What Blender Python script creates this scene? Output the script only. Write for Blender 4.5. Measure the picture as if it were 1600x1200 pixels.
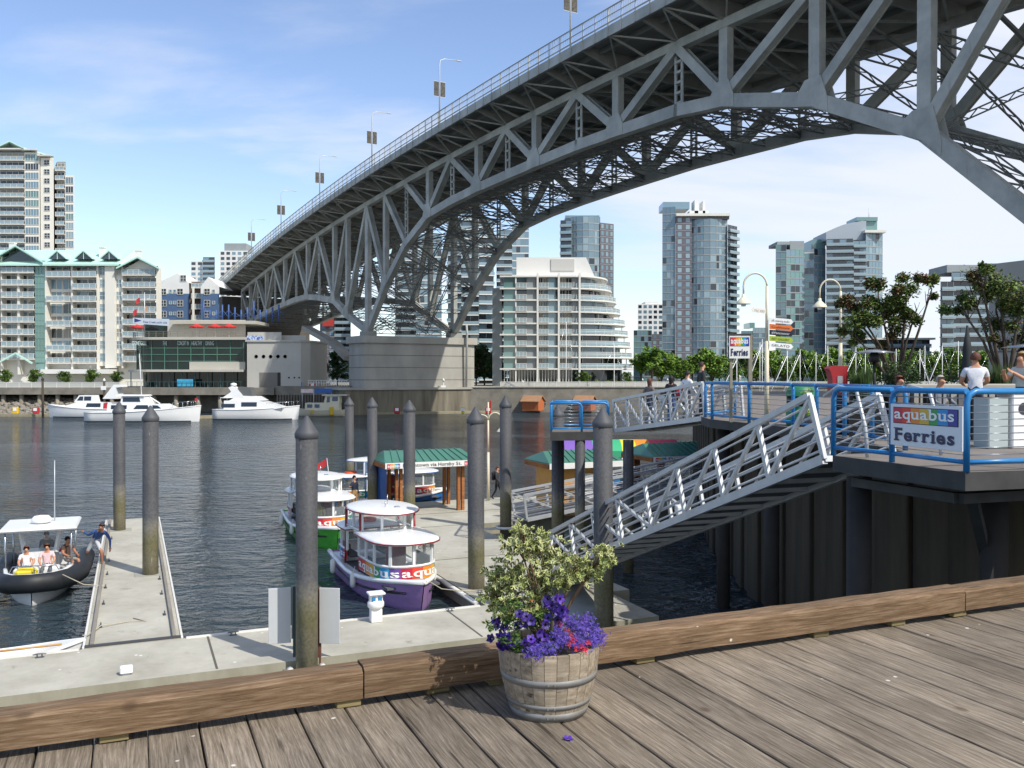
import bpy, bmesh, math, random
from mathutils import Vector, Matrix, noise as mnoise
random.seed(7)
R = math.radians
SC = bpy.context.scene
COL = SC.collection
for _o in list(bpy.data.objects): bpy.data.objects.remove(_o)

# ------------------------------------------------------------------ camera
FPX, CX, CY, HOR, CAMZ = 1385.0, 800.0, 600.0, 588.0, 7.0
PITCH = math.atan((CY - HOR) / FPX)
cam_d = bpy.data.cameras.new('camera'); cam = bpy.data.objects.new('camera', cam_d); COL.objects.link(cam)
cam.location = (0, 0, CAMZ); cam.rotation_euler = (math.pi/2 - PITCH, 0, 0)
cam_d.sensor_width = 36.0; cam_d.lens = FPX / 1600.0 * 36.0
cam_d.clip_start = 0.1; cam_d.clip_end = 9000
SC.camera = cam
SC.render.resolution_x, SC.render.resolution_y = 1024, 768

# ------------------------------------------------------------------ sky, sun, exposure
SUN_EL, SUN_AZ = R(48), R(130)      # azimuth clockwise from +Y
W = bpy.data.worlds.new('World'); SC.world = W; W.use_nodes = True
nt = W.node_tree; nt.nodes.clear()
wo = nt.nodes.new('ShaderNodeOutputWorld'); bg = nt.nodes.new('ShaderNodeBackground')
sky = nt.nodes.new('ShaderNodeTexSky'); sky.sky_type = 'NISHITA'; sky.sun_disc = False
sky.sun_elevation = SUN_EL; sky.sun_rotation = SUN_AZ
sky.air_density = 1.0; sky.dust_density = 0.2; sky.ozone_density = 2.6
bg.inputs['Strength'].default_value = 0.15
geo = nt.nodes.new('ShaderNodeTexCoord')
sep = nt.nodes.new('ShaderNodeSeparateXYZ'); nt.links.new(geo.outputs['Generated'], sep.inputs[0])
zc = nt.nodes.new('ShaderNodeMath'); zc.operation = 'MAXIMUM'; zc.inputs[1].default_value = 0.0; nt.links.new(sep.outputs['Z'], zc.inputs[0])
za = nt.nodes.new('ShaderNodeMath'); za.operation = 'ADD'; za.inputs[1].default_value = 0.22; nt.links.new(zc.outputs[0], za.inputs[0])
dv = nt.nodes.new('ShaderNodeVectorMath'); dv.operation = 'DIVIDE'
cmb = nt.nodes.new('ShaderNodeCombineXYZ')
for i in range(3): nt.links.new(za.outputs[0], cmb.inputs[i])
nt.links.new(geo.outputs['Generated'], dv.inputs[0]); nt.links.new(cmb.outputs[0], dv.inputs[1])
mp = nt.nodes.new('ShaderNodeMapping'); mp.inputs['Rotation'].default_value = (0, 0, R(25)); mp.inputs['Scale'].default_value = (0.55, 1.25, 0.0)
mp.inputs['Location'].default_value = (2.35, 0.4, 0)
nt.links.new(dv.outputs[0], mp.inputs[0])
n1 = nt.nodes.new('ShaderNodeTexNoise'); n1.inputs['Scale'].default_value = 1.5; n1.inputs['Detail'].default_value = 9; n1.inputs['Roughness'].default_value = 0.55; n1.inputs['Distortion'].default_value = 0.35
nt.links.new(mp.outputs[0], n1.inputs['Vector'])
n2 = nt.nodes.new('ShaderNodeTexNoise'); n2.inputs['Scale'].default_value = 0.45; n2.inputs['Detail'].default_value = 2
nt.links.new(mp.outputs[0], n2.inputs['Vector'])
ad = nt.nodes.new('ShaderNodeMath'); ad.operation = 'MULTIPLY_ADD'; ad.inputs[1].default_value = 0.9
nt.links.new(n2.outputs['Fac'], ad.inputs[0]); nt.links.new(n1.outputs['Fac'], ad.inputs[2])
cr = nt.nodes.new('ShaderNodeValToRGB'); cr.color_ramp.elements[0].position = 0.0; cr.color_ramp.elements[1].position = 1.0
cr.color_ramp.elements[0].color = (0, 0, 0, 1); cr.color_ramp.elements[1].color = (0.92, 0.92, 0.92, 1)
# a bank of thin cloud lies to the east (+X); the sky clears westward
bk = nt.nodes.new('ShaderNodeMath'); bk.operation = 'MULTIPLY_ADD'; bk.inputs[1].default_value = 0.5; nt.links.new(sep.outputs['X'], bk.inputs[0]); nt.links.new(ad.outputs[0], bk.inputs[2])
cm = nt.nodes.new('ShaderNodeMapRange'); cm.interpolation_type = 'SMOOTHSTEP'; cm.inputs['From Min'].default_value = 0.83; cm.inputs['From Max'].default_value = 1.16; nt.links.new(bk.outputs[0], cm.inputs[0])
hz = nt.nodes.new('ShaderNodeMath'); hz.operation = 'MULTIPLY'; hz.inputs[1].default_value = -9.0; nt.links.new(zc.outputs[0], hz.inputs[0])
he = nt.nodes.new('ShaderNodeMath'); he.operation = 'EXPONENT'; nt.links.new(hz.outputs[0], he.inputs[0])
hm = nt.nodes.new('ShaderNodeMath'); hm.operation = 'MULTIPLY'; hm.inputs[1].default_value = 0.6; nt.links.new(he.outputs[0], hm.inputs[0])
mxx = nt.nodes.new('ShaderNodeMath'); mxx.operation = 'MAXIMUM'; nt.links.new(cm.outputs[0], mxx.inputs[0]); nt.links.new(hm.outputs[0], mxx.inputs[1])
nt.links.new(mxx.outputs[0], cr.inputs[0])
mix = nt.nodes.new('ShaderNodeMixRGB'); mix.inputs[2].default_value = (3.5, 3.65, 4.0, 1)
hsv = nt.nodes.new('ShaderNodeHueSaturation'); hsv.inputs['Saturation'].default_value = 1.0; hsv.inputs['Value'].default_value = 0.80; hsv.inputs['Hue'].default_value = 0.506
nt.links.new(sky.outputs[0], hsv.inputs['Color'])
nt.links.new(cr.outputs[0], mix.inputs[0]); nt.links.new(hsv.outputs[0], mix.inputs[1])
nt.links.new(mix.outputs[0], bg.inputs['Color']); nt.links.new(bg.outputs[0], wo.inputs[0])
sun_d = bpy.data.lights.new('sun', 'SUN'); sun_d.energy = 2.7; sun_d.angle = R(0.53); sun_d.color = (1, 0.95, 0.87)
sun = bpy.data.objects.new('sun', sun_d); COL.objects.link(sun)
SUNV = Vector((math.sin(SUN_AZ)*math.cos(SUN_EL), math.cos(SUN_AZ)*math.cos(SUN_EL), math.sin(SUN_EL)))
sun.rotation_euler = SUNV.to_track_quat('Z', 'Y').to_euler(); sun.location = (30, -30, 60)
vs = SC.view_settings; vs.view_transform = 'Standard'; vs.look = 'None'; vs.exposure = 0.78; vs.gamma = 1.0; vs.use_curve_mapping = False

# ------------------------------------------------------------------ helpers
def ray(x, y):
    u = (x - CX)/FPX; v = (CY - y)/FPX
    return Vector((u, math.cos(PITCH) + v*math.sin(PITCH), -math.sin(PITCH) + v*math.cos(PITCH)))
def G(x, y, z):                     # ground point of height z under a picture point
    r = ray(x, y); t = (z - CAMZ)/r.z; return Vector((r.x*t, r.y*t, z))
def P(x, y, Y):                     # point at depth Y
    r = ray(x, y); t = Y/r.y; return Vector((r.x*t, Y, CAMZ + r.z*t))
def V(*a): return Vector(a)
E1 = Vector((0.919, 0.394, 0)).normalized(); E2 = Vector((-E1.y, E1.x, 0)); UP = Vector((0, 0, 1))

def srgb(h):
    h = h.lstrip('#'); c = [int(h[i:i+2], 16)/255 for i in (0, 2, 4)]
    return tuple(x/12.92 if x <= 0.04045 else ((x+0.055)/1.055)**2.4 for x in c)
MATS = {}
def M(name, col, rough=0.6, metal=0.0, ns=0, na=0.2, bump=0, bs=None, rand=0.0, spec=0.5, stretch=(1, 1, 1), col2=None, n2=0.5, alpha=1, trans=0, coord='Object', emit=0):
    if name in MATS: return MATS[name]
    m = bpy.data.materials.new(name); m.use_nodes = True; t = m.node_tree; N = t.nodes; L = t.links
    b = N['Principled BSDF']; c = srgb(col) if isinstance(col, str) else col
    b.inputs['Base Color'].default_value = (*c, 1); b.inputs['Roughness'].default_value = rough; b.inputs['Metallic'].default_value = metal
    b.inputs['Specular IOR Level'].default_value = spec
    if trans: b.inputs['Transmission Weight'].default_value = trans
    if alpha < 1: b.inputs['Alpha'].default_value = alpha
    src = None
    if ns or bump:
        tc = N.new('ShaderNodeTexCoord'); mp = N.new('ShaderNodeMapping'); mp.inputs['Scale'].default_value = stretch
        L.new(tc.outputs[coord], mp.inputs[0])
    if ns:
        nz = N.new('ShaderNodeTexNoise'); nz.inputs['Scale'].default_value = ns; nz.inputs['Detail'].default_value = 6; nz.inputs['Roughness'].default_value = 0.6
        L.new(mp.outputs[0], nz.inputs['Vector'])
        rp = N.new('ShaderNodeValToRGB'); rp.color_ramp.elements[0].position = 0.5-n2*0.45; rp.color_ramp.elements[1].position = 0.5+n2*0.45
        c2 = srgb(col2) if isinstance(col2, str) else (col2 or tuple(min(1, x*(1+na)) for x in c))
        c1 = c if col2 else tuple(x*(1-na) for x in c)
        rp.color_ramp.elements[0].color = (*c1, 1); rp.color_ramp.elements[1].color = (*c2, 1)
        L.new(nz.outputs['Fac'], rp.inputs[0]); src = rp.outputs[0]
    if rand:
        oi = N.new('ShaderNodeObjectInfo'); hs = N.new('ShaderNodeHueSaturation')
        mr = N.new('ShaderNodeMapRange'); mr.inputs['To Min'].default_value = 1-rand; mr.inputs['To Max'].default_value = 1+rand
        L.new(oi.outputs['Random'], mr.inputs[0]); L.new(mr.outputs[0], hs.inputs['Value'])
        if src: L.new(src, hs.inputs['Color'])
        else: hs.inputs['Color'].default_value = (*c, 1)
        src = hs.outputs[0]
    if src: L.new(src, b.inputs['Base Color'])
    if bump:
        nb = N.new('ShaderNodeTexNoise'); nb.inputs['Scale'].default_value = bs or ns*3; nb.inputs['Detail'].default_value = 5
        L.new(mp.outputs[0], nb.inputs['Vector'])
        bp = N.new('ShaderNodeBump'); bp.inputs['Strength'].default_value = bump; bp.inputs['Distance'].default_value = 0.02
        L.new(nb.outputs['Fac'], bp.inputs['Height']); L.new(bp.outputs[0], b.inputs['Normal'])
    MATS[name] = m; return m

class MB:
    """collects faces with materials; build() links them as one mesh object"""
    def __init__(s): s.v = []; s.f = []; s.m = []; s.mats = []; s.sm = []
    def mi(s, mat):
        if mat is None: return 0
        if mat not in s.mats: s.mats.append(mat)
        return s.mats.index(mat)
    def face(s, pts, mat=None, smooth=False):
        i = len(s.v); s.v += [tuple(p) for p in pts]; s.f.append(tuple(range(i, i+len(pts)))); s.m.append(s.mi(mat)); s.sm.append(smooth)
    def mesh(s, verts, faces, mat=None, smooth=False):
        i = len(s.v); s.v += [tuple(p) for p in verts]; k = s.mi(mat)
        for f in faces: s.f.append(tuple(i+j for j in f)); s.m.append(k); s.sm.append(smooth)
        return s
    def box(s, c, size, mat=None, rz=0, rot=None, bev=0):
        hx, hy, hz = size[0]/2, size[1]/2, size[2]/2
        m = rot if rot is not None else Matrix.Rotation(rz, 3, 'Z'); c = Vector(c)
        if bev:
            b = bev; vs = []; fs = []
            for sx in (-1, 1):
                for sy in (-1, 1):
                    for sz in (-1, 1):
                        for k in range(3):
                            p = [sx*(hx-b), sy*(hy-b), sz*(hz-b)]; h = (hx, hy, hz); p[k] = (sx, sy, sz)[k]*h[k]
                            vs.append(c + m @ Vector(p))
            def idx(sx, sy, sz, k): return (((sx > 0)*2+(sy > 0))*2+(sz > 0))*3+k
            for k in range(3):
                for sg in (-1, 1):
                    a, b2 = [(1, 2), (0, 2), (0, 1)][k]; q = []
                    for (u, w) in ((-1, -1), (1, -1), (1, 1), (-1, 1)):
                        sgn = [0, 0, 0]; sgn[k] = sg; sgn[a] = u; sgn[b2] = w; q.append(idx(*sgn, k))
                    fs.append(q)
            for k in range(3):
                a, b2 = [(1, 2), (0, 2), (0, 1)][k]
                for u in (-1, 1):
                    for w in (-1, 1):
                        s0 = [0, 0, 0]; s0[a] = u; s0[b2] = w; s0[k] = -1; s1 = list(s0); s1[k] = 1
                        fs.append([idx(*s0, a), idx(*s1, a), idx(*s1, b2), idx(*s0, b2)])
            for sx in (-1, 1):
                for sy in (-1, 1):
                    for sz in (-1, 1): fs.append([idx(sx, sy, sz, k) for k in range(3)])
            s.mesh(vs, fs, mat); return s
        vs = [c + m @ Vector((x, y, z)) for x in (-hx, hx) for y in (-hy, hy) for z in (-hz, hz)]
        s.mesh(vs, [(0, 1, 3, 2), (4, 6, 7, 5), (0, 4, 5, 1), (2, 3, 7, 6), (0, 2, 6, 4), (1, 5, 7, 3)], mat); return s
    def bar(s, a, b, w, h, mat=None, up=None, ext=0):
        a = Vector(a); b = Vector(b); d = b-a; l = d.length
        if l < 1e-6: return s
        x = d/l; u = Vector(up) if up else Vector((0, 0, 1))
        if abs(x.dot(u)) > 0.99: u = Vector((0, 1, 0)) if not up else Vector((1, 0, 0))
        y = u.cross(x).normalized(); z = x.cross(y)
        m = Matrix((x, y, z)).transposed(); s.box((a+b)/2, (l+ext, w, h), mat, rot=m); return s
    def tube(s, pts, r, n=10, mat=None, cap=True, smooth=True, closed=False):
        pts = [Vector(p) for p in pts]; k = len(pts); rs = r if isinstance(r, (list, tuple)) else [r]*k
        vs = []; fs = []; prev = None
        for i, p in enumerate(pts):
            if closed: t = pts[(i+1) % k]-pts[i-1]
            else: t = (pts[min(i+1, k-1)]-pts[max(i-1, 0)])
            t = t.normalized() if t.length > 1e-9 else Vector((0, 0, 1))
            if prev is None:
                u = Vector((0, 0, 1)) if abs(t.z) < 0.95 else Vector((1, 0, 0))
                y = u.cross(t).normalized()
            else:
                y = (prev - t*prev.dot(t)); y = y.normalized() if y.length > 1e-6 else prev
            prev = y; z = t.cross(y)
            for j in range(n):
                a = 2*math.pi*j/n; vs.append(p + (y*math.cos(a)+z*math.sin(a))*rs[i])
        m = k if closed else k-1
        for i in range(m):
            for j in range(n):
                a = i*n+j; b = i*n+(j+1) % n; c = ((i+1) % k)*n+(j+1) % n; d = ((i+1) % k)*n+j
                fs.append((a, b, c, d))
        s.mesh(vs, fs, mat, smooth)
        if cap and not closed:
            s.mesh(vs[:n], [tuple(range(n-1, -1, -1))], mat); s.mesh(vs[-n:], [tuple(range(n))], mat)
        return s
    def lathe(s, prof, c=(0, 0, 0), n=24, mat=None, smooth=True, cap=True):
        c = Vector(c); vs = []; fs = []
        for (r, z) in prof:
            for j in range(n):
                a = 2*math.pi*j/n; vs.append(c+Vector((r*math.cos(a), r*math.sin(a), z)))
        for i in range(len(prof)-1):
            for j in range(n): fs.append((i*n+j, i*n+(j+1) % n, (i+1)*n+(j+1) % n, (i+1)*n+j))
        s.mesh(vs, fs, mat, smooth)
        if cap:
            s.mesh(vs[:n], [tuple(range(n-1, -1, -1))], mat); s.mesh(vs[-n:], [tuple(range(n))], mat)
        return s
    def prism(s, poly, z0, z1, mat=None, side=None, top=True, bottom=True):
        n = len(poly); lo = [Vector((p[0], p[1], z0)) for p in poly]; hi = [Vector((p[0], p[1], z1)) for p in poly]
        if top: s.face(hi, mat)
        if bottom: s.face(lo[::-1], mat)
        for i in range(n): s.face([lo[i], lo[(i+1) % n], hi[(i+1) % n], hi[i]], side or mat)
        return s
    def loft(s, rings, mat=None, smooth=True, closed=False, capa=False, capb=False):
        n = len(rings[0]); vs = [p for r in rings for p in r]; fs = []
        for i in range(len(rings)-1):
            for j in range(n if closed else n-1): fs.append((i*n+j, i*n+(j+1) % n, (i+1)*n+(j+1) % n, (i+1)*n+j))
        s.mesh(vs, fs, mat, smooth)
        if capa: s.face(rings[0][::-1], mat)
        if capb: s.face(rings[-1], mat)
        return s
    def data(s, name):
        me = bpy.data.meshes.new(name); me.from_pydata(s.v, [], s.f)
        for m in s.mats: me.materials.append(m)
        if s.f:
            me.polygons.foreach_set('material_index', s.m); me.polygons.foreach_set('use_smooth', s.sm)
        me.update(); return me
    def build(s, name, mat=None, parent=None, loc=None, rot=None, fix=True):
        if mat is not None and not s.mats: s.mats = [mat]
        me = s.data(name)
        if fix:
            bm = bmesh.new(); bm.from_mesh(me); bmesh.ops.remove_doubles(bm, verts=bm.verts, dist=1e-5)
            bmesh.ops.recalc_face_normals(bm, faces=bm.faces); bm.to_mesh(me); bm.free()
        return link(name, me, parent, loc, rot)
def link(name, data, parent=None, loc=None, rot=None):
    o = bpy.data.objects.new(name, data); COL.objects.link(o)
    if parent is not None: o.parent = parent
    if loc is not None: o.location = loc
    if rot is not None: o.rotation_euler = rot
    return o
def tag(o, label=None, cat=None, group=None, kind=None):
    if label: o['label'] = label
    if cat: o['category'] = cat
    if group: o['group'] = group
    if kind: o['kind'] = kind
    return o
def thing(name, label, cat, loc=(0, 0, 0), rz=0, group=None):
    o = link(name, None); o.location = loc; o.rotation_euler = (0, 0, rz); return tag(o, label, cat, group)
def children(o): return [c for c in bpy.data.objects if c.parent == o]
def copy_tree(o, parent=None, kids=None):
    if kids is None:
        kids = {}
        for c in bpy.data.objects:
            if c.parent: kids.setdefault(c.parent.name, []).append(c)
    c = o.copy(); COL.objects.link(c); c.parent = parent
    for ch in kids.get(o.name, []): copy_tree(ch, c, kids)
    return c
def part(name, mb, mat=None, parent=None, kind=None, **k):
    o = mb.build(name, mat, parent, **k)
    if kind: o['kind'] = kind
    return o
_txt = {}
def text_mesh(txt, size, bold=0.0, ext=0.0, shear=0, space=1.0):
    """lettering as mesh data in the XY plane: (verts, faces, width)"""
    key = (txt, size, bold, ext, shear, space)
    if key in _txt: return _txt[key]
    cu = bpy.data.curves.new('lettering', 'FONT'); cu.body = txt; cu.size = size; cu.offset = bold; cu.extrude = ext; cu.shear = shear
    cu.space_character = space; cu.resolution_u = 3
    ob = bpy.data.objects.new('lettering', cu); me = bpy.data.meshes.new_from_object(ob)
    vs = [v.co.copy() for v in me.vertices]; fs = [tuple(p.vertices) for p in me.polygons]
    bpy.data.objects.remove(ob); bpy.data.curves.remove(cu); bpy.data.meshes.remove(me)
    _txt[key] = (vs, fs, max((v.x for v in vs), default=0)); return _txt[key]
SERIF = {'a': ['br'], 'q': ['dr', 'tr'], 'u': ['tl', 'tm', 'br'], 'b': ['al'], 'F': ['bl', 'cl'], 'r': ['bl', 'tl'], 'i': ['bl', 'tl'], 'D': ['bl', 'cl'], 'L': ['cl'], 'd': ['br'], 'n': ['bl', 'br', 'tl'], 'm': ['bl', 'br', 'tl']}
def slab_mesh(txt, size, bold=0.0):
    """heavy lettering with slab serifs, laid letter by letter"""
    key = ('slab', txt, size, bold)
    if key in _txt: return _txt[key]
    vs, fs, x = [], [], 0.0; sw = size*0.115+bold*2; t = size*0.055; e = size*0.065
    xh = max(v.y for v in text_mesh('u', size, bold)[0])
    for ch in txt:
        g, f, w = text_mesh(ch, size, bold)
        if not g: x += size*0.28; continue
        x0, x1 = min(v.x for v in g), max(v.x for v in g); y0, y1 = min(v.y for v in g), max(v.y for v in g); i = len(vs)
        vs += [Vector((v.x-x0+x, v.y, v.z)) for v in g]; fs += [tuple(j+i for j in q) for q in f]; W = x1-x0
        def rect(a, b, c, d):
            k = len(vs); vs.extend([Vector((x+a, c, 0.0006)), Vector((x+b, c, 0.0006)), Vector((x+b, d, 0.0006)), Vector((x+a, d, 0.0006))]); fs.append((k, k+1, k+2, k+3))
        for s in SERIF.get(ch, []):
            if s == 'bl': rect(-e, sw+e, 0, t)
            if s == 'br': rect(W-sw-e*0.2, W+e, 0, t)
            if s == 'tl': rect(-e, sw*0.5, xh-t, xh)
            if s == 'tr': rect(W-sw*0.5, W+e, xh-t, xh)
            if s == 'tm': rect(W-sw-e, W-sw*0.5, xh-t, xh)
            if s == 'al': rect(-e, sw*0.5, y1-t, y1)
            if s == 'cl': rect(-e, sw*0.5, y1-t, y1); rect(-e, sw+e, y0, y0+t)
            if s == 'dr': rect(W-sw-e, W+e, y0, y0+t)
        x += W+size*0.09
    _txt[key] = (vs, fs, x-size*0.09); return _txt[key]
def put_text(txt, size, origin, xdir, mat, parent=None, name='lettering', width=None, up=UP, bold=0.0, ext=0.004, shear=0, space=1.0, center=False, slab=False):
    vs, fs, w = slab_mesh(txt, size, bold) if slab else text_mesh(txt, size, bold, ext, shear=shear, space=space)
    k = (width/w) if width else 1.0
    x = Vector(xdir).normalized(); u = Vector(up).normalized(); n = x.cross(u); o = Vector(origin)
    if center: o = o - x*(w*k/2)
    b = MB(); b.mesh([o + x*(v.x*k) + u*v.y + n*v.z for v in vs], fs, mat)
    return b.build(name, None, parent, fix=False)
RAINBOW = ['d0223c', 'e2503a', 'e8962c', '4f9a4a', '2c9ccf', '5a4596', '7d3f86']
WHITE = M('white_paint', 'e9eaea', 0.35, ns=3, na=0.04)
# ------------------------------------------------------------------ setting: water, far land, boardwalk, docks, quays
DK = Vector((-0.82, 25.30, 0))                     # corner of the ferry float
def D(a, b, z=0.0): v = DK + E1*a + E2*b; return Vector((v.x, v.y, z))
DROT = math.atan2(E1.y, E1.x)
DZ = 0.5                                            # float deck height
BZ = 5.1                                            # boardwalk height
TZ = 5.73                                           # terrace height
LZ = 4.85                                           # far shore height

def water_mat():
    m = bpy.data.materials.new('harbour_water'); m.use_nodes = True; t = m.node_tree; N = t.nodes; L = t.links
    b = N['Principled BSDF']; b.inputs['Base Color'].default_value = (0.028, 0.044, 0.053, 1); b.inputs['Roughness'].default_value = 0.07
    b.inputs['IOR'].default_value = 1.333
    tc = N.new('ShaderNodeTexCoord')
    hs = []
    for sc, st, ro in ((0.5, (1.0, 1.8, 1), 22), (1.5, (1.0, 1.6, 1), -16), (5.0, (1, 1.3, 1), 35)):
        mp = N.new('ShaderNodeMapping'); mp.inputs['Scale'].default_value = st; mp.inputs['Rotation'].default_value = (0, 0, R(ro))
        nz = N.new('ShaderNodeTexNoise'); nz.inputs['Scale'].default_value = sc; nz.inputs['Detail'].default_value = 3; nz.inputs['Roughness'].default_value = 0.55; nz.inputs['Distortion'].default_value = 0.6
        L.new(tc.outputs['Object'], mp.inputs[0]); L.new(mp.outputs[0], nz.inputs['Vector']); hs.append(nz.outputs['Fac'])
    a1 = N.new('ShaderNodeMath'); a1.operation = 'MULTIPLY_ADD'; a1.inputs[1].default_value = 0.5
    L.new(hs[1], a1.inputs[0]); L.new(hs[0], a1.inputs[2])
    a2 = N.new('ShaderNodeMath'); a2.operation = 'MULTIPLY_ADD'; a2.inputs[1].default_value = 0.13
    L.new(hs[2], a2.inputs[0]); L.new(a1.outputs[0], a2.inputs[2])
    # calm and ruffled patches
    pz = N.new('ShaderNodeTexNoise'); pz.inputs['Scale'].default_value = 0.05; pz.inputs['Detail'].default_value = 3
    mp = N.new('ShaderNodeMapping'); mp.inputs['Scale'].default_value = (0.6, 1.6, 1); L.new(tc.outputs['Object'], mp.inputs[0]); L.new(mp.outputs[0], pz.inputs['Vector'])
    pr = N.new('ShaderNodeMapRange'); pr.inputs['From Min'].default_value = 0.35; pr.inputs['From Max'].default_value = 0.65; pr.inputs['To Min'].default_value = 0.22; pr.inputs['To Max'].default_value = 1.0
    L.new(pz.outputs['Fac'], pr.inputs[0])
    bp = N.new('ShaderNodeBump'); bp.inputs['Distance'].default_value = 1.8
    L.new(pr.outputs[0], bp.inputs['Strength']); L.new(a2.outputs[0], bp.inputs['Height']); L.new(bp.outputs[0], b.inputs['Normal'])
    return m
b = MB(); b.face([(-900, -60, 0), (900, -60, 0), (900, 176, 0), (-900, 176, 0)])
tag(b.build('water', water_mat()), kind='structure')

def float_mat():
    m = bpy.data.materials.new('float_concrete'); m.use_nodes = True; t = m.node_tree; N = t.nodes; L = t.links; b = N['Principled BSDF']; b.inputs['Roughness'].default_value = 0.88; b.inputs['Specular IOR Level'].default_value = 0.25
    tc = N.new('ShaderNodeTexCoord')
    def noi(sc, det=5, ro=0.6): n = N.new('ShaderNodeTexNoise'); n.inputs['Scale'].default_value = sc; n.inputs['Detail'].default_value = det; n.inputs['Roughness'].default_value = ro; L.new(tc.outputs['Object'], n.inputs['Vector']); return n.outputs['Fac']
    rp = N.new('ShaderNodeValToRGB'); e = rp.color_ramp.elements; e[0].position = 0.3; e[0].color = (*srgb('9b978a'), 1); e[1].position = 0.66; e[1].color = (*srgb('bab7aa'), 1); L.new(noi(0.55, 8, 0.7), rp.inputs[0])
    st = N.new('ShaderNodeMapRange'); st.inputs['From Min'].default_value = 0.60; st.inputs['From Max'].default_value = 0.72; st.inputs['To Max'].default_value = 0.65; L.new(noi(1.7, 6, 0.75), st.inputs[0])
    m1 = N.new('ShaderNodeMixRGB'); m1.inputs[2].default_value = (*srgb('6b675a'), 1); L.new(st.outputs[0], m1.inputs[0]); L.new(rp.outputs[0], m1.inputs[1])
    vo = N.new('ShaderNodeTexVoronoi'); vo.inputs['Scale'].default_value = 1.5; L.new(tc.outputs['Object'], vo.inputs['Vector']); ad = N.new('ShaderNodeMath'); ad.operation = 'MULTIPLY_ADD'; ad.inputs[1].default_value = 0.12; L.new(noi(14), ad.inputs[0]); L.new(vo.outputs['Distance'], ad.inputs[2])
    dr = N.new('ShaderNodeMapRange'); dr.inputs['From Min'].default_value = 0.125; dr.inputs['From Max'].default_value = 0.10; L.new(ad.outputs[0], dr.inputs[0]); m2 = N.new('ShaderNodeMixRGB'); m2.inputs[2].default_value = (0.7, 0.69, 0.65, 1); L.new(dr.outputs[0], m2.inputs[0]); L.new(m1.outputs[0], m2.inputs[1]); L.new(m2.outputs[0], b.inputs['Base Color'])
    bp = N.new('ShaderNodeBump'); bp.inputs['Strength'].default_value = 0.25; bp.inputs['Distance'].default_value = 0.01; L.new(noi(40), bp.inputs['Height']); L.new(bp.outputs[0], b.inputs['Normal']); return m
CONC = float_mat()
CONCS = M('float_side_concrete', '8c8874', 0.9, ns=2.2, col2='a19d8b', na=0.2, bump=0.4, bs=9, stretch=(1, 1, 0.4))
QUAYC = M('quay_concrete', '7e7a70', 0.9, ns=0.6, na=0.28, bump=0.3, bs=4)
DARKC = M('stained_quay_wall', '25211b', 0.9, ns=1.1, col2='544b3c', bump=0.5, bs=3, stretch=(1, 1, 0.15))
LAND = M('far_pavement', '8d8a80', 0.9, ns=0.2, na=0.15)
RIPM = M('riprap_rock', '8b857a', 0.9, ns=2, na=0.25, rand=0.25, bump=0.5)
# far land sheet
b = MB(); b.face([(-2500, 172, LZ), (2500, 172, LZ), (2500, 5000, LZ), (-2500, 5000, LZ)])
tag(b.build('ground', LAND), kind='structure')
b = MB(); b.prism([(-900, 172.2), (900, 172.2), (900, 175), (-900, 175)], -1, LZ-0.02); tag(b.build('shoreline', QUAYC), kind='structure')

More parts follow.
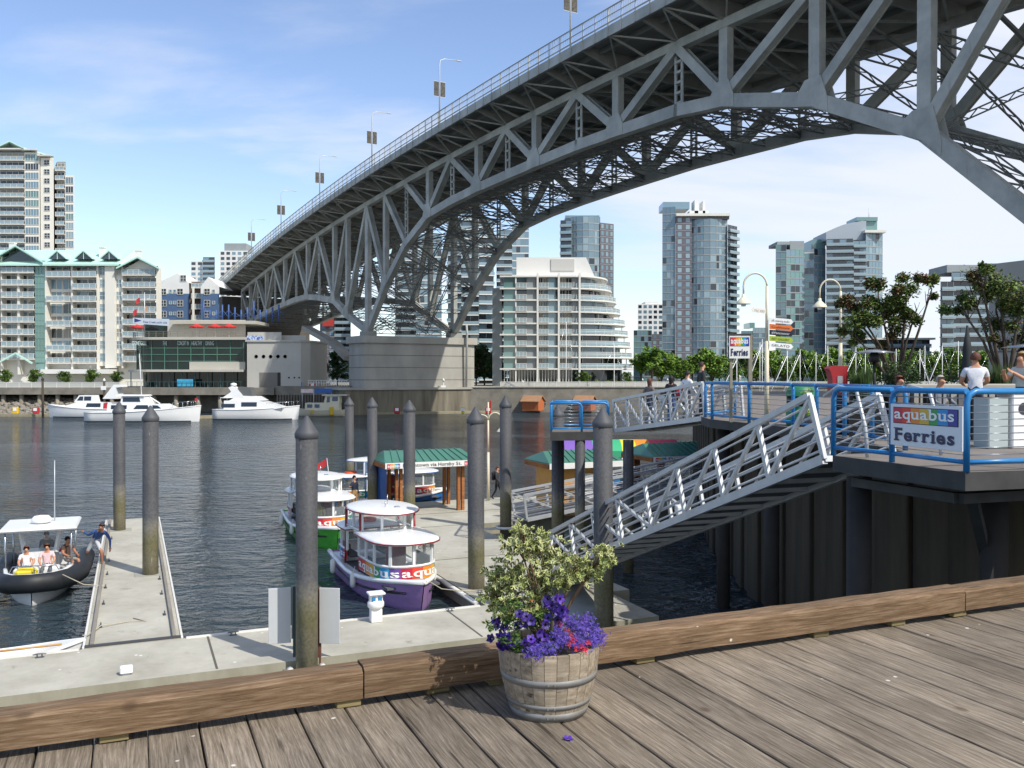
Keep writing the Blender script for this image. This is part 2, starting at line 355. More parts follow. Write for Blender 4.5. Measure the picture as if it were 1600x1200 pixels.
# --- boardwalk: joists, planks and bull rail
def wood_mat(name, ca, cb, cc, grain=26, rnd=0.16, rough=0.85, wear=True):
    m = bpy.data.materials.new(name); m.use_nodes = True; t = m.node_tree; N = t.nodes; L = t.links; b = N['Principled BSDF']; b.inputs['Roughness'].default_value = rough; b.inputs['Specular IOR Level'].default_value = 0.25
    tc = N.new('ShaderNodeTexCoord'); oi = N.new('ShaderNodeObjectInfo')
    sh = N.new('ShaderNodeVectorMath'); sh.operation = 'MULTIPLY_ADD'; sh.inputs[1].default_value = (40, 17, 9)
    cx = N.new('ShaderNodeCombineXYZ')
    for i in range(3): L.new(oi.outputs['Random'], cx.inputs[i])
    L.new(cx.outputs[0], sh.inputs[0]); L.new(tc.outputs['Object'], sh.inputs[2])
    # knots bend the grain
    kn = N.new('ShaderNodeTexNoise'); kn.inputs['Scale'].default_value = 1.6; kn.inputs['Detail'].default_value = 2
    k0 = N.new('ShaderNodeMapping'); k0.inputs['Scale'].default_value = (0.55, 2.6, 2.6); L.new(sh.outputs[0], k0.inputs[0]); L.new(k0.outputs[0], kn.inputs['Vector'])
    mp = N.new('ShaderNodeMapping'); mp.inputs['Scale'].default_value = (0.045, 1, 1); L.new(sh.outputs[0], mp.inputs[0])
    wd = N.new('ShaderNodeVectorMath'); wd.operation = 'MULTIPLY_ADD'; wd.inputs[1].default_value = (0, 0.07, 0.07)
    L.new(kn.outputs['Color'], wd.inputs[0]); L.new(mp.outputs[0], wd.inputs[2])
    g = N.new('ShaderNodeTexNoise'); g.inputs['Scale'].default_value = grain; g.inputs['Detail'].default_value = 7; g.inputs['Roughness'].default_value = 0.72
    L.new(wd.outputs[0], g.inputs['Vector'])
    rp = N.new('ShaderNodeValToRGB'); e = rp.color_ramp.elements
    e[0].position = 0.30; e[0].color = (*srgb(ca), 1); e[1].position = 0.68; e[1].color = (*srgb(cc), 1); mid = e.new(0.5); mid.color = (*srgb(cb), 1)
    L.new(g.outputs['Fac'], rp.inputs[0])
    bl = N.new('ShaderNodeTexNoise'); bl.inputs['Scale'].default_value = 1.1; bl.inputs['Detail'].default_value = 4; L.new(sh.outputs[0], bl.inputs['Vector'])
    mr = N.new('ShaderNodeMapRange'); mr.inputs['From Min'].default_value = 0.3; mr.inputs['From Max'].default_value = 0.7; mr.inputs['To Min'].default_value = 0.74; mr.inputs['To Max'].default_value = 1.22
    L.new(bl.outputs['Fac'], mr.inputs[0])
    m2 = N.new('ShaderNodeMapRange'); m2.inputs['To Min'].default_value = 1-rnd; m2.inputs['To Max'].default_value = 1+rnd; L.new(oi.outputs['Random'], m2.inputs[0])
    mu = N.new('ShaderNodeMath'); mu.operation = 'MULTIPLY'; L.new(mr.outputs[0], mu.inputs[0]); L.new(m2.outputs[0], mu.inputs[1])
    hs = N.new('ShaderNodeHueSaturation'); L.new(rp.outputs[0], hs.inputs['Color']); L.new(mu.outputs[0], hs.inputs['Value'])
    cm_ = N.new('ShaderNodeMapping'); cm_.inputs['Scale'].default_value = (0.035, 1, 1); L.new(sh.outputs[0], cm_.inputs[0])
    ck = N.new('ShaderNodeTexNoise'); ck.inputs['Scale'].default_value = 30; ck.inputs['Detail'].default_value = 4; L.new(cm_.outputs[0], ck.inputs['Vector'])
    cr_ = N.new('ShaderNodeMapRange'); cr_.inputs['From Min'].default_value = 0.635; cr_.inputs['From Max'].default_value = 0.69; cr_.inputs['To Max'].default_value = 0.75; L.new(ck.outputs['Fac'], cr_.inputs[0])
    cx_ = N.new('ShaderNodeMixRGB'); cx_.inputs[2].default_value = (*srgb('2a231c'), 1); L.new(cr_.outputs[0], cx_.inputs[0]); L.new(hs.outputs[0], cx_.inputs[1])
    # knots
    kv = N.new('ShaderNodeTexVoronoi'); kv.inputs['Scale'].default_value = 1.7; kmap = N.new('ShaderNodeMapping'); kmap.inputs['Scale'].default_value = (0.8, 1.3, 1.3); L.new(sh.outputs[0], kmap.inputs[0]); L.new(kmap.outputs[0], kv.inputs['Vector'])
    kr = N.new('ShaderNodeMapRange'); kr.inputs['From Min'].default_value = 0.075; kr.inputs['From Max'].default_value = 0.04; kr.inputs['To Max'].default_value = 0.6; L.new(kv.outputs['Distance'], kr.inputs[0])
    kx = N.new('ShaderNodeMixRGB'); kx.inputs[2].default_value = (*srgb('4a3a2c'), 1); L.new(kr.outputs[0], kx.inputs[0]); L.new(cx_.outputs[0], kx.inputs[1])
    out = kx.outputs[0]
    if wear:      # pale droppings and scuffs
        dr = N.new('ShaderNodeTexVoronoi'); dr.inputs['Scale'].default_value = 4.2; L.new(sh.outputs[0], dr.inputs['Vector'])
        dn = N.new('ShaderNodeTexNoise'); dn.inputs['Scale'].default_value = 30; L.new(sh.outputs[0], dn.inputs['Vector'])
        dd = N.new('ShaderNodeMath'); dd.operation = 'MULTIPLY_ADD'; dd.inputs[1].default_value = 0.10; L.new(dn.outputs['Fac'], dd.inputs[0]); L.new(dr.outputs['Distance'], dd.inputs[2])
        th = N.new('ShaderNodeMapRange'); th.inputs['From Min'].default_value = 0.112; th.inputs['From Max'].default_value = 0.085; L.new(dd.outputs[0], th.inputs[0])
        mx = N.new('ShaderNodeMixRGB'); mx.inputs[2].default_value = (0.62, 0.60, 0.54, 1); L.new(th.outputs[0], mx.inputs[0]); L.new(out, mx.inputs[1]); out = mx.outputs[0]
    L.new(out, b.inputs['Base Color'])
    bp = N.new('ShaderNodeBump'); bp.inputs['Strength'].default_value = 0.55; bp.inputs['Distance'].default_value = 0.006; L.new(g.outputs['Fac'], bp.inputs['Height']); L.new(bp.outputs[0], b.inputs['Normal'])
    return m
PLANK = wood_mat('weathered_plank', '534a3f', '796e60', '988d7e', grain=80)
RAILW = wood_mat('bull_rail_timber', '4d3c2b', '715b45', '8f7b64', grain=75)
BLOCKW = wood_mat('timber_block', '5d5236', '7d7150', '8f835f', wear=False)
DARKW = M('wet_timber', '2a2622', 0.8, ns=3, na=0.3, bump=0.3)
BO = Vector((-0.08, 5.41, 0))                       # foot of the bull rail front edge
def BW(a, b, z=BZ): v = BO + E1*a + E2*b; return Vector((v.x, v.y, z))
bw = thing('boardwalk', 'weathered timber boardwalk of wide planks in the foreground', 'boardwalk'); bw['kind'] = 'structure'
del bw['category']
mb = MB()
for bpos in (0.06, -0.9, -2.1, -3.3, -4.5, -5.7):
    mb.box(BW(3.3, bpos, BZ-0.26), (22, 0.2, 0.3), DARKW, rz=DROT)
part('joist', mb, parent=bw, kind='stuff')
x = -7.2; i = 0; rng = random.Random(3)
while x < 14:
    w = 0.262 + rng.uniform(-0.008, 0.008); gap = rng.uniform(0.006, 0.012)
    ln = 7.4; end = 0.22 + rng.uniform(-0.01, 0.01)
    mb = MB(); n = 14; rg = []
    off = [rng.uniform(-0.003, 0.003) for _ in range(n+1)]; off2 = [rng.uniform(-0.003, 0.003) for _ in range(n+1)]
    for k in range(n+1):
        lx = -ln*k/n
        a, c = -w/2+gap/2+off[k], w/2-gap/2+off2[k]; zz = rng.uniform(-0.0015, 0.0015); cup = 0.003
        rg.append([V(lx, a, -0.09), V(lx, a, -0.006+zz), V(lx, a+0.006, zz), V(lx, 0, zz-cup), V(lx, c-0.006, zz), V(lx, c, -0.006+zz), V(lx, c, -0.09)])
    mb.loft(rg, smooth=False, closed=True, capa=True, capb=True)
    o = part('plank', mb, PLANK, bw); p = BW(x+w/2, end, BZ+rng.uniform(-0.004, 0.004)); o.location = p; o.rotation_euler = (rng.uniform(-0.004, 0.004), 0, DROT+math.pi/2)
    x += w; i += 1
# bull rail: beams butted end to end, resting on blocks
RB, RH, RZ0 = 0.18, 0.165, 0.05
br = thing('bull_rail', 'long low timber curb edging the boardwalk above the floats', 'timber curb', BW(0, 0, BZ), DROT)
cuts = [-7.6, -3.9, -0.84, 3.98, 8.6, 13.2]
for k in range(len(cuts)-1):
    a0, a1 = cuts[k]+0.004, cuts[k+1]-0.004; n = max(4, int((a1-a0)/0.25)); rg = []
    hh = RH + (0.0, 0.0, 0.012, 0.004, 0.0)[k]
    for j in range(n+1):
        lx = a0+(a1-a0)*j/n; q = lambda s=0.004: rng.uniform(-s, s)
        c = 0.024
        rg.append([V(lx, q(), RZ0+q()), V(lx, q(), RZ0+hh-c+q()), V(lx, c*1.3+q(), RZ0+hh+q()), V(lx, RB-c*0.6, RZ0+hh+q()), V(lx, RB, RZ0+hh-c), V(lx, RB, RZ0)])
    mb = MB(); mb.loft(rg, smooth=False, closed=True, capa=True, capb=True); o = part('beam', mb, RAILW, br)
for lx in (-6.6, -5.1, -3.3, -2.15, -0.92, -0.38, 0.02, 1.06, 2.55, 3.30, 3.95, 5.4, 6.9):
    mb = MB(); mb.box((lx, RB/2+0.012, RZ0/2), (0.14, RB-0.02, RZ0-0.004), bev=0.004); part('block', mb, BLOCKW, br)

# --- floats
def poly_float(name, label, cat, pts, z0=-0.35, z1=DZ, cope=True):
    mb = MB(); P2 = [D(a, c) for a, c in pts]; mb.prism(P2, z0, z1, CONC, CONCS); o = mb.build(name); tag(o, label, cat); return o
md = poly_float('concrete_float', 'long pale concrete float running below the boardwalk curb', 'float', [(-26, -2.95), (3.9, -3.1), (3.95, -0.25), (0, -0.2), (-26, -0.2)])
fl = poly_float('ferry_float', 'wide pale concrete float with the ferry shelter on it', 'float', [(0, -0.197), (4.7, -0.197), (4.7, 8.7), (4.4, 8.7), (4.4, 12.9), (9.6, 12.9), (9.6, 20.4), (0, 20.4)])
fd = thing('finger_float', 'narrow pale finger float beside the inflatable boat', 'float', D(-9.2, 0, 0), DROT)
mb = MB(); mb.prism([(-1.07, -0.19), (1.07, -0.19), (1.07, 20.4), (-1.07, 20.4)], -0.3, DZ+0.003, CONC, CONCS); part('deck', mb, None, fd)
WHITEPL = M('white_fender_strip', 'd9d6cf', 0.5, ns=4, na=0.08)
GREYB = M('grey_timber_rail', '857f76', 0.8, ns=6, na=0.2, stretch=(1, .1, 1))
for sx in (-1, 1):
    mb = MB(); mb.box((sx*1.105, 10.1, DZ-0.10), (0.06, 20.5, 0.26), bev=0.01); part('fender_strip', mb, WHITEPL, fd)
    mb = MB(); mb.box((sx*0.93, 10.1, DZ+0.05), (0.09, 20.3, 0.085), bev=0.01); part('toe_rail', mb, GREYB, fd)
mb = MB(); mb.box((0, -0.10, DZ+0.03), (2.16, 0.12, 0.04)); part('hinge_plate', mb, M('dark_steel', '5b5a5c', 0.5, 0.6), fd)
CLEATM = M('galvanised_cleat', '6d7076', 0.45, 0.7)
def cleat_data():
    mb = MB(); mb.tube([(-0.14, 0, 0.075), (-0.06, 0, 0.085), (0.06, 0, 0.085), (0.14, 0, 0.075)], [0.012, 0.018, 0.018, 0.012], 8, CLEATM)
    for sx in (-0.05, 0.05): mb.tube([(sx, 0, 0), (sx, 0, 0.08)], 0.016, 8, CLEATM)
    mb.box((0, 0, 0.008), (0.18, 0.07, 0.016), CLEATM); return mb.data('cleat')
CL = cleat_data()
for yy in (1.7, 4.2, 6.3, 8.3, 10.6, 13.0, 15.2):
    for sx in (-1, 1): link('cleat', CL, fd, (sx*0.78, yy+(0.6 if sx > 0 else 0), DZ+0.004), (0, 0, math.pi/2))
for k, (a, c, lab) in enumerate([(-6.9, -0.42, 'steel mooring cleat on the long float left of the sign boards'), (-1.15, -0.42, 'steel mooring cleat on the long float below the purple ferry bow'), (-11.2, -0.5, 'steel mooring cleat on the long float beside the white dinghy'), (0.35, 1.2, 'steel mooring cleat on the ferry float beside the purple ferry')]):
    tag(link('mooring_cleat', CL, None, D(a, c, DZ+0.002), (0, 0, DROT)), lab, 'cleat')
# pipe fender along the ferry float edge
mb = MB(); mb.tube([D(-0.10, 0.25, DZ-0.06), D(-0.10, 6.4, DZ-0.06)], 0.075, 10); tag(mb.build('edge_pipe', WHITEPL), 'grey pipe fender along the ferry float edge by the purple ferry', 'fender')

# joints, edge timber, lines and hoses on the floats
JNT = M('float_joint', '5b584f', 0.95)
for k, (a0, b0, a1, b1) in enumerate([(-7.5, -2.95, -7.5, -0.2), (-1.2, -3.0, -1.2, -0.2), (-13.5, -2.95, -13.5, -0.2)]):
    mb = MB(); mb.bar(D(a0, b0, DZ+0.001), D(a1, b1, DZ+0.001), 0.05, 0.012); part('joint', mb, JNT, md)
for k, (a0, b0, a1, b1) in enumerate([(0, 6.2, 4.7, 6.2), (0, 12.9, 4.4, 12.9), (0, 16.4, 9.6, 16.4)]):
    mb = MB(); mb.bar(D(a0, b0, DZ+0.001), D(a1, b1, DZ+0.001), 0.05, 0.012); part('joint', mb, JNT, fl)
mb = MB(); mb.bar(D(-8.0, -0.24, DZ+0.01), D(-0.2, -0.24, DZ+0.01), 0.09, 0.05); part('edge_timber', mb, WHITEPL, md)
mb = MB(); mb.bar(D(-26, -0.24, DZ+0.01), D(-10.4, -0.24, DZ+0.01), 0.09, 0.05); part('edge_timber', mb, WHITEPL, md)
for a_ in (-11.3, -9.9, -8.6):
    mb = MB(); mb.box(D(a_, -2.96, 0.17), (0.16, 0.04, 0.12), rz=DROT); part('tie_pocket', mb, M('dark_pocket', '2a2823', 0.9), md)
ROPE = M('mooring_rope', 'b5ad97', 0.9, ns=40, na=0.2)
def line(lab, pts, r=0.014, mat=None): mb = MB(); mb.tube(pts, r, 6); return tag(mb.build('mooring_line', mat or ROPE), lab, 'rope')
line('slack mooring line from the purple ferry bow to the float cleat', [D(-1.2, 1.9, 0.95), D(-0.75, 1.5, 0.66), D(-0.2, 1.25, DZ+0.10), D(0.35, 1.2, DZ+0.09)])
line('loose rope lying on the ferry float beside the purple ferry', [D(0.4, 1.2, DZ+0.02), D(0.7, 1.5, DZ+0.02), D(1.05, 1.35, DZ+0.02), D(0.95, 0.95, DZ+0.02), D(0.6, 1.0, DZ+0.02), D(0.75, 1.35, DZ+0.02), D(1.2, 1.7, DZ+0.02)])
line('mooring line from the dinghy bow to the finger float', [D(-10.35, 0.62, 0.62), D(-10.25, 0.8, 0.56), D(-9.98, 1.55, DZ+0.07), D(-9.3, 1.9, DZ+0.02), D(-8.9, 1.75, DZ+0.02), D(-9.2, 2.2, DZ+0.02)])
line('dark mooring line from the inflatable bow to the finger float', [D(-11.2, 6.9, 0.9), D(-10.6, 6.6, 0.6), D(-10.0, 6.3, DZ+0.07)], 0.016)
line('mooring line from the green ferry to the ferry float', [D(-0.7, 12.9, 0.9), D(-0.2, 12.4, 0.6), D(0.3, 12.2, DZ+0.05)])

# --- terrace and its quay wall
TP = [(5.14, 14.2), (6.0, 11.72), (7.2, 12.05), (40, 20), (90, 40), (90, 75), (12.5, 75), (9.5, 50), (5.9, 27.5), (5.84, 26.2), (6.9, 22), (6.6, 14.9)]
TERR = M('terrace_deck', '77706a', 0.85, ns=1.2, na=0.18, bump=0.2, bs=20)
EDGEM = M('dark_steel_edge', '3a3a39', 0.75, 0.0, ns=3, na=0.3)
mb = MB(); mb.prism(TP, TZ-0.25, TZ, TERR, EDGEM); tag(mb.build('terrace'), kind='structure')
QW = [(10.6, 52), (8.0, 36), (7.5, 28.3), (8.2, 22), (9.6, 17.8), (14, 15.6), (42, 24)]
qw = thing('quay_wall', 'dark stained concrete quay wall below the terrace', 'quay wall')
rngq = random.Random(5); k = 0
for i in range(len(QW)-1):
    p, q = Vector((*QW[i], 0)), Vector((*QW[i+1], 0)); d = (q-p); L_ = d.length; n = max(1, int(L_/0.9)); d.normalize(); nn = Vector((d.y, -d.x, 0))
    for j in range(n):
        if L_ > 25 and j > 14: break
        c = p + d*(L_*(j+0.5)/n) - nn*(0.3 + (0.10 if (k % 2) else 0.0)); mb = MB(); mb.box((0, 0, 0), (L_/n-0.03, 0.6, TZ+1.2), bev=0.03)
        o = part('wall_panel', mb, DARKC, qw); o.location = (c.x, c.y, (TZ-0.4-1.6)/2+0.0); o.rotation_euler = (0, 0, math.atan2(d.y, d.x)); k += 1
# ------------------------------------------------------------------ bridge
def steel_mat():
    m = bpy.data.materials.new('bridge_grey_steel'); m.use_nodes = True; t = m.node_tree; N = t.nodes; L = t.links; b = N['Principled BSDF']; b.inputs['Roughness'].default_value = 0.6
    tc = N.new('ShaderNodeTexCoord'); oi = N.new('ShaderNodeObjectInfo')
    def noi(sc, st=(1, 1, 1), det=6): mp = N.new('ShaderNodeMapping'); mp.inputs['Scale'].default_value = st; L.new(tc.outputs['Object'], mp.inputs[0]); n = N.new('ShaderNodeTexNoise'); n.inputs['Scale'].default_value = sc; n.inputs['Detail'].default_value = det; n.inputs['Roughness'].default_value = 0.65; L.new(mp.outputs[0], n.inputs['Vector']); return n.outputs['Fac']
    rp = N.new('ShaderNodeValToRGB'); e = rp.color_ramp.elements; e[0].position = 0.32; e[0].color = (*srgb('8e918c'), 1); e[1].position = 0.66; e[1].color = (*srgb('b4b5ae'), 1); L.new(noi(0.3), rp.inputs[0])
    st = N.new('ShaderNodeMapRange'); st.inputs['From Min'].default_value = 0.58; st.inputs['From Max'].default_value = 0.74; st.inputs['To Max'].default_value = 0.5; L.new(noi(1.3, (1, 1, 0.12)), st.inputs[0])
    m1 = N.new('ShaderNodeMixRGB'); m1.inputs[2].default_value = (*srgb('6f6a62'), 1); L.new(st.outputs[0], m1.inputs[0]); L.new(rp.outputs[0], m1.inputs[1])
    ru = N.new('ShaderNodeMapRange'); ru.inputs['From Min'].default_value = 0.68; ru.inputs['From Max'].default_value = 0.76; ru.inputs['To Max'].default_value = 0.55; L.new(noi(0.55, (1, 1, 0.5), 9), ru.inputs[0])
    m2 = N.new('ShaderNodeMixRGB'); m2.inputs[2].default_value = (*srgb('7a5f4c'), 1); L.new(ru.outputs[0], m2.inputs[0]); L.new(m1.outputs[0], m2.inputs[1])
    mr = N.new('ShaderNodeMapRange'); mr.inputs['To Min'].default_value = 0.92; mr.inputs['To Max'].default_value = 1.06; L.new(oi.outputs['Random'], mr.inputs[0]); hs = N.new('ShaderNodeHueSaturation'); L.new(mr.outputs[0], hs.inputs['Value']); L.new(m2.outputs[0], hs.inputs['Color']); L.new(hs.outputs[0], b.inputs['Base Color'])
    MATS['bridge_grey_steel'] = m; return m
STEEL = steel_mat()
STEELD = M('bridge_soffit_steel', '8e8f89', 0.7, 0.0, ns=0.6, na=0.2)
SLABM = M('bridge_deck_concrete', '8a8882', 0.9, ns=0.4, na=0.2)
PIERC = M('pier_concrete', 'a3a097', 0.9, ns=0.22, na=0.22, bump=0.3, bs=3, stretch=(1, 1, 0.35))
FENDC = M('fender_wall_concrete', '5a5448', 0.9, ns=0.9, col2='8a8474', bump=0.4, bs=2, stretch=(1, 1, 0.12))
BA = Vector((-0.5004, 0.866, 0)); BP = Vector((0.866, 0.5, 0))
def BR(t, p, z): return Vector((70-0.578*t+0.866*p, t+0.5*p, z))
def zr(t): return 45.75-0.000458*(t-110)**2
def ztc(t): return zr(t)-4.6
TS = 18.1; OV = 5.0
MN = [(168.3, 15.6), (160.5, 23.5), (152.4, 29.7), (144.3, 33.2), (137, 34.0), (129.5, 34.4), (122.1, 34.6), (115.6, 34.7), (107.1, 34.8), (100.4, 34.6), (91.4, 34.3), (85.5, 33.5), (76, 30.6), (67, 25.3), (58, 15.6)]
AN = [(168.3, 15.6), (178, 19.3), (185, 22.8), (194, 24.2), (201, 25.0), (209, 25.0), (217, 24.6), (225, 24.2), (232, 23.6), (240, 22.9), (247, 22.3), (255, 21.6)]
SN = [(58, 15.6), (48.3, 19.3), (41.3, 22.8), (32.3, 25.0), (25.3, 26.5), (17, 27.5), (9, 28)]
MD = [(0, 1, 't'), (1, 2, 't'), (2, 3, 't'), (3, 4, 'b'), (4, 5, 't'), (5, 6, 'b'), (6, 7, 't'), (7, 8, 'b'), (8, 9, 't'), (9, 10, 'b'), (10, 11, 't'), (11, 12, 'b'), (12, 13, 'b'), (13, 14, 'b')]
AD = [(0, 1, 't'), (1, 2, 't'), (2, 3, 'b'), (3, 4, 't'), (4, 5, 'b'), (5, 6, 't'), (6, 7, 'b'), (7, 8, 't'), (8, 9, 'b'), (9, 10, 't'), (10, 11, 'b')]
def chz(nodes, t):
    ns_ = sorted(nodes)
    for i in range(len(ns_)-1):
        if ns_[i][0] <= t <= ns_[i+1][0]: f = (t-ns_[i][0])/(ns_[i+1][0]-ns_[i][0]); return ns_[i][1]+(ns_[i+1][1]-ns_[i][1])*f
    return ns_[0][1] if t < ns_[0][0] else ns_[-1][1]
bridge = thing('bridge', 'grey steel deck truss bridge with an arched lower chord crossing the inlet', 'bridge')
nb = (BP.x, BP.y, 0)
lat = MB()
for pi, p in enumerate((0.0, TS)):
    for nodes, diags, top_thin in ((MN, MD, {2, 4, 6, 8, 10}), (AN, AD, {3, 5, 7, 9}), (SN, [(0, 1, 't'), (1, 2, 't'), (2, 3, 'b'), (3, 4, 't'), (4, 5, 'b'), (5, 6, 't')], {3, 5})):
        n = len(nodes)
        for k in range(n-1):
            (t0, z0), (t1, z1) = nodes[k], nodes[k+1]
            mb = MB(); mb.bar(BR(t0, p, z0), BR(t1, p, z1), 1.0, 1.25, up=UP, ext=0.5); part('bottom_chord', mb, STEEL, bridge)
            mb = MB(); mb.bar(BR(t0, p, ztc(t0)), BR(t1, p, ztc(t1)), 0.9, 0.9, up=UP, ext=0.1); part('top_chord', mb, STEEL, bridge)
        for k, (t, z) in enumerate(nodes):
            if nodes is not MN and k == 0: continue
            h = ztc(t)-z
            mb = MB()
            if k in top_thin:
                for s in (-0.42, 0.42): mb.bar(BR(t+s, p, z+0.3), BR(t+s, p, ztc(t)-0.3), 0.3, 0.16, up=nb)
                m = max(2, int(h/1.3))
                for q in range(m):
                    za, zb = z+0.8+(h-1.4)*q/m, z+0.8+(h-1.4)*(q+1)/m
                    mb.bar(BR(t-0.4, p, za), BR(t+0.4, p, za), 0.26, 0.3, up=nb)
                part('hanger', mb, STEEL, bridge)
            else:
                w = 1.15 if k else 1.5
                mb.bar(BR(t, p, z+0.3), BR(t, p, ztc(t)-0.2), 0.8, w, up=BA); part('vertical', mb, STEEL, bridge)
            # gusset plate
            gs = 1.0 if k in top_thin else 1.55
            mb = MB(); zz = z if k not in top_thin else z
            if k not in top_thin:
                pts = [(-1.55, -0.6), (0, -0.6), (1.55, -0.6), (1.55, 0.6), (0.85, 1.85), (-0.85, 1.85), (-1.55, 0.6)]
                for off in (-0.53, 0.53):
                    cz = lambda a, c: (chz(nodes, t+a*0.866)+c) if c < 1 else z+c
                    lo = [BR(t+a*0.866, p+off-0.03, cz(a, c)) for a, c in pts]; hi = [BR(t+a*0.866, p+off+0.03, cz(a, c)) for a, c in pts]
                    mb.face(hi); mb.face(lo[::-1])
                    for q in range(7): mb.face([lo[q], lo[(q+1) % 7], hi[(q+1) % 7], hi[q]])
                part('gusset_plate', mb, STEEL, bridge)
        for a, c, st in diags:
            (t0, z0), (t1, z1) = nodes[a], nodes[c]
            A = BR(t0, p, ztc(t0)-0.2 if st == 't' else z0+0.4); B_ = BR(t1, p, z1+0.4 if st == 't' else ztc(t1)-0.2)
            d = (B_-A).normalized(); up = d.cross(BP)
            mb = MB()
            for s in (-0.40, 0.40): mb.bar(A+BP*s, B_+BP*s, 0.12, 0.95, up=up)
            mb.bar(A, B_, 0.66, 0.70, up=up); part('diagonal', mb, STEEL, bridge)
def laced(mb, a, b, w, n, th=0.14):
    """light laced strut: two flanges and zigzag"""
    a = Vector(a); b = Vector(b); d = (b-a); L_ = d.length; x = d/L_; u = UP if abs(x.z) < 0.9 else BA
    y = u.cross(x).normalized(); z = x.cross(y)
    for s in (-1, 1): mb.bar(a+z*(w/2*s), b+z*(w/2*s), th, th, up=z)
    for k in range(n):
        p = a+d*(k/n); q = a+d*((k+1)/n); s = 1 if k % 2 else -1
        mb.bar(p+z*(w/2*s), q-z*(w/2*s), th*0.6, th*0.6, up=z)
for nodes in (MN, AN, SN):
    for k, (t, z) in enumerate(nodes):
        laced(lat, BR(t, 0, z), BR(t, TS, z), 0.9, 14)
        zt = ztc(t)
        if zt-z > 9:
            zm = (z+zt)/2
            laced(lat, BR(t, 0, zm), BR(t, TS, zm), 0.8, 12)
            for za, zb in ((z, zm), (zm, z)): laced(lat, BR(t, 0, za), BR(t, TS, zb), 0.5, 14, 0.12)
            lat.bar(BR(t, 0, zm), BR(t, TS, zt-0.8), 0.3, 0.3); lat.bar(BR(t, TS, zm), BR(t, 0, zt-0.8), 0.3, 0.3)
        else:
            lat.bar(BR(t, 0, z), BR(t, TS, zt-0.8), 0.28, 0.28); lat.bar(BR(t, TS, z), BR(t, 0, zt-0.8), 0.28, 0.28)
    for k in range(len(nodes)-1):
        (t0, z0), (t1, z1) = nodes[k], nodes[k+1]
        laced(lat, BR((t0+t1)/2, 0, (z0+z1)/2), BR((t0+t1)/2, TS, (z0+z1)/2), 0.7, 16, 0.12); laced(lat, BR(t0, TS/3, z0), BR(t1, TS/3, z1), 0.6, 8, 0.12); laced(lat, BR(t0, TS*2/3, z0), BR(t1, TS*2/3, z1), 0.6, 8, 0.12); laced(lat, BR(t0, 0, z0), BR(t1, TS, z1), 0.55, 12, 0.12); laced(lat, BR(t0, TS, z0), BR(t1, 0, z1), 0.55, 12, 0.12)
part('lateral_bracing', lat, M('bracing_steel', '6f716d', 0.7, ns=0.5, na=0.2), bridge, kind='stuff')
# floor system
allt = sorted(set([t for t, z in MN+AN+SN]+[-8, -24, -40]))
fb = MB()
for t in allt:
    zc_ = ztc(t)
    for s in ((-OV, 0), (TS, TS+OV)):
        inner = s[1] if s[0] < 0 else s[0]; outer = s[0] if s[0] < 0 else s[1]
        fb.mesh([BR(t-0.15, inner, zc_+0.2), BR(t-0.15, outer, zc_+1.75), BR(t-0.15, outer, zc_+2.25), BR(t-0.15, inner, zc_+2.25),
                 BR(t+0.15, inner, zc_+0.2), BR(t+0.15, outer, zc_+1.75), BR(t+0.15, outer, zc_+2.25), BR(t+0.15, inner, zc_+2.25)],
                [(0, 1, 2, 3), (7, 6, 5, 4), (0, 4, 5, 1), (1, 5, 6, 2), (3, 2, 6, 7), (0, 3, 7, 4)])
    fb.bar(BR(t, 0, zc_+1.2), BR(t, TS, zc_+1.2), 0.35, 2.0)
part('floor_beam', fb, STEELD, bridge, kind='stuff')
st = MB(); br_ = MB()
for i in range(len(allt)-1):
    t0, t1 = allt[i], allt[i+1]
    for p in (-OV+0.2, -2.6, 2.3, 4.9, 7.5, 10.4, 13.0, 15.6, TS+2.6, TS+OV-0.2):
        st.bar(BR(t0, p, ztc(t0)+1.95), BR(t1, p, ztc(t1)+1.95), 0.22, 0.55)
    tm = (t0+t1)/2
    for pa, pb in ((0, -OV), (TS, TS+OV)):
        br_.bar(BR(t0, pa, ztc(t0)+0.35), BR(tm, pb, ztc(tm)+1.75), 0.16, 0.16); br_.bar(BR(t1, pa, ztc(t1)+0.35), BR(tm, pb, ztc(tm)+1.75), 0.16, 0.16)
        br_.bar(BR(tm, pa, ztc(tm)+0.3), BR(tm, pb, ztc(tm)+1.75), 0.18, 0.22)
    br_.bar(BR(t0, 0, ztc(t0)+0.3), BR(t1, TS, ztc(t1)+0.3), 0.22, 0.22); br_.bar(BR(t1, 0, ztc(t1)+0.3), BR(t0, TS, ztc(t0)+0.3), 0.22, 0.22)
part('stringer', st, STEELD, bridge, kind='stuff'); part('bracket_brace', br_, STEEL, bridge, kind='stuff')
dk = MB(); ts = [-42+6*i for i in range(53)]
for i in range(len(ts)-1):
    t0, t1 = ts[i], ts[i+1]; a, c = ztc(t0)+2.25, ztc(t1)+2.25
    lo0, lo1 = BR(t0, -OV, a), BR(t1, -OV, c); hi0, hi1 = BR(t0, TS+OV, a), BR(t1, TS+OV, c); dz = Vector((0, 0, 0.35))
    dk.face([lo0, lo1, hi1, hi0]); dk.face([lo0+dz, hi0+dz, hi1+dz, lo1+dz])
part('deck', dk, SLABM, bridge, fix=False)
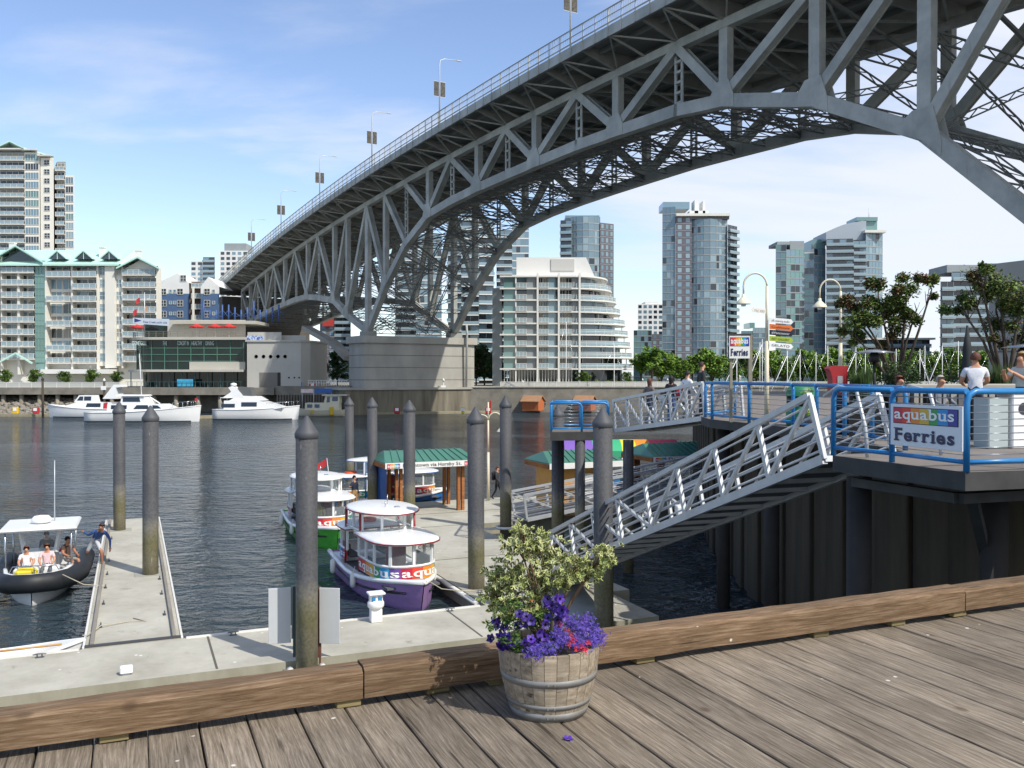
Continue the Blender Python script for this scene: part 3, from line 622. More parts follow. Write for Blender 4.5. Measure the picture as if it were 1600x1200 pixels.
for sgn, pe in ((-1, -OV), (1, TS+OV)):
    fa = MB(); ra = MB(); pn = MB()
    for i in range(len(ts)-1):
        t0, t1 = ts[i], ts[i+1]; a, c = ztc(t0), ztc(t1)
        fa.bar(BR(t0, pe+sgn*0.06, a+2.2), BR(t1, pe+sgn*0.06, c+2.2), 0.14, 1.1, up=UP, ext=0.01)
        for hz, th in ((3.05, 0.12), (4.6, 0.12), (3.8, 0.05)):
            ra.bar(BR(t0, pe+sgn*0.1, a+hz), BR(t1, pe+sgn*0.1, c+hz), 0.1, th, up=UP, ext=0.005)
        for j in range(3):
            t = t0+(t1-t0)*j/3; z = ztc(t)
            ra.bar(BR(t, pe+sgn*0.1, z+2.7), BR(t, pe+sgn*0.1, z+4.6), 0.1, 0.12, up=BA)
            fa.bar(BR(t, pe+sgn*0.17, z+1.66), BR(t, pe+sgn*0.17, z+2.74), 0.10, 0.12, up=BA)
            for q in range(1, 6):
                tq = t+(t1-t0)/3*q/6; zq = ztc(tq)
                pn.bar(BR(tq, pe+sgn*0.1, zq+3.05), BR(tq, pe+sgn*0.1, zq+4.55), 0.03, 0.03, up=BA)
    o = part('fascia_beam', fa, STEEL, bridge); o = part('railing', ra, STEEL, bridge); o2 = part('baluster', pn, STEEL, bridge, kind='stuff')
# bus glimpsed behind the parapet is left to the railing; street lamps with banners
LAMPM = M('lamp_pole_white', 'c4c8ca', 0.4, 0.3); BANB = M('banner_dark', '2c2b2a', 0.7, ns=3, col2='5e5a4e', n2=0.3)
def bridge_lamp(px, lab, big=True):
    t = 88900/px+2.5; z = ztc(t)+2.6; o = thing('bridge_lamp', lab, 'street lamp', BR(t, -OV+0.45, z), math.atan2(BP.y, BP.x), 'lamps along the bridge parapet')
    H = 10.2
    mb = MB(); mb.tube([(0, 0, 0), (0, 0, H-1), (0.15, 0, H-0.35), (0.8, 0, H-0.05), (2.9, 0, H+0.1)], [0.13, 0.09, 0.07, 0.06, 0.05], 8); part('pole', mb, LAMPM, o)
    mb = MB(); mb.box((3.2, 0, H+0.08), (0.8, 0.26, 0.14), bev=0.04); part('lamp_head', mb, LAMPM, o)
    for s in (-1, 1):
        mb = MB(); mb.box((s*0.52, 0, 5.6), (0.75, 0.03, 2.1)); part('banner', mb, BANB, o)
        mb = MB(); mb.bar((0, 0, 6.7), (s*0.95, 0, 6.7), 0.05, 0.05); mb.bar((0, 0, 4.5), (s*0.95, 0, 4.5), 0.05, 0.05); part('banner_arm', mb, LAMPM, o)
for px_, lab in ((886, 'tall bridge lamp cut off by the top of the photo'), (683, 'bridge lamp with dark twin banners, nearest whole one'), (578, 'bridge lamp with twin banners, second whole one from the right'), (497, 'bridge lamp with twin banners, third whole one from the right'), (437, 'bridge lamp with twin banners, second farthest on the bridge'), (391, 'bridge lamp with twin banners, farthest on the bridge')):
    bridge_lamp(px_, lab)
# piers
def pier(t, lab, full=True):
    o = thing('bridge_pier', lab, 'bridge pier')
    c = BR(t, 0, 0)
    def ring(p0, p1, half, n=6):
        pts = []
        for k in range(n+1):
            a = math.pi/2 + math.pi*k/n; pts.append(c+BP*(p0+half*0.3*math.copysign(abs(math.cos(a))**0.6, math.cos(a)))+BA*(half*math.copysign(abs(math.sin(a))**0.45, math.sin(a))))
        for k in range(n+1):
            a = -math.pi/2 + math.pi*k/n; pts.append(c+BP*(p1+half*0.3*math.copysign(abs(math.cos(a))**0.6, math.cos(a)))+BA*(half*math.copysign(abs(math.sin(a))**0.45, math.sin(a))))
        return pts
    mb = MB(); mb.prism(ring(-1.5, TS+1.6, 4.3), 4.0, 13.2); part('shaft', mb, PIERC, o)
    mb = MB(); mb.prism(ring(-1.9, TS+2.0, 4.75), 13.2, 14.5); part('cap', mb, PIERC, o)
    for zz in (6.3, 8.6, 10.9):
        mb = MB(); mb.prism(ring(-1.53, TS+1.63, 4.33), zz, zz+0.09); part('joint_line', mb, M('joint_shadow', '6a655b', 0.95), o)
    for p in (0, TS):
        mb = MB(); mb.box(c+BP*p+Vector((0, 0, 15.0)), (2.6, 2.4, 1.1), rz=math.atan2(BP.y, BP.x), bev=0.1); part('bearing', mb, STEELD, o)
    mb = MB(); mb.prism(ring(-5.5, TS+4.6, 6.2), -1.0, 4.5); part('fender_wall', mb, FENDC, o)
    mb = MB(); mb.prism(ring(-5.8, TS+4.9, 6.5), 4.5, 4.9); part('coping', mb, PIERC, o)
    return o, c
pr, pc = pier(168.3, 'wide concrete bridge pier standing at the far waterline')
mb = MB(); mb.tube([BR(164, TS+0.2, 4.9), BR(163.7, TS+0.2, 15.5), BR(163.9, TS+0.2, 17)], 0.22, 8); part('drain_pipe', mb, STEEL, pr)
mb = MB()
for k in range(10): mb.box(BR(163.95, 7+0.25*k+random.uniform(-.1, .1), 5.3+random.random()*0.9), (0.5, 0.05, 0.5+random.random()*0.5), rz=math.atan2(BP.y, BP.x))
pier(58, 'brown concrete bridge pier half hidden by the right-hand terrace tree')
ab = MB(); ab.prism([BR(262, -4, 0), BR(262, TS+4, 0), BR(275, TS+4, 0), BR(275, -4, 0)], LZ-1, 30.5)
tag(ab.build('bridge_abutment', M('abutment_concrete', '5a5650', 0.9, ns=0.3, na=0.2)), 'dark concrete support under the far end of the bridge', 'bridge support')
# sloping concrete ramp beam behind the pavilion
mb = MB(); mb.bar(P(478, 512, 215), P(523, 537, 200), 2.2, 1.0); mb.bar(P(523, 537, 200), P(545, 560, 195), 2.2, 1.0)
tag(mb.build('stair_ramp', PIERC), 'sloping concrete ramp under the bridge beside the pier', 'ramp')
# ------------------------------------------------------------------ far shore: buildings
def XP(px, Y): return (px-CX)/FPX*Y
def ZP(py, Y): return CAMZ+(HOR-py)/FPX*Y
CREAM = M('cream_stucco', 'e0ddd2', 0.85, ns=0.15, na=0.06)
WSTUC = M('white_concrete', 'dcdcd8', 0.75, ns=0.2, na=0.05)
MINT = M('mint_metal_roof', 'bfe3d6', 0.4, 0.1, ns=0.3, na=0.06)
GL1 = M('glass_dark', '2b3338', 0.06, spec=0.9, rand=0.45); GL2 = M('glass_blue', '6d8794', 0.06, spec=0.9, rand=0.2); GL3 = M('glass_green', '688a88', 0.08, spec=0.9, rand=0.2)
GL4 = M('glass_pale', '8aa0a8', 0.12, spec=0.8); GLC = M('glass_curtain', '9c978b', 0.4, spec=0.6, rand=0.3)
FRAMEW = M('white_window_frame', 'd6d6d0', 0.5); SLABW = M('balcony_white', 'd4d2ca', 0.6, ns=0.5, na=0.06)
BRICKD = M('dark_brick_panel', '66636a', 0.8, ns=1, na=0.15); GREYP = M('grey_panel', '8f9698', 0.6, ns=0.4, na=0.08)
def pane_mesh(w, h, glass, frame, nv=2, nh=1, key=None, fr=0.09):
    k = ('pane', round(w, 2), round(h, 2), glass.name, frame.name, nv, nh)
    if k in MATS: return MATS[k]
    mb = MB(); mb.box((0, 0, 0), (w, 0.06, h), glass)
    for i in range(nv+1): mb.box((-w/2+w*i/nv, -0.06, 0), (fr, 0.09, h), frame)
    for j in range(nh+1): mb.box((0, -0.055, -h/2+h*j/nh), (w+fr, 0.085, fr), frame)
    MATS[k] = mb.data('window'); return MATS[k]
def facade(o, A, B, z0, z1, cols, rows, pw, sh, wall, glass, frame=None, recess=0.35, nv=2, nh=1, skip=(), rng=None, name='window'):
    A = Vector((A[0], A[1], 0)); B = Vector((B[0], B[1], 0)); d = (B-A); L_ = d.length; d /= L_; n = Vector((d.y, -d.x, 0)); rz = math.atan2(d.y, d.x)
    cw = L_/cols; rh = (z1-z0)/rows; mb = MB(); rng = rng or random.Random(1)
    for i in range(cols+1):
        c = A+d*min(max(cw*i, pw/2), L_-pw/2)-n*(recess/2+0.012); mb.box((c.x, c.y, (z0+z1)/2), (pw, recess, z1-z0), rz=rz)
    for j in range(rows+1):
        z = z0+rh*j; c = A+d*(L_/2)-n*(recess/2); mb.box((c.x, c.y, z), (L_, recess, sh), rz=rz)
    part('wall', mb, wall, o)
    fr = frame or FRAMEW
    for i in range(cols):
        for j in range(rows):
            if (i, j) in skip: continue
            g = rng.choice(glass) if isinstance(glass, list) else glass
            c = A+d*(cw*(i+0.5))-n*recess
            link(name, pane_mesh(cw-pw, rh-sh, g, fr, nv, nh), o, (c.x, c.y, z0+rh*(j+0.5)), (0, 0, rz))
def balcony_mesh(w, d, posts, h=1.05, slab=0.28, rail=None, panel=None):
    k = ('balc', round(w, 2), d, posts, h, slab)
    if k in MATS: return MATS[k]
    rail = rail or FRAMEW; mb = MB(); mb.box((0, -d/2, -slab/2), (w, d, slab), SLABW)
    for i in range(posts+1): mb.box((-w/2+0.05+(w-0.1)*i/posts, -d+0.06, h/2), (0.09, 0.09, h), rail)
    mb.box((0, -d+0.06, h), (w, 0.11, 0.10), rail); mb.box((0, -d+0.06, 0.14), (w, 0.07, 0.08), rail)
    for s in (-1, 1): mb.box((s*(w/2-0.05), -d/2, h), (0.08, d, 0.09), rail)
    mb.box((0, -d+0.06, h/2), (w-0.1, 0.02, h-0.2), GL4 if panel is None else panel)
    MATS[k] = mb.data('balcony'); return MATS[k]
def block(o, x0, x1, y0, y1, Y, mat, depth=14, name='wall', z0=None):
    """solid volume whose front spans picture columns x0..x1 and rows y0 (top)..y1 (bottom)"""
    mb = MB(); za = LZ if z0 is None else z0
    zb = ZP(y0, Y); za = ZP(y1, Y) if y1 else za
    mb.prism([(XP(x0, Y), Y), (XP(x1, Y), Y), (XP(x1, Y+depth), Y+depth), (XP(x0, Y+depth), Y+depth)], za, zb); return part(name, mb, mat, o)
def roof_gable(o, x0, x1, ye, yp, Y, mat, depth=12, over=0.6, xp=None, name='roof', th=0.35):
    """gable roof with its ridge running back from the front gable"""
    a, c = XP(x0, Y)-over, XP(x1, Y)+over; m = XP(xp, Y) if xp else (a+c)/2; ze, zp = ZP(ye, Y), ZP(yp, Y); mb = MB()
    for (p, q) in (((a, ze), (m, zp)), ((m, zp), (c, ze))):
        f = [V(p[0], Y-over, p[1]), V(q[0], Y-over, q[1]), V(q[0]*(Y+depth)/Y, Y+depth, q[1]), V(p[0]*(Y+depth)/Y, Y+depth, p[1])]; dz = V(0, 0, th)
        mb.face(f[::-1]); mb.face([v+dz for v in f])
        for i in range(4): mb.face([f[i], f[(i+1) % 4], f[(i+1) % 4]+dz, f[i]+dz])
    return part(name, mb, mat, o)

# --- apartment block with mint roof
Y = 197.0; o = thing('apartment_block', 'cream apartment block with pale mint roof, dormers and white balconies', 'apartment building')
rb = random.Random(11); fl = 2.745; zt = ZP(414, Y)
block(o, -60, 243, 414, None, Y+2.2, CREAM, 18)
# front masonry: strips that stand proud between the balcony bays
def strip(x0, x1, y0, y1, dY, mat=CREAM, name='pier', dep=2.2):
    mb = MB(); mb.prism([(XP(x0, Y), Y+dY), (XP(x1, Y), Y+dY), (XP(x1, Y), Y+dY+dep), (XP(x0, Y), Y+dY+dep)], ZP(y1, Y), ZP(y0, Y)); return part(name, mb, mat, o)
for x0, x1 in ((26, 29.5), (69, 72), (110, 112.5), (150, 153)): strip(x0, x1, 412, 585, 0.4)
strip(164, 179, 414, 575, 0.1); strip(188.5, 191, 416, 575, 0.5); strip(243, 245.5, 417, 575, 0.5)
strip(-60, -57, 400, 590, 0.4); strip(0, 1.5, 400, 590, 0.4)
rows = [ZP(412, Y)-fl*(j+1) for j in range(8)]
for j, z in enumerate(rows):
    for (x0, x1, posts) in ((-57, -1, 8), (1.5, 53, 6), (72, 110, 4), (112.5, 150, 4), (191, 243, 6)):
        zz = z+(0.35 if x0 > 180 else (0.9 if x0 < 60 else 0))
        w = XP(x1, Y)-XP(x0, Y); xc = (XP(x0, Y)+XP(x1, Y))/2
        if x0 == 72 and j in (1, 3, 5): pass
        else: link('balcony', balcony_mesh(w, 1.6, posts), o, (xc, Y+1.6, zz))
        npn = 2 if x0 > 60 else 3
        for q in range(npn):
            ww = w/npn-0.25; g = rb.choice([GL1, GL1, GLC, GL2, GL1])
            link('window', pane_mesh(ww, 2.15, g, FRAMEW, 2, 1), o, (XP(x0, Y)+w*(q+0.5)/npn, Y+2.18, zz+1.1))
    for (x0, x1) in ((153.5, 164), (179.5, 188)):
        w = XP(x1, Y)-XP(x0, Y); link('window', pane_mesh(w, 1.75, rb.choice([GL2, GLC, GL4]), FRAMEW, 2, 2), o, ((XP(x0, Y)+XP(x1, Y))/2, Y+0.9, z+1.2))
        mb = MB(); mb.box(((XP(x0, Y)+XP(x1, Y))/2, Y+1.5, z-0.25), (w, 1.3, 1.0)); part('spandrel', mb, CREAM, o)
    w = XP(69, Y)-XP(54, Y); link('window', pane_mesh(w, 2.5, GL3, M('green_frame', '7fa596', 0.5), 3, 2), o, ((XP(54, Y)+XP(69, Y))/2, Y+0.5, z+1.3))
mb = MB(); mb.box(((XP(54, Y)+XP(69, Y))/2, Y+1.4, (rows[-1]+rows[0])/2+1), (XP(69, Y)-XP(54, Y)-0.1, 1.6, rows[0]-rows[-1]+5)); part('glazed_bay', mb, GL3, o)
# main roof slope and gables
mb = MB(); zr_, ze = ZP(383, Y), ZP(413, Y)
pts = [V(XP(-60, Y), Y-0.6, ze), V(XP(187, Y), Y-0.6, ze), V(XP(187, Y), Y+8, zr_), V(XP(-60, Y), Y+8, zr_)]; dz = V(0, 0, 0.4)
mb.face(pts); mb.face([p-dz for p in pts][::-1])
for i in range(4): mb.face([pts[i]-dz, pts[(i+1) % 4]-dz, pts[(i+1) % 4], pts[i]])
mb.face([V(XP(187, Y), Y-0.6, ze), V(XP(205, Y), Y+8, ze), V(XP(187, Y), Y+8, zr_)])
mb.face([pts[3], pts[2], V(XP(187, Y), Y+20, ze), V(XP(-60, Y), Y+20, ze)])
part('roof', mb, MINT, o)
roof_gable(o, 190, 245, 421, 404, Y-0.2, MINT, 12, 0.8); roof_gable(o, -14, 66, 412, 386, Y-0.4, MINT, 9, 0.6, xp=27)
for (x0, x1, ye, yp, xx) in ((192, 244, 420, 405, 218), (-8, 62, 411, 388, 27)):
    mb = MB(); A = V(XP(x0, Y), Y+0.8, ZP(ye, Y)); B_ = V(XP(x1, Y), Y+0.8, ZP(ye, Y)); C_ = V(XP(xx, Y), Y+0.8, ZP(yp, Y)); b2 = V(0, 1.2, 0)
    mb.face([A, B_, C_]); mb.face([A+b2, C_+b2, B_+b2]); mb.face([A, A+b2, B_+b2, B_]); part('gable', mb, CREAM if x0 > 100 else GL1, o)
for xx in (90, 131, 171):
    w = 3.3; X0 = XP(xx, Y); z0 = ZP(405, Y); zp = ZP(392, Y)
    mb = MB(); A = [V(X0-w/2, Y+0.2, z0), V(X0+w/2, Y+0.2, z0), V(X0+w/2-0.2, Y+0.2, z0+0.5), V(X0, Y+0.2, zp-0.2), V(X0-w/2+0.2, Y+0.2, z0+0.5)]; mb.face(A); mb.face([p+V(0, 5, 0) for p in A][::-1])
    for i in range(5): mb.face([A[i], A[(i+1) % 5], A[(i+1) % 5]+V(0, 5, 0), A[i]+V(0, 5, 0)])
    part('dormer', mb, GL1, o); 
    mb = MB()
    for s in (-1, 1):
        f = [V(X0, Y-0.1, zp+0.15), V(X0+s*(w/2+0.3), Y-0.1, z0+0.35), V(X0+s*(w/2+0.3), Y+6, z0+0.35), V(X0, Y+6, zp+0.15)]
        mb.face(f); mb.face([p-V(0, 0, 0.3) for p in f][::-1]); mb.face([f[0], f[1], f[1]-V(0, 0, .3), f[0]-V(0, 0, .3)]); mb.face([f[1], f[2], f[2]-V(0, 0, .3), f[1]-V(0, 0, .3)])
    mb.bar((X0, Y+0.1, z0), (X0, Y+0.1, zp), 0.12, 0.12, MINT); part('dormer_roof', mb, MINT, o)
for xx, yt in ((5, 376), (148, 383), (205, 388)):
    mb = MB(); mb.box((XP(xx, Y), Y+4, ZP(yt+10, Y)), (1.1, 1.1, ZP(yt, Y)-ZP(yt+20, Y))); mb.box((XP(xx, Y), Y+4, ZP(yt, Y)), (1.3, 1.3, 0.25)); part('chimney', mb, WSTUC, o)
# entrance canopy frame
mb = MB(); mb.bar((XP(0, Y), Y-0.6, ZP(567, Y)), (XP(27, Y), Y-0.6, ZP(552, Y)), 0.3, 0.35); mb.bar((XP(27, Y), Y-0.6, ZP(552, Y)), (XP(53, Y), Y-0.6, ZP(568, Y)), 0.3, 0.35); part('entrance_canopy', mb, MINT, o)
mb = MB(); mb.prism([(XP(60, Y), Y-2), (XP(178, Y), Y-2), (XP(178, Y), Y+2), (XP(60, Y), Y+2)], ZP(584, Y), ZP(577, Y)); part('ground_canopy', mb, WSTUC, o)

# --- cream tower behind it
Y = 275.0; o = thing('apartment_tower', 'tall cream tower with a pale green roof behind the mint-roofed block', 'apartment tower'); rt = random.Random(4)
fl = 2.83
def tower_bay(x0, x1, ytop, dY, kind, n):
    zt_ = ZP(ytop, Y); mb = MB(); mb.prism([(XP(x0, Y), Y+dY+1.2), (XP(x1, Y), Y+dY+1.2), (XP(x1, Y+dY+16), Y+dY+16), (XP(x0, Y+dY+16), Y+dY+16)], LZ, zt_); part('wall', mb, CREAM if kind != 'b' else GREYP, o)
    w = XP(x1, Y)-XP(x0, Y); xc = (XP(x0, Y)+XP(x1, Y))/2; z = zt_-fl
    while z > ZP(400, Y):
        if kind == 'b':
            link('balcony', balcony_mesh(w, 1.3, n), o, (xc, Y+dY+1.2, z)); link('window', pane_mesh(w-0.5, 2.2, rt.choice([GL1, GL1, GLC]), FRAMEW, n, 1), o, (xc, Y+dY+1.15, z+1.15))
        elif kind == 'w':
            link('window', pane_mesh(w-0.6, 2.0, rt.choice([GL1, GL3, GL2, GL4]), FRAMEW, n, 1), o, (xc, Y+dY+1.15, z+1.2))
        elif kind == 's': link('window', pane_mesh(w*0.42, 1.5, GL1, FRAMEW, 2, 2), o, (xc, Y+dY+1.15, z+1.3))
        z -= fl
tower_bay(-45, -2, 236, 0, 'b', 5); tower_bay(-2, 38, 236, 0, 'b', 4); tower_bay(38.2, 62, 238, -0.6, 'w', 5); tower_bay(62.2, 83, 246, -0.3, 's', 2); tower_bay(83.2, 97, 250, 1.6, 'b', 2); tower_bay(97.2, 112, 272, 1.0, 'w', 3)
for x0, x1, yt in ((38, 62, 236), (62, 83, 245), (-45, 38, 235)):
    mb = MB(); mb.prism([(XP(x0, Y), Y-0.8), (XP(x1, Y), Y-0.8), (XP(x1, Y+14), Y+14), (XP(x0, Y+14), Y+14)], ZP(yt, Y), ZP(yt-2, Y)); part('cornice', mb, SLABW, o)
roof_gable(o, -3, 38, 234, 223, Y-0.5, MINT, 14, 0.5, xp=18)
mb = MB(); mb.mesh([V(XP(18, Y), Y+6, ZP(222, Y)), V(XP(83, Y), Y+1, ZP(244, Y)), V(XP(82, Y+14), Y+14, ZP(244, Y)), V(XP(0, Y), Y+14, ZP(236, Y)), V(XP(36, Y), Y, ZP(235, Y))], [(0, 4, 1), (0, 1, 2), (0, 2, 3)]); part('hip_roof', mb, MINT, o)

# --- blue and white gabled houses
Y = 236.0; o = thing('townhouse', 'blue townhouse block with white gables and small windows beside the bridge', 'townhouse')
BLUEW = M('blue_siding', '4c6688', 0.75, ns=1, na=0.08)
for x0, x1, xp, ye, yp in ((246, 296, 278, 442, 427), (314, 343, 326, 448, 433)):
    block(o, x0, x1, 459, None, Y, BLUEW, 12, 'wall'); block(o, x0, x1, ye, 459, Y-0.02, WSTUC, 12, 'upper_wall')
    mb = MB(); A, B_, C_ = V(XP(x0, Y), Y-0.02, ZP(ye, Y)), V(XP(x1, Y), Y-0.02, ZP(ye, Y)), V(XP(xp, Y), Y-0.02, ZP(yp, Y)); b2 = V(0, 12, 0)
    mb.face([A, B_, C_]); mb.face([A+b2, C_+b2, B_+b2]); mb.face([A, C_, C_+b2, A+b2]); mb.face([C_, B_, B_+b2, C_+b2]); part('gable', mb, WSTUC, o)
    for yy in (456, 474, 491, 508):
        for q in ((0.2, 0.72) if x1-x0 > 40 else (0.35,)):
            link('window', pane_mesh(1.5, 1.6, GL1, FRAMEW, 2, 2), o, (XP(x0+(x1-x0)*q, Y), Y-0.05, ZP(yy, Y)))
        for q in ((0.42, 0.55) if x1-x0 > 40 else (0.7,)): link('window', pane_mesh(0.7, 0.8, GL2, FRAMEW, 1, 1), o, (XP(x0+(x1-x0)*q, Y), Y-0.05, ZP(yy-1, Y)))
block(o, 296, 314, 440, None, Y+3, M('recess_wall', '6f625a', 0.9), 8, 'recessed_wall')
for yy in (448, 464, 481, 498): link('balcony', balcony_mesh(XP(314, Y)-XP(296, Y), 1.6, 3), o, (XP(305, Y), Y+3, ZP(yy, Y)))
link('window', pane_mesh(1.5, 1.6, GL1, FRAMEW, 2, 2), o, (XP(287, Y), Y-0.06, ZP(435, Y)))
mb = MB(); mb.box((XP(305, Y), Y-1.2, ZP(480, Y)), (0.45, 0.45, ZP(450, Y)-ZP(512, Y))); part('post', mb, CREAM, o)

# --- restaurant pavilion
Y = 172.0; o = thing('restaurant_pavilion', 'round-ended glass restaurant with a roof terrace on the far quay', 'restaurant')
PAVG = M('pavilion_glass', '16292a', 0.06, spec=0.35, ns=0.5, na=0.4); GRF = M('green_mullion', '4f7d6b', 0.5); PAVC = M('pavilion_concrete', 'b7b4a8', 0.8, ns=0.3, na=0.08)
xl, xr = XP(200, Y), XP(384, Y); rad = 5.2
def pav(off=0.0, n=10, x1=None, dep=14):
    c = V(xl+rad, Y+rad, 0); pts = []
    for k in range(n+1):
        a = math.pi + math.pi/2*k/n; pts.append((c.x+(rad+off)*math.cos(a), c.y+(rad+off)*math.sin(a)))
    return pts+[((x1 or xr), Y-off), ((x1 or xr), Y+dep), (xl-off, Y+dep)]
for z0, z1, off, mt, nm in ((LZ, ZP(581, Y), -1.2, PAVG, 'ground_glazing'), (ZP(581, Y), ZP(577.5, Y), 1.6, PAVC, 'canopy_slab'), (ZP(577.5, Y), ZP(531, Y), 0, PAVG, 'upper_glazing'), (ZP(531, Y), ZP(527, Y), 0.9, PAVC, 'roof_slab')):
    mb = MB(); mb.prism(pav(off), z0, z1); part(nm, mb, mt, o)
pp_ = pav(0.06)
path = [Vector((*p, 0)) for p in pp_[:12]]
def along(path, s):
    for i in range(len(path)-1):
        l = (path[i+1]-path[i]).length
        if s <= l: return path[i]+(path[i+1]-path[i])*(s/l), (path[i+1]-path[i]).normalized()
        s -= l
    return path[-1], (path[-1]-path[-2]).normalized()
tot = sum((path[i+1]-path[i]).length for i in range(len(path)-1))
s = 0.0
while s < tot:
    p, d = along(path, s); mb = MB(); mb.box((p.x, p.y, (ZP(577.5, Y)+ZP(531, Y))/2), (0.12, 0.14, ZP(531, Y)-ZP(577.5, Y)), rz=math.atan2(d.y, d.x)); part('mullion', mb, GRF, o); s += 2.55
for yy in (544, 554, 564.5):
    mb = MB(); mb.tube([V(p.x, p.y, ZP(yy, Y)) for p in path], 0.07, 6); part('transom', mb, GRF, o)
mb = MB(); mb.prism([(XP(297, Y), Y-0.35), (xr, Y-0.35), (xr, Y), (XP(297, Y), Y)], ZP(577.4, Y), ZP(565.5, Y)); part('spandrel_panel', mb, PAVC, o)
rail = MB(); pr_ = [Vector((*p, 0)) for p in pav(0.7)[:12]]; zr0 = ZP(527, Y); s = 0
tl = sum((pr_[i+1]-pr_[i]).length for i in range(11))
while s < tl: p, d = along(pr_, s); rail.box((p.x, p.y, zr0+0.55), (0.07, 0.07, 1.1)); s += 1.4
for hz in (1.1, 0.75, 0.4): rail.tube([V(p.x, p.y, zr0+hz) for p in pr_], 0.035, 6)
part('terrace_railing', rail, M('bronze_rail', '847a68', 0.6), o)
block(o, 262, 384, 500, 527, Y+6, PAVC, 7, 'penthouse'); block(o, 225, 300, 503, 527, Y+7.5, PAVG, 6, 'penthouse_glazing')
mb = MB(); mb.prism([(XP(255, Y), Y+4.4), (XP(390, Y), Y+4.4), (XP(390, Y), Y+14), (XP(255, Y), Y+14)], ZP(504, Y), ZP(499, Y)); part('penthouse_roof', mb, PAVC, o)
LETW = M('sign_letter_white', 'cfe0da', 0.5)
for txt, x0, x1 in (('STONE GRILL', 207, 230), ('THE', 255, 262), ('CONCEPT IN', 278, 296), ('HEALTHY', 300, 317), ('DINING', 322, 335)):
    yb = Y-0.25 if x0 > 230 else Y-0.2
    put_text(txt, 1.15, (XP(x0, Y), yb, ZP(539.5, Y)), (1, 0, 0), LETW, o, width=XP(x1, Y)-XP(x0, Y), ext=0.03)
mb = MB(); mb.box((XP(293, Y), Y-1.3, ZP(598, Y)), (XP(306, Y)-XP(281, Y), 0.08, 1.4), M('cyan_banner', '3f9fc4', 0.6, ns=1, na=0.2)); part('banner', mb, None, o)
for px_ in range(205, 384, 20):
    mb = MB(); mb.box((XP(px_, Y), Y-0.1, (LZ+ZP(581, Y))/2), (0.16, 0.16, ZP(581, Y)-LZ)); part('column', mb, M('teal_post', '3d5a5c', 0.5), o)
mb = MB()
for k in range(26): mb.box((XP(205+k*7, Y), Y-1.5, LZ+0.55), (0.05, 0.05, 1.1))
mb.box((XP(292, Y), Y-1.5, LZ+1.1), (XP(384, Y)-XP(203, Y), 0.06, 0.06)); part('glass_rail', mb, M('teal_post', '3d5a5c', 0.5), o)
UMB = M('red_umbrella', 'c8322e', 0.7, ns=2, na=0.1)
def umbrella_data():
    mb = MB(); n = 8; top = V(0, 0, 2.75); rim = [V(1.5*math.cos(2*math.pi*k/n), 1.5*math.sin(2*math.pi*k/n), 2.15) for k in range(n)]
    for k in range(n):
        m = (rim[k]+rim[(k+1) % n])/2*0.97; m.z = 2.2; mb.face([top, rim[k], m], UMB); mb.face([top, m, rim[(k+1) % n]], UMB)
        mb.face([rim[k], rim[(k+1) % n], rim[(k+1) % n]-V(0, 0, .18), rim[k]-V(0, 0, .18)], UMB)
    mb.tube([(0, 0, 0), (0, 0, 2.7)], 0.035, 6, FRAMEW); mb.box((0, 0, 0.05), (0.5, 0.5, 0.1), EDGEM); return mb.data('patio_umbrella')
ud = umbrella_data()
for px_, lab in ((201, 'red patio umbrella at the left end of the restaurant terrace'), (302, 'red patio umbrella right of the terrace flags'), (331, 'red patio umbrella, second from the right on the restaurant terrace'), (353, 'red patio umbrella at the right end of the restaurant terrace')):
    tag(link('patio_umbrella', ud, None, (XP(px_, Y), Y+(2.0 if px_ > 210 else 4.0), zr0+0.005)), lab, 'umbrella')
# flag pole with flags and a club banner on the terrace
fp = thing('flag_mast', 'white flag mast with a cross arm and flags above the restaurant terrace', 'flag mast', (XP(227, Y), Y-0.2, zr0))
mb = MB(); mb.tube([(0, 0, 0), (0, 0, ZP(457, Y)-zr0)], 0.08, 8); mb.tube([(-1.6, 0, 6.4), (1.0, 0, 7.6)], 0.05, 6); part('mast', mb, LAMPM, fp)
for dx, dz_, col, nm in ((-0.9, 6.6, 'c23a3c', 'flag'), (0.5, 5.0, 'c9a080', 'flag'), (-1.5, 4.4, 'c23a3c', 'pennant')):
    mb = MB(); mb.loft([[V(dx, 0, dz_), V(dx, 0, dz_+1.1)], [V(dx-0.4, 0.12, dz_-0.15), V(dx-0.4, 0.12, dz_+0.95)], [V(dx-0.75, 0, dz_-0.5), V(dx-0.75, 0, dz_+0.6)]], smooth=True); part(nm, mb, M('flag_'+col, col, 0.8), fp)
cb = thing('club_banner', 'long pale yacht club banner with a blue pennant on the terrace rail', 'banner', (XP(240, Y), Y-0.9, ZP(505, Y)))
mb = MB(); mb.mesh([V(-3.6, 0, -0.1), V(3.4, 0, -0.6), V(3.4, 0, 0.75), V(-3.6, 0, 1.0), V(-3.6, .05, -0.1), V(3.4, .05, -0.6), V(3.4, .05, 0.75), V(-3.6, .05, 1.0)], [(0, 1, 2, 3), (7, 6, 5, 4), (0, 4, 5, 1), (3, 2, 6, 7), (0, 3, 7, 4), (1, 5, 6, 2)]); part('cloth', mb, M('banner_pale', 'c3ccd6', 0.7), cb)
mb = MB(); mb.mesh([V(-3.3, -0.02, 0.1), V(-1.9, -0.02, 0.42), V(-3.3, -0.02, 0.9)], [(0, 1, 2)]); part('pennant_print', mb, M('navy_print', '2b3a78', 0.7), cb)
put_text('False Creek yacht club', 0.6, (-1.6, -0.02, 0.0), (1, 0, -0.03), M('navy_print', '2b3a78', 0.7), cb, width=4.6)
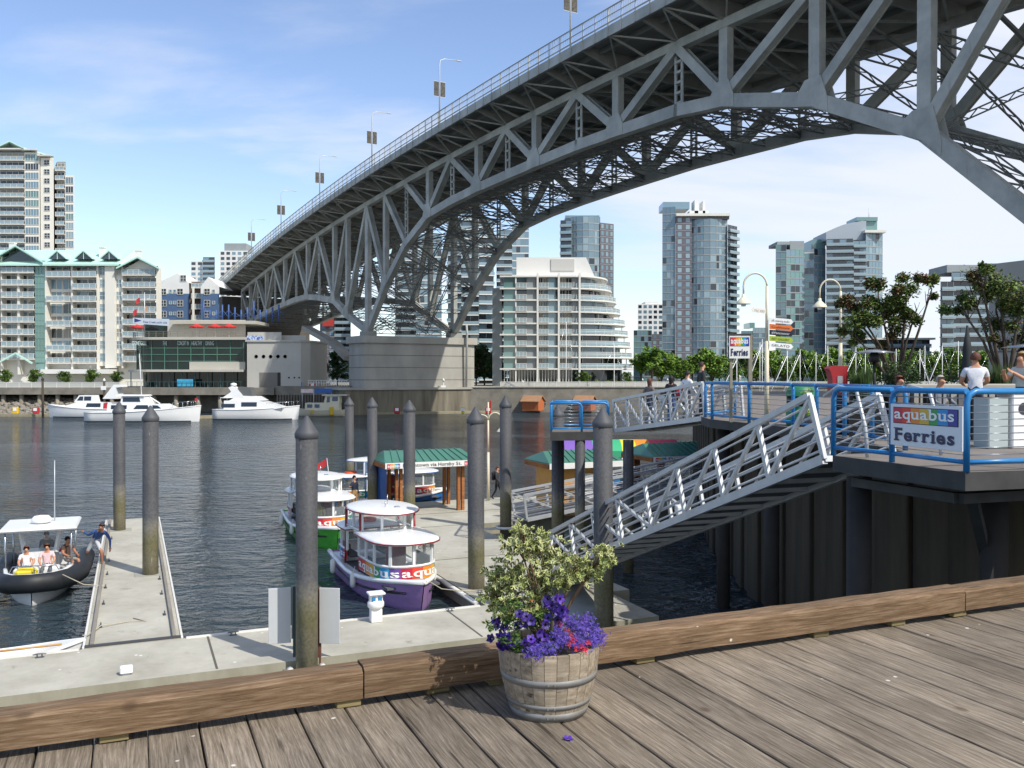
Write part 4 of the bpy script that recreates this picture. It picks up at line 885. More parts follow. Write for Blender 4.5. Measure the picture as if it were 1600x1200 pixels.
# blue tubular masts behind the pavilion
bm_ = thing('blue_mast_frame', 'row of blue tubular masts and stays behind the restaurant roof', 'mast frame'); BLT = M('blue_tube', '3c5a92', 0.5); rr = random.Random(2)
for k in range(13):
    x = 318+k*9.8; yb = 503; yt = rr.choice([470, 476, 484, 480]); Yb = Y+10+rr.uniform(0, 3)
    mb = MB(); mb.tube([P(x, yb, Yb), P(x, yt, Yb)], 0.17, 7); 
    for s in (-1, 1): mb.tube([P(x, yt+8, Yb), P(x+s*9, yb-8, Yb)], 0.06, 5)
    part('mast', mb, BLT, bm_)

# --- concrete hall with portholes
Y = 170.0; o = thing('porthole_hall', 'pale concrete hall with a row of round portholes beside the bridge pier', 'hall')
HALL = M('hall_concrete', 'b3b1a9', 0.8, ns=0.25, na=0.07)
def hall(off, x0=386, x1=482):
    return [(XP(x0, Y)-off, Y-off), (XP(470, Y), Y-off), (XP(x1, Y)+off, Y+1.6), (XP(487, Y)+off, Y+5), (XP(487, Y)+off, Y+14), (XP(x0, Y)-off, Y+14)]
mb = MB(); mb.prism(hall(0), LZ, ZP(534, Y)); part('wall', mb, HALL, o); mb = MB(); mb.prism(hall(0.25), ZP(534, Y), ZP(531.5, Y)); part('parapet', mb, HALL, o)
block(o, 387, 440, 519, 531.5, Y+3, HALL, 8, 'roof_storey'); block(o, 440, 478, 524, 531.5, Y+5, HALL, 6, 'roof_storey')
DRK = M('dark_opening', '1a1b1d', 0.5)
for xx in (400.5, 412, 423, 434.5, 445.5):
    mb = MB(); mb.lathe([(0.34, -0.05), (0.34, 0.06), (0.28, 0.06), (0.28, -0.0), (0, 0)], n=14, cap=False); q = part('porthole', mb, DRK, o); q.location = (XP(xx, Y), Y, ZP(557, Y)); q.rotation_euler = (math.pi/2, 0, 0)
for xx in (451.5, 460, 467.5):
    mb = MB(); mb.lathe([(0.17, -0.05), (0.17, 0.05), (0, 0.03)], n=10, cap=False); q = part('porthole', mb, DRK, o); q.location = (XP(xx, Y), Y, ZP(590, Y)); q.rotation_euler = (math.pi/2, 0, 0)
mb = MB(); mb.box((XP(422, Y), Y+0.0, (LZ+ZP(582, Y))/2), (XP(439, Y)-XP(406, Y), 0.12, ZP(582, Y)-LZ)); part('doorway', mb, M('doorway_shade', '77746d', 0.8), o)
mb = MB(); mb.box((XP(436, Y), Y-0.02, (LZ+ZP(582, Y))/2), (0.55, 0.14, ZP(582, Y)-LZ)); part('doorway_gap', mb, DRK, o)
mb = MB(); mb.box((XP(399, Y), Y-0.06, ZP(528, Y)), (XP(412, Y)-XP(386, Y), 0.06, 0.85), M('hall_sign_blue', 'c7d2e4', 0.6, ns=2.5, col2='3a5ca8', n2=0.15)); part('sign', mb, None, o)
# --- white terraced building
Y = 195.0; o = thing('terraced_building', 'white stepped apartment building with curved balconies tapering upward', 'apartment building'); rw = random.Random(8)
WHT = M('terrace_white', 'dbdad4', 0.6, ns=0.3, na=0.04)
ys = [432, 451, 469, 487.5, 505.5, 523, 541, 558.5, 576.5]; xe = [955, 962, 970, 977, 985, 990, 994, 997, 998]
def terr(x0, x1, xr_, off=0.0, n=9, dep=16):
    pts = [(XP(x0, Y)-off, Y-off), (XP(x1, Y), Y-off)]; a = XP(xr_, Y)-XP(x1, Y); b2 = 11.0
    for k in range(1, n+1):
        t = math.pi/2*k/n; pts.append((XP(x1, Y)+(a+off)*math.sin(t), Y+b2-(b2+off)*math.cos(t)))
    return pts+[(XP(xr_, Y)+off, Y+dep), (XP(x0, Y)-off, Y+dep)]
for j in range(9):
    z = ZP(ys[j], Y); mb = MB(); mb.prism(terr(783, 900, xe[j], 0.3), z-0.16, z+0.16); part('floor_slab', mb, WHT, o)
    if j == 8: break
    zl = ZP(ys[j+1], Y)+0.17; h = z-0.16-zl
    mb = MB(); mb.prism(terr(787, 896, xe[j]-5, -1.5), zl, zl+h); part('storey_glazing', mb, GL1 if j % 2 else GL2, o)
    # lighter wall pieces and windows along the front
    for x0, x1, mt in ((823, 837, GREYP), (787, 804, GL3), (856, 868, GL4), (894, 905, GREYP)):
        mb = MB(); mb.prism([(XP(x0, Y), Y+0.35), (XP(x1, Y), Y+0.35), (XP(x1, Y), Y+1.45), (XP(x0, Y), Y+1.45)], zl, zl+h); part('wall_panel', mb, mt, o)
    for x0, x1, n in ((806, 823, 3), (841, 857, 3), (874, 893, 4)):
        w = XP(x1, Y)-XP(x0, Y); link('balcony', balcony_mesh(w, 1.3, n, 1.0, 0.1), o, ((XP(x0, Y)+XP(x1, Y))/2, Y+0.9, zl+0.02))
    for x0, x1 in ((841, 856), (874, 894)):
        w = (XP(x1, Y)-XP(x0, Y))/2; 
        for q in range(2): link('window', pane_mesh(w-0.2, h-0.1, rw.choice([GL1, GLC, GL2]), FRAMEW, 2, 1), o, (XP(x0, Y)+w*(q+0.5), Y+1.4, zl+h/2))
    # curved rail
    pts = [Vector((*p, 0)) for p in terr(783, 900, xe[j+1], 0.05)[1:11]]; rm = MB()
    for hz in (1.0, 0.55): rm.tube([V(p.x, p.y, zl+hz) for p in pts], 0.05, 5)
    for p in pts: rm.box((p.x, p.y, zl+0.5), (0.07, 0.07, 1.0))
    part('curved_railing', rm, FRAMEW, o)
    rm = MB(); rm.loft([[V(p.x, p.y, zl+0.1), V(p.x, p.y, zl+0.95)] for p in pts], smooth=True); part('rail_glass', rm, GL4, o)
    for p, d_ in zip(pts[1::2], pts[2::2]):
        mb = MB(); c = V(p.x, p.y, 0)+V(-0.8, 1.6, 0); mb.box((c.x, c.y, zl+h/2), (0.16, 0.3, h)); part('mullion', mb, FRAMEW, o)
for xx in (840, 873, 905.5):
    mb = MB(); mb.box((XP(xx, Y), Y-0.1, (LZ+ZP(427, Y))/2), (0.42, 0.5, ZP(427, Y)-LZ)); part('column', mb, WHT, o)
for xx in (806,):
    mb = MB(); mb.box((XP(xx, Y), Y+0.1, (LZ+ZP(430, Y))/2), (0.3, 0.4, ZP(430, Y)-LZ)); part('column', mb, WHT, o)
mb = MB(); mb.prism([(XP(807, Y), Y+2.5), (XP(917, Y), Y+2.5), (XP(917, Y), Y+13), (XP(807, Y), Y+13)], ZP(432, Y)+0.16, ZP(400, Y))
part('penthouse', mb, WSTUC, o)
mb = MB(); a, c = XP(917, Y), XP(931, Y); mb.mesh([V(a, Y+2.5, ZP(400, Y)), V(c, Y+2.5, ZP(431, Y)), V(a, Y+2.5, ZP(431, Y)), V(a, Y+13, ZP(400, Y)), V(c, Y+13, ZP(431, Y)), V(a, Y+13, ZP(431, Y))], [(0, 2, 1), (3, 4, 5), (0, 1, 4, 3)]); part('penthouse_slope', mb, WSTUC, o)
mb = MB(); mb.box((XP(880, Y), Y+2.4, ZP(412, Y)), (XP(898, Y)-XP(861, Y), 0.2, 2.6)); part('louvre', mb, M('louvre_grey', 'bfbfba', 0.7), o)
mb = MB(); mb.prism(terr(787, 896, 990, -1.2), LZ, ZP(578, Y)); part('ground_glazing', mb, GL1, o)
for k in range(24):
    xx = 788+k*4.6; mb = MB(); mb.box((XP(xx, Y), Y+0.95, (LZ+ZP(578, Y))/2), (0.13, 0.16, ZP(578, Y)-LZ)); part('ground_mullion', mb, FRAMEW, o)
mb = MB(); mb.prism([(XP(769, Y), Y+2), (XP(784, Y), Y+1), (XP(784, Y), Y+15), (XP(769, Y), Y+15)], LZ, ZP(449, Y)); part('side_wing', mb, GREYP, o)

# --- glass towers
def glass_tower(name, label, Y, segs, floors_px, cat='tower', depth=22, base=None, rs=1, slabm=None, mullm=None):
    """segs: (x0, x1, ytop, dY0, dY1, kind) left to right; kind g glass, d dark panel with windows, b balconies, w white grid"""
    o = thing(name, label, cat); rg = random.Random(rs); fh = floors_px/FPX*Y; slabm = slabm or GREYP; mullm = mullm or GREYP
    z0 = LZ if base is None else ZP(base, Y)
    for (x0, x1, yt, d0, d1, kind) in segs:
        A = V(XP(x0, Y), Y+d0, 0); B_ = V(XP(x1, Y), Y+d1, 0); d = B_-A; L_ = d.length; d /= L_; n = V(d.y, -d.x, 0); rz = math.atan2(d.y, d.x); zt_ = ZP(yt, Y)
        core = MB(); core.prism([(A.x, A.y), (B_.x, B_.y), (B_.x*(Y+depth)/B_.y, Y+depth), (A.x*(Y+depth)/A.y, Y+depth)], z0, zt_); part('core', core, {'g': GL2, 'd': BRICKD, 'b': GL1, 'w': WSTUC, 't': GL3}[kind], o)
        nf = int((zt_-z0)/fh); pane = {'g': [GL2, GL2, GL4, GL2, GL2], 'd': [GL2, GL4, GL2], 'b': [GL1, GL2, GL1], 'w': [GL1, GL2], 't': [GL3, GL3, GL2, GL1]}[kind]
        pitch = {'g': 1.6, 'd': 2.4, 'b': 2.4, 'w': 2.6, 't': 1.7}[kind]; nc = max(1, round(L_/pitch)); cw = L_/nc
        gm = MB(); sm = MB(); mm = MB()
        for j in range(nf):
            zc_ = zt_-fh*(j+0.5)
            c = A+d*(L_/2)
            if kind == 'b':
                sm.box((c.x+n.x*0.5, c.y+n.y*0.5, zc_-fh/2), (L_+0.2, 1.6, 0.28), slabm, rz=rz)
                sm.box((c.x+n.x*1.2, c.y+n.y*1.2, zc_-fh/2+0.6), (L_+0.2, 0.06, 0.8), GL4, rz=rz)
            elif kind in 'gt': sm.box((c.x+n.x*0.05, c.y+n.y*0.05, zc_-fh/2), (L_, 0.22, 0.42), slabm, rz=rz)
            elif kind == 'd': sm.box((c.x+n.x*0.02, c.y+n.y*0.02, zc_-fh/2), (L_, 0.12, 0.18), slabm, rz=rz)
            for i in range(nc):
                p = A+d*(cw*(i+0.5)); fw, fhh = {'g': (0.94, 0.82), 't': (0.94, 0.82), 'd': (0.5, 0.62), 'b': (0.9, 0.78), 'w': (0.62, 0.55)}[kind]
                g = rg.choice(pane)
                if kind in 'g' and rg.random() < 0.06: g = GL1
                gm.box((p.x+n.x*0.03, p.y+n.y*0.03, zc_), (cw*fw, 0.08, fh*fhh), g, rz=rz)
        if kind in 'gtb':
            for i in range(nc+1):
                p = A+d*(cw*i); mm.box((p.x+n.x*0.08, p.y+n.y*0.08, (z0+zt_)/2), (0.10, 0.14, zt_-z0), mullm, rz=rz)
        part('window_panes', gm, None, o, 'stuff', fix=False)
        if sm.f: part('floor_bands', sm, None, o, 'stuff', fix=False)
        if mm.f: part('mullions', mm, None, o, 'stuff', fix=False)
    return o
def cap(o, x0, x1, y0, y1, Y, mat, d0=1, d1=12, name='roof_block'):
    mb = MB(); mb.prism([(XP(x0, Y), Y+d0), (XP(x1, Y), Y+d0), (XP(x1, Y), Y+d1), (XP(x0, Y), Y+d1)], ZP(y1, Y)+0.01, ZP(y0, Y)); return part(name, mb, mat, o)
Y = 330.0
def arcseg(x0, x1, yt, bul, n, kind):
    out = []
    for k in range(n):
        a, c = k/n, (k+1)/n; out.append((x0+(x1-x0)*a, x0+(x1-x0)*c, yt, bul*(1-math.sin(math.pi*(0.25+0.5*a))), bul*(1-math.sin(math.pi*(0.25+0.5*c))), kind))
    return out
o = glass_tower('glass_tower', 'tall curved blue glass tower with stepped crown between the street lamps', Y, [(1037, 1056, 322, 3, 1.5, 'g'), (1056, 1081, 338, 1.0, 0.6, 'd')]+arcseg(1081, 1138, 342, 9, 6, 'g')+[(1138, 1157, 350, 1.5, 6, 'b')], 11.2, rs=3)
cap(o, 1040, 1082, 311, 322, Y, GL2, 6, 16); cap(o, 1056, 1140, 334, 338, Y, SLABW, -0.5, 18, 'roof_slab'); cap(o, 1075, 1140, 337, 342, Y, GL1, 1, 16)
for a, c, yt in ((1082, 1112, 325), (1090, 1096, 308), (1103, 1107, 309)): cap(o, a, c, yt, 337, Y, WSTUC, 6, 12, 'crown_frame')
o = glass_tower('glass_tower', 'blue grey glass tower with dark balconies behind the white terraced building', 340.0, [(876, 893, 344, 1, 0, 'b')]+arcseg(893, 938, 338, 7, 5, 'g')+[(938, 961, 347, 1.5, 5, 'd')], 10.8, rs=5)
cap(o, 884, 938, 334, 338, 340.0, GL2, 4, 16)
o = glass_tower('green_glass_tower', 'green glass tower with a flat stepped top left of the curved-roof tower', 330.0, [(1213, 1228, 382, 1, 0, 't'), (1228, 1258, 390, 0, 1.5, 't'), (1258, 1272, 395, 1.5, 0.5, 't'), (1272, 1292, 388, 0.5, 2, 'g')], 11.2, rs=6)
cap(o, 1215, 1235, 377, 382, 330.0, GREYP); cap(o, 1238, 1260, 375, 390, 330.0, GREYP, 3); cap(o, 1272, 1292, 373, 388, 330.0, GL3, 2)
o = glass_tower('curved_roof_tower', 'grey glass tower with a sloping curved roof and glass lantern on top', 325.0, [(1293, 1332, 373, 1.5, 0, 'b'), (1332, 1352, 376, 0, 0, 'b'), (1352, 1383, 363, 0, 3, 'g')], 11.0, rs=7)
yy0 = 325.0; mb = MB(); top = [(1293, 362), (1305, 356), (1320, 350), (1337, 346), (1356, 343)]
fr_ = [V(XP(a, yy0), yy0+2, ZP(c, yy0)) for a, c in top]+[V(XP(1356, yy0), yy0+2, ZP(374, yy0)), V(XP(1293, yy0), yy0+2, ZP(374, yy0))]; bk_ = [p+V(0, 14, 0) for p in fr_]
mb.face(fr_[::-1]); mb.face(bk_)
for i in range(len(fr_)): mb.face([fr_[i], fr_[(i+1) % len(fr_)], bk_[(i+1) % len(fr_)], bk_[i]])
part('curved_roof', mb, M('roof_metal_grey', '9aa3ad', 0.5, 0.2), o)
cap(o, 1341, 1374, 338, 344, yy0, GL3, 2, 12, 'lantern'); cap(o, 1352, 1375, 339, 363, yy0, GL3, 3, 12, 'lantern'); cap(o, 1350, 1383, 360, 364, yy0, SLABW, -0.5, 14, 'roof_slab')
mb = MB(); mb.tube([V(XP(1367, yy0), yy0+6, ZP(338, yy0)), V(XP(1367, yy0), yy0+6, ZP(322, yy0))], 0.12, 5); part('antenna', mb, LAMPM, o)
o = glass_tower('podium_building', 'low glass and white balcony block at the foot of the grey tower', 280.0, [(1330, 1452, 531, 0, 0, 'b')], 11.5, rs=9)
cap(o, 1325, 1458, 528, 531, 280.0, SLABW, -1.5, 16, 'roof_slab'); cap(o, 1433, 1490, 566, 570, 278.0, SLABW, -2, 10, 'canopy')
o = glass_tower('white_tower', 'small distant white tower left of the curved glass tower', 420.0, [(996, 1036, 475, 0, 0, 'w')], 8.2, rs=10); cap(o, 1008, 1030, 471, 475, 420.0, WSTUC)
glass_tower('grey_block', 'grey green mid-rise below the small white tower', 380.0, [(990, 1018, 516, 0, 0, 't'), (1018, 1037, 522, 0, 0, 'd')], 9, rs=12)
o = glass_tower('grey_block', 'distant grey green mid-rise seen behind the ferry sign', 420.0, [(1158, 1176, 517, 0, 0, 't'), (1176, 1200, 512, 0, 0, 'g')], 8, rs=13); cap(o, 1172, 1180, 504, 512, 420.0, GL3)
o = glass_tower('grey_tower', 'grey balcony tower behind the right-hand terrace tree', 250.0, [(1469, 1489, 440, 0, 0, 'b'), (1489, 1545, 424, 1, 1, 'b'), (1545, 1620, 430, 1, 1, 'g')], 14.5, rs=14)
cap(o, 1487, 1580, 412, 424, 250.0, GREYP, 3, 14); cap(o, 1540, 1566, 411, 424, 250.0, GL3, 1, 10)
o = glass_tower('balcony_tower', 'white balcony tower seen through the bridge truss', 262.0, [(700, 722, 340, 1, 0, 'b'), (722, 748, 330, 0, 0, 'b'), (748, 771, 342, 0, 1, 'b')], 14.8, rs=15, slabm=WSTUC)
o = glass_tower('balcony_tower', 'pale tower seen above the white terraced building and under the truss', 330.0, [(776, 800, 360, 0, 0, 'b'), (800, 826, 350, 0, 0, 'g')], 11.5, rs=16, slabm=WSTUC)
o = glass_tower('balcony_tower', 'grey white tower seen through the arch bracing above the pier', 310.0, [(618, 650, 372, 0, 0, 'b'), (650, 690, 366, 0, 0, 'g')], 12, rs=17, slabm=WSTUC)
bb_ = glass_tower('brick_block', 'red brick mid-rise visible below the bridge left of the pier', 330.0, [(500, 524, 496, 0, 0, 'd'), (524, 548, 486, 0, 0, 'b')], 10, rs=18)
mb = MB(); mb.box((XP(513, 329), 329, ZP(503, 329)), (4.2, 0.3, 3.2)); part('cladding_panel', mb, M('red_cladding', 'a8332c', 0.7), bb_)
o = glass_tower('hill_apartments', 'distant apartment blocks behind the left end of the bridge', 420.0, [(298, 318, 408, 0, 0, 'w'), (318, 336, 402, 0, 0, 'b'), (344, 388, 392, 0, 0, 'w')], 8, rs=19); cap(o, 350, 384, 380, 392, 420.0, GREYP)

# ------------------------------------------------------------------ far quay edge
PILEW = M('quay_pile', '8a8272', 0.9, ns=1, na=0.2, rand=0.15)
def quay(name, lab, x0, x1, Y, zt=LZ, th=1.25, piles=7, wall=None, rail=True, back=6):
    o = thing(name, lab, 'quay'); a, c = XP(x0, Y), XP(x1, Y)
    mb = MB(); mb.prism([(a, Y), (c, Y), (c, 178), (a, 178)], zt-th, zt+0.004); part('deck', mb, QUAYC, o)
    for k in range(piles):
        mb = MB(); mb.tube([(a+(c-a)*(k+0.5)/piles, Y+0.9, -1), (a+(c-a)*(k+0.5)/piles, Y+0.9, zt-th)], 0.42, 9); part('pile', mb, PILEW, o)
    mb = MB(); mb.prism([(a, Y+back), (c, Y+back), (c, Y+back+1), (a, Y+back+1)], -1, zt-th); part('back_wall', mb, DARKC, o)
    if rail:
        n = int((c-a)/2.2); rp = MB()
        for k in range(n+1): rp.box((a+(c-a)*k/n, Y+0.25, zt+0.5), (0.1, 0.1, 1.0))
        for hz in (1.02, 0.15): rp.box(((a+c)/2, Y+0.25, zt+hz), (c-a, 0.12, 0.09))
        part('railing', rp, FRAMEW, o)
        rp = MB(); rp.box(((a+c)/2, Y+0.25, zt+0.58), (c-a-0.1, 0.03, 0.72)); part('rail_panel', rp, M('rail_mesh_panel', 'b9bbb4', 0.7), o)
    return o
quay('promenade_quay', 'concrete promenade with white railing below the mint-roofed block', -70, 186, 166.0, piles=9)
quay('restaurant_quay', 'dark open quay on piles under the restaurant', 186, 428, 166.5, piles=7, rail=False, th=1.35)
quay('east_quay', 'concrete promenade on columns in front of the white terraced building', 782, 1080, 182.0, piles=9, th=1.6)
quay('park_quay', 'low promenade edge in front of the waterside trees', 1080, 1560, 186.0, piles=12, th=1.6)
wl = thing('sheet_wall', 'grey ribbed sheet pile wall between the restaurant and the bridge pier', 'retaining wall')
mb = MB(); mb.prism([(XP(428, 166), 167), (XP(545, 166), 167), (XP(545, 166), 176), (XP(428, 166), 176)], 3.5, LZ+0.3); part('capping_beam', mb, QUAYC, wl)
for k in range(26):
    xa = XP(429+k*4.4, 166); mb = MB(); mb.prism([(xa, 167.2), (xa+0.16, 166.9), (xa+0.36, 166.9), (xa+0.5, 167.2), (xa+0.5, 167.6), (xa, 167.6)], -1, 3.5); part('sheet_pile', mb, M('sheet_pile_grey', '69645a', 0.8, ns=1, na=0.2, rand=0.12), wl)
rp = MB()
for k in range(16): rp.box((XP(482+k*4, 168), 168, LZ+0.85), (0.09, 0.09, 1.1))
for hz in (1.38, 0.9): rp.box((XP(512, 168), 168, LZ+hz), (XP(544, 168)-XP(482, 168), 0.08, 0.08))
tag(rp.build('railing', FRAMEW), 'white railing above the sheet pile wall left of the bridge pier', 'railing')
# riprap slopes
rrk = random.Random(21)
def rock_data(seed):
    bm = bmesh.new(); bmesh.ops.create_icosphere(bm, subdivisions=1, radius=0.5); r2 = random.Random(seed)
    for v in bm.verts: v.co *= r2.uniform(0.7, 1.15); v.co.z *= 0.75
    me = bpy.data.meshes.new('rock'); bm.to_mesh(me); bm.free(); me.materials.append(RIPM); return me
RK = [rock_data(i) for i in range(5)]
def riprap(lab, x0, x1, Y0, Y1, z1, n):
    o = thing('riprap', lab, 'rocks'); o['kind'] = 'stuff'; b2 = MB()
    for k in range(n):
        t = rrk.random(); x = XP(x0+(x1-x0)*rrk.random(), Y0); s = rrk.uniform(0.5, 1.25); me = rrk.choice(RK); m = Matrix.Rotation(rrk.random()*6, 3, 'Z')
        c = V(x, Y0+(Y1-Y0)*t, -0.2+(z1+0.2)*t); b2.mesh([c+(m @ v.co)*s for v in me.vertices], [tuple(p.vertices) for p in me.polygons], RIPM)
    b2.face([V(XP(x0, Y0), Y0-1, -0.6), V(XP(x1, Y0), Y0-1, -0.6), V(XP(x1, Y0), Y1+1, z1), V(XP(x0, Y0), Y1+1, z1)], RIPM)
    q = b2.build('rock_slope', None, o, fix=False); q['kind'] = 'stuff'
riprap('sloping rocks on the shore below the promenade', -60, 110, 158, 171, 2.9, 520)
riprap('sloping rocks on the shore beside the shed and white gangway', 800, 1000, 174, 187, 2.8, 420)
# floating walkways on the far side
def far_float(x0, y0, x1, y1, lab, w=2.0):
    a, c = G(x0, y0, 0.0), G(x1, y1, 0.0); d = (c-a).normalized(); n = V(-d.y, d.x, 0); mb = MB(); mb.prism([a, c, c+n*w, a+n*w], -0.3, 0.42); tag(mb.build('far_float', M('old_timber_float', '938a72', 0.9, ns=2, na=0.2)), lab, 'float')
far_float(0, 651, 102, 651, 'low timber float at the foot of the rocks')
far_float(285, 655, 345, 653, 'low timber float between the two white yachts')
far_float(395, 650, 785, 645.5, 'long low timber float along the bridge pier fender')
far_float(785, 644, 905, 640, 'low timber float beside the brown sheds')
# ------------------------------------------------------------------ boats
CLEAR = M('clear_glazing', 'b8c4c8', 0.04, alpha=0.22, spec=0.8); BLACKR = M('black_rubber', '1f2226', 0.55, ns=5, na=0.2)
CHROME = M('stainless_rail', 'b9bcc0', 0.25, 0.9); GELW = M('white_gelcoat', 'e6e7e6', 0.25, ns=1.2, na=0.03); TINT = M('tinted_boat_glass', '20262b', 0.06, spec=0.9)
SEATG = M('boat_seat_grey', '5a5b60', 0.7); REDP = M('boat_red_trim', '8c1f2a', 0.5); BUOY = M('lifebuoy_orange', 'd2502a', 0.6)
RBM = [M('rainbow_%d' % i, c, 0.45) for i, c in enumerate(['b8263f', 'd9452f', 'e68a2e', 'd9a83a', '3f9a62', '2f9bd0', '6a4a98'])]
LETB = M('letter_white', 'f2f2ee', 0.5); INK = M('letter_ink', '23262e', 0.6)
def hull_rings(L, B, zs0, zs1, zk=-0.35, n=14, bowp=2.2, stern=0.82, flare=0.9, sheerdip=0.15):
    rings = []
    for k in range(n+1):
        s = k/n; x = -L/2+L*s
        w = B/2*(stern+(1-stern)*min(1, s/0.45)) if s < 0.45 else B/2*max(0.0, 1-((s-0.45)/0.55)**bowp)
        w = max(w, 0.015); z = zs0+(zs1-zs0)*s**1.6-sheerdip*math.sin(math.pi*s); kz = zk+(0.25 if s > 0.9 else 0)*(s-0.9)*10
        xo = x
        def pt(f, zz, sg): return V(xo-(0.35*(1-(zz-zk)/(z-zk)) if s > 0.85 else 0)*((s-0.85)/0.15), sg*w*f, zz)
        side = [(1.0, z), (flare+0.06, z*0.6), (flare, 0.12), (0.72, zk*0.5), (0.02, kz)]
        rings.append([pt(f, zz, 1) for f, zz in side]+[pt(f, zz, -1) for f, zz in side[::-1]])
    return rings
def add_hull(o, L, B, zs0, zs1, mat, deckm=None, rail=None, railr=0.05, stripe=None, **kw):
    rg = hull_rings(L, B, zs0, zs1, **kw); mb = MB(); mb.loft(rg, mat, True); mb.face(rg[0][::-1], mat); h = part('hull', mb, None, o)
    dk_ = MB(); dk_.loft([[r[0]-V(0, 0, 0.05), r[-1]-V(0, 0, 0.05)] for r in rg], deckm or GELW, False); part('deck', dk_, None, o)
    if rail:
        mb = MB(); pts = [r[0] for r in rg]+[r[-1] for r in rg[::-1]]; mb.tube(pts, railr, 8, rail); part('gunwale', mb, None, o)
    if stripe:
        mb = MB(); pts = [r[1]*1.0+V(0, 0.02, 0) for r in rg][1:-1]; mb.tube(pts, 0.035, 6, stripe); pts = [r[-2]-V(0, 0.02, 0) for r in rg][1:-1]; mb.tube(pts, 0.035, 6, stripe); part('rub_strake', mb, None, o)
    return rg
def upath(x0, x1, w, n=9, p=2.4, back=False):
    """outline from starboard back corner round the bow end to the port back corner"""
    pts = []; xm = x1-w*1.15
    pts.append(V(x0, -w, 0)); pts.append(V((x0+xm)/2, -w, 0))
    for k in range(n+1):
        a = -math.pi/2+math.pi*k/n; c, s = math.cos(a), math.sin(a)
        pts.append(V(xm+(x1-xm)*abs(c)**(2/p), w*math.copysign(abs(s)**(2/p), s), 0))
    pts.append(V((x0+xm)/2, w, 0)); pts.append(V(x0, w, 0)); return pts
def plen(path): return sum((path[i+1]-path[i]).length for i in range(len(path)-1))
def wrap_text(txt, size, path, s0, z0, mat, o, off=0.02, bold=0.0, width=None, name='lettering', slab=False):
    vs, fs, w = slab_mesh(txt, size, bold) if slab else text_mesh(txt, size, bold); k = (width/w) if width else 1; b = MB(); out = []
    for v in vs:
        p, d = along(path, max(0.001, s0+v.x*k)); n = V(d.y, -d.x, 0); out.append(V(p.x, p.y, z0+v.y)+n*off)
    b.mesh(out, fs, mat); return b.build(name, None, o, fix=False)
def banner(o, path, z0, z1, off=0.012, start=0, letters='aquabusaquabus', tile=0.36, flip=False):
    tl = plen(path); mb = MB(); k = 0; s = 0.0; pos = []
    while s < tl-0.02:
        e = min(tl, s+tile); q = 4; m = RBM[(k+start) % 7]; strip = []
        for j in range(q+1):
            p, d = along(path, max(0.001, min(tl-0.001, s+(e-s)*j/q))); n = V(d.y, -d.x, 0)*off; strip.append([V(p.x, p.y, z0)+n, V(p.x, p.y, z1)+n])
        mb.loft(strip, m, False); pos.append((s, k)); s = e; k += 1
    part('rainbow_banner', mb, None, o, fix=False)
    for s, k in pos:
        if s+tile > tl: break
        wrap_text(letters[(k+start) % 7], (z1-z0)*0.98, path, s+tile*0.1, z0+(z1-z0)*0.27, LETB, o, off+0.012, 0.007, width=tile*0.80, name='banner_letter', slab=True)
def cabin(o, path, z0, zb, z1, posts, wallm, frame, open_back=True, rainbow=True, start=0, glass=True):
    """cabin skirt with the printed banner, window posts and panes along a plan outline"""
    tl = plen(path); mb = MB(); m2 = MB()
    mb.loft([[V(p.x, p.y, z0), V(p.x, p.y, zb)] for p in path], wallm, True); part('cabin_side', mb, None, o)
    if rainbow: banner(o, path, z0+0.02, zb-0.05, start=start)
    for k in range(posts+1):
        p, d = along(path, min(tl-0.001, max(0.001, tl*k/posts))); mb = MB(); mb.box((p.x, p.y, (zb+z1)/2), (0.085, 0.07, z1-zb), frame, rz=math.atan2(d.y, d.x)); part('window_post', mb, None, o)
        if k < posts and glass:
            pts = [along(path, max(0.001, min(tl-0.001, tl*(k+j/3)/posts)))[0] for j in range(4)]; g = MB(); g.loft([[V(p.x, p.y, zb), V(p.x, p.y, z1)] for p in pts], CLEAR, False); part('window_pane', g, None, o, fix=False)
    for z in (zb, z1):
        mb = MB(); mb.tube([V(p.x, p.y, z) for p in path], 0.04, 6, frame); part('window_rail', mb, None, o)
def roof_shell(o, path, z, th, camber, mat, edge=None, name='roof', c=None):
    c = c or sum(path, V(0, 0, 0))/len(path); rings = []
    for f, h in ((1.0, 0.0), (0.99, th*0.7), (0.93, th), (0.6, th+camber*0.7), (0.02, th+camber)):
        rings.append([V(c.x+(p.x-c.x)*f, c.y+(p.y-c.y)*f, z+h) for p in path])
    mb = MB(); mb.loft(rings, mat, True, closed=True); mb.face([p for p in rings[0]][::-1], mat); q = part(name, mb, None, o)
    if edge: mb = MB(); mb.tube([p+V(0, 0, th*0.3) for p in rings[0]], 0.022, 6, edge, closed=True); part('roof_trim', mb, None, q)
    return q
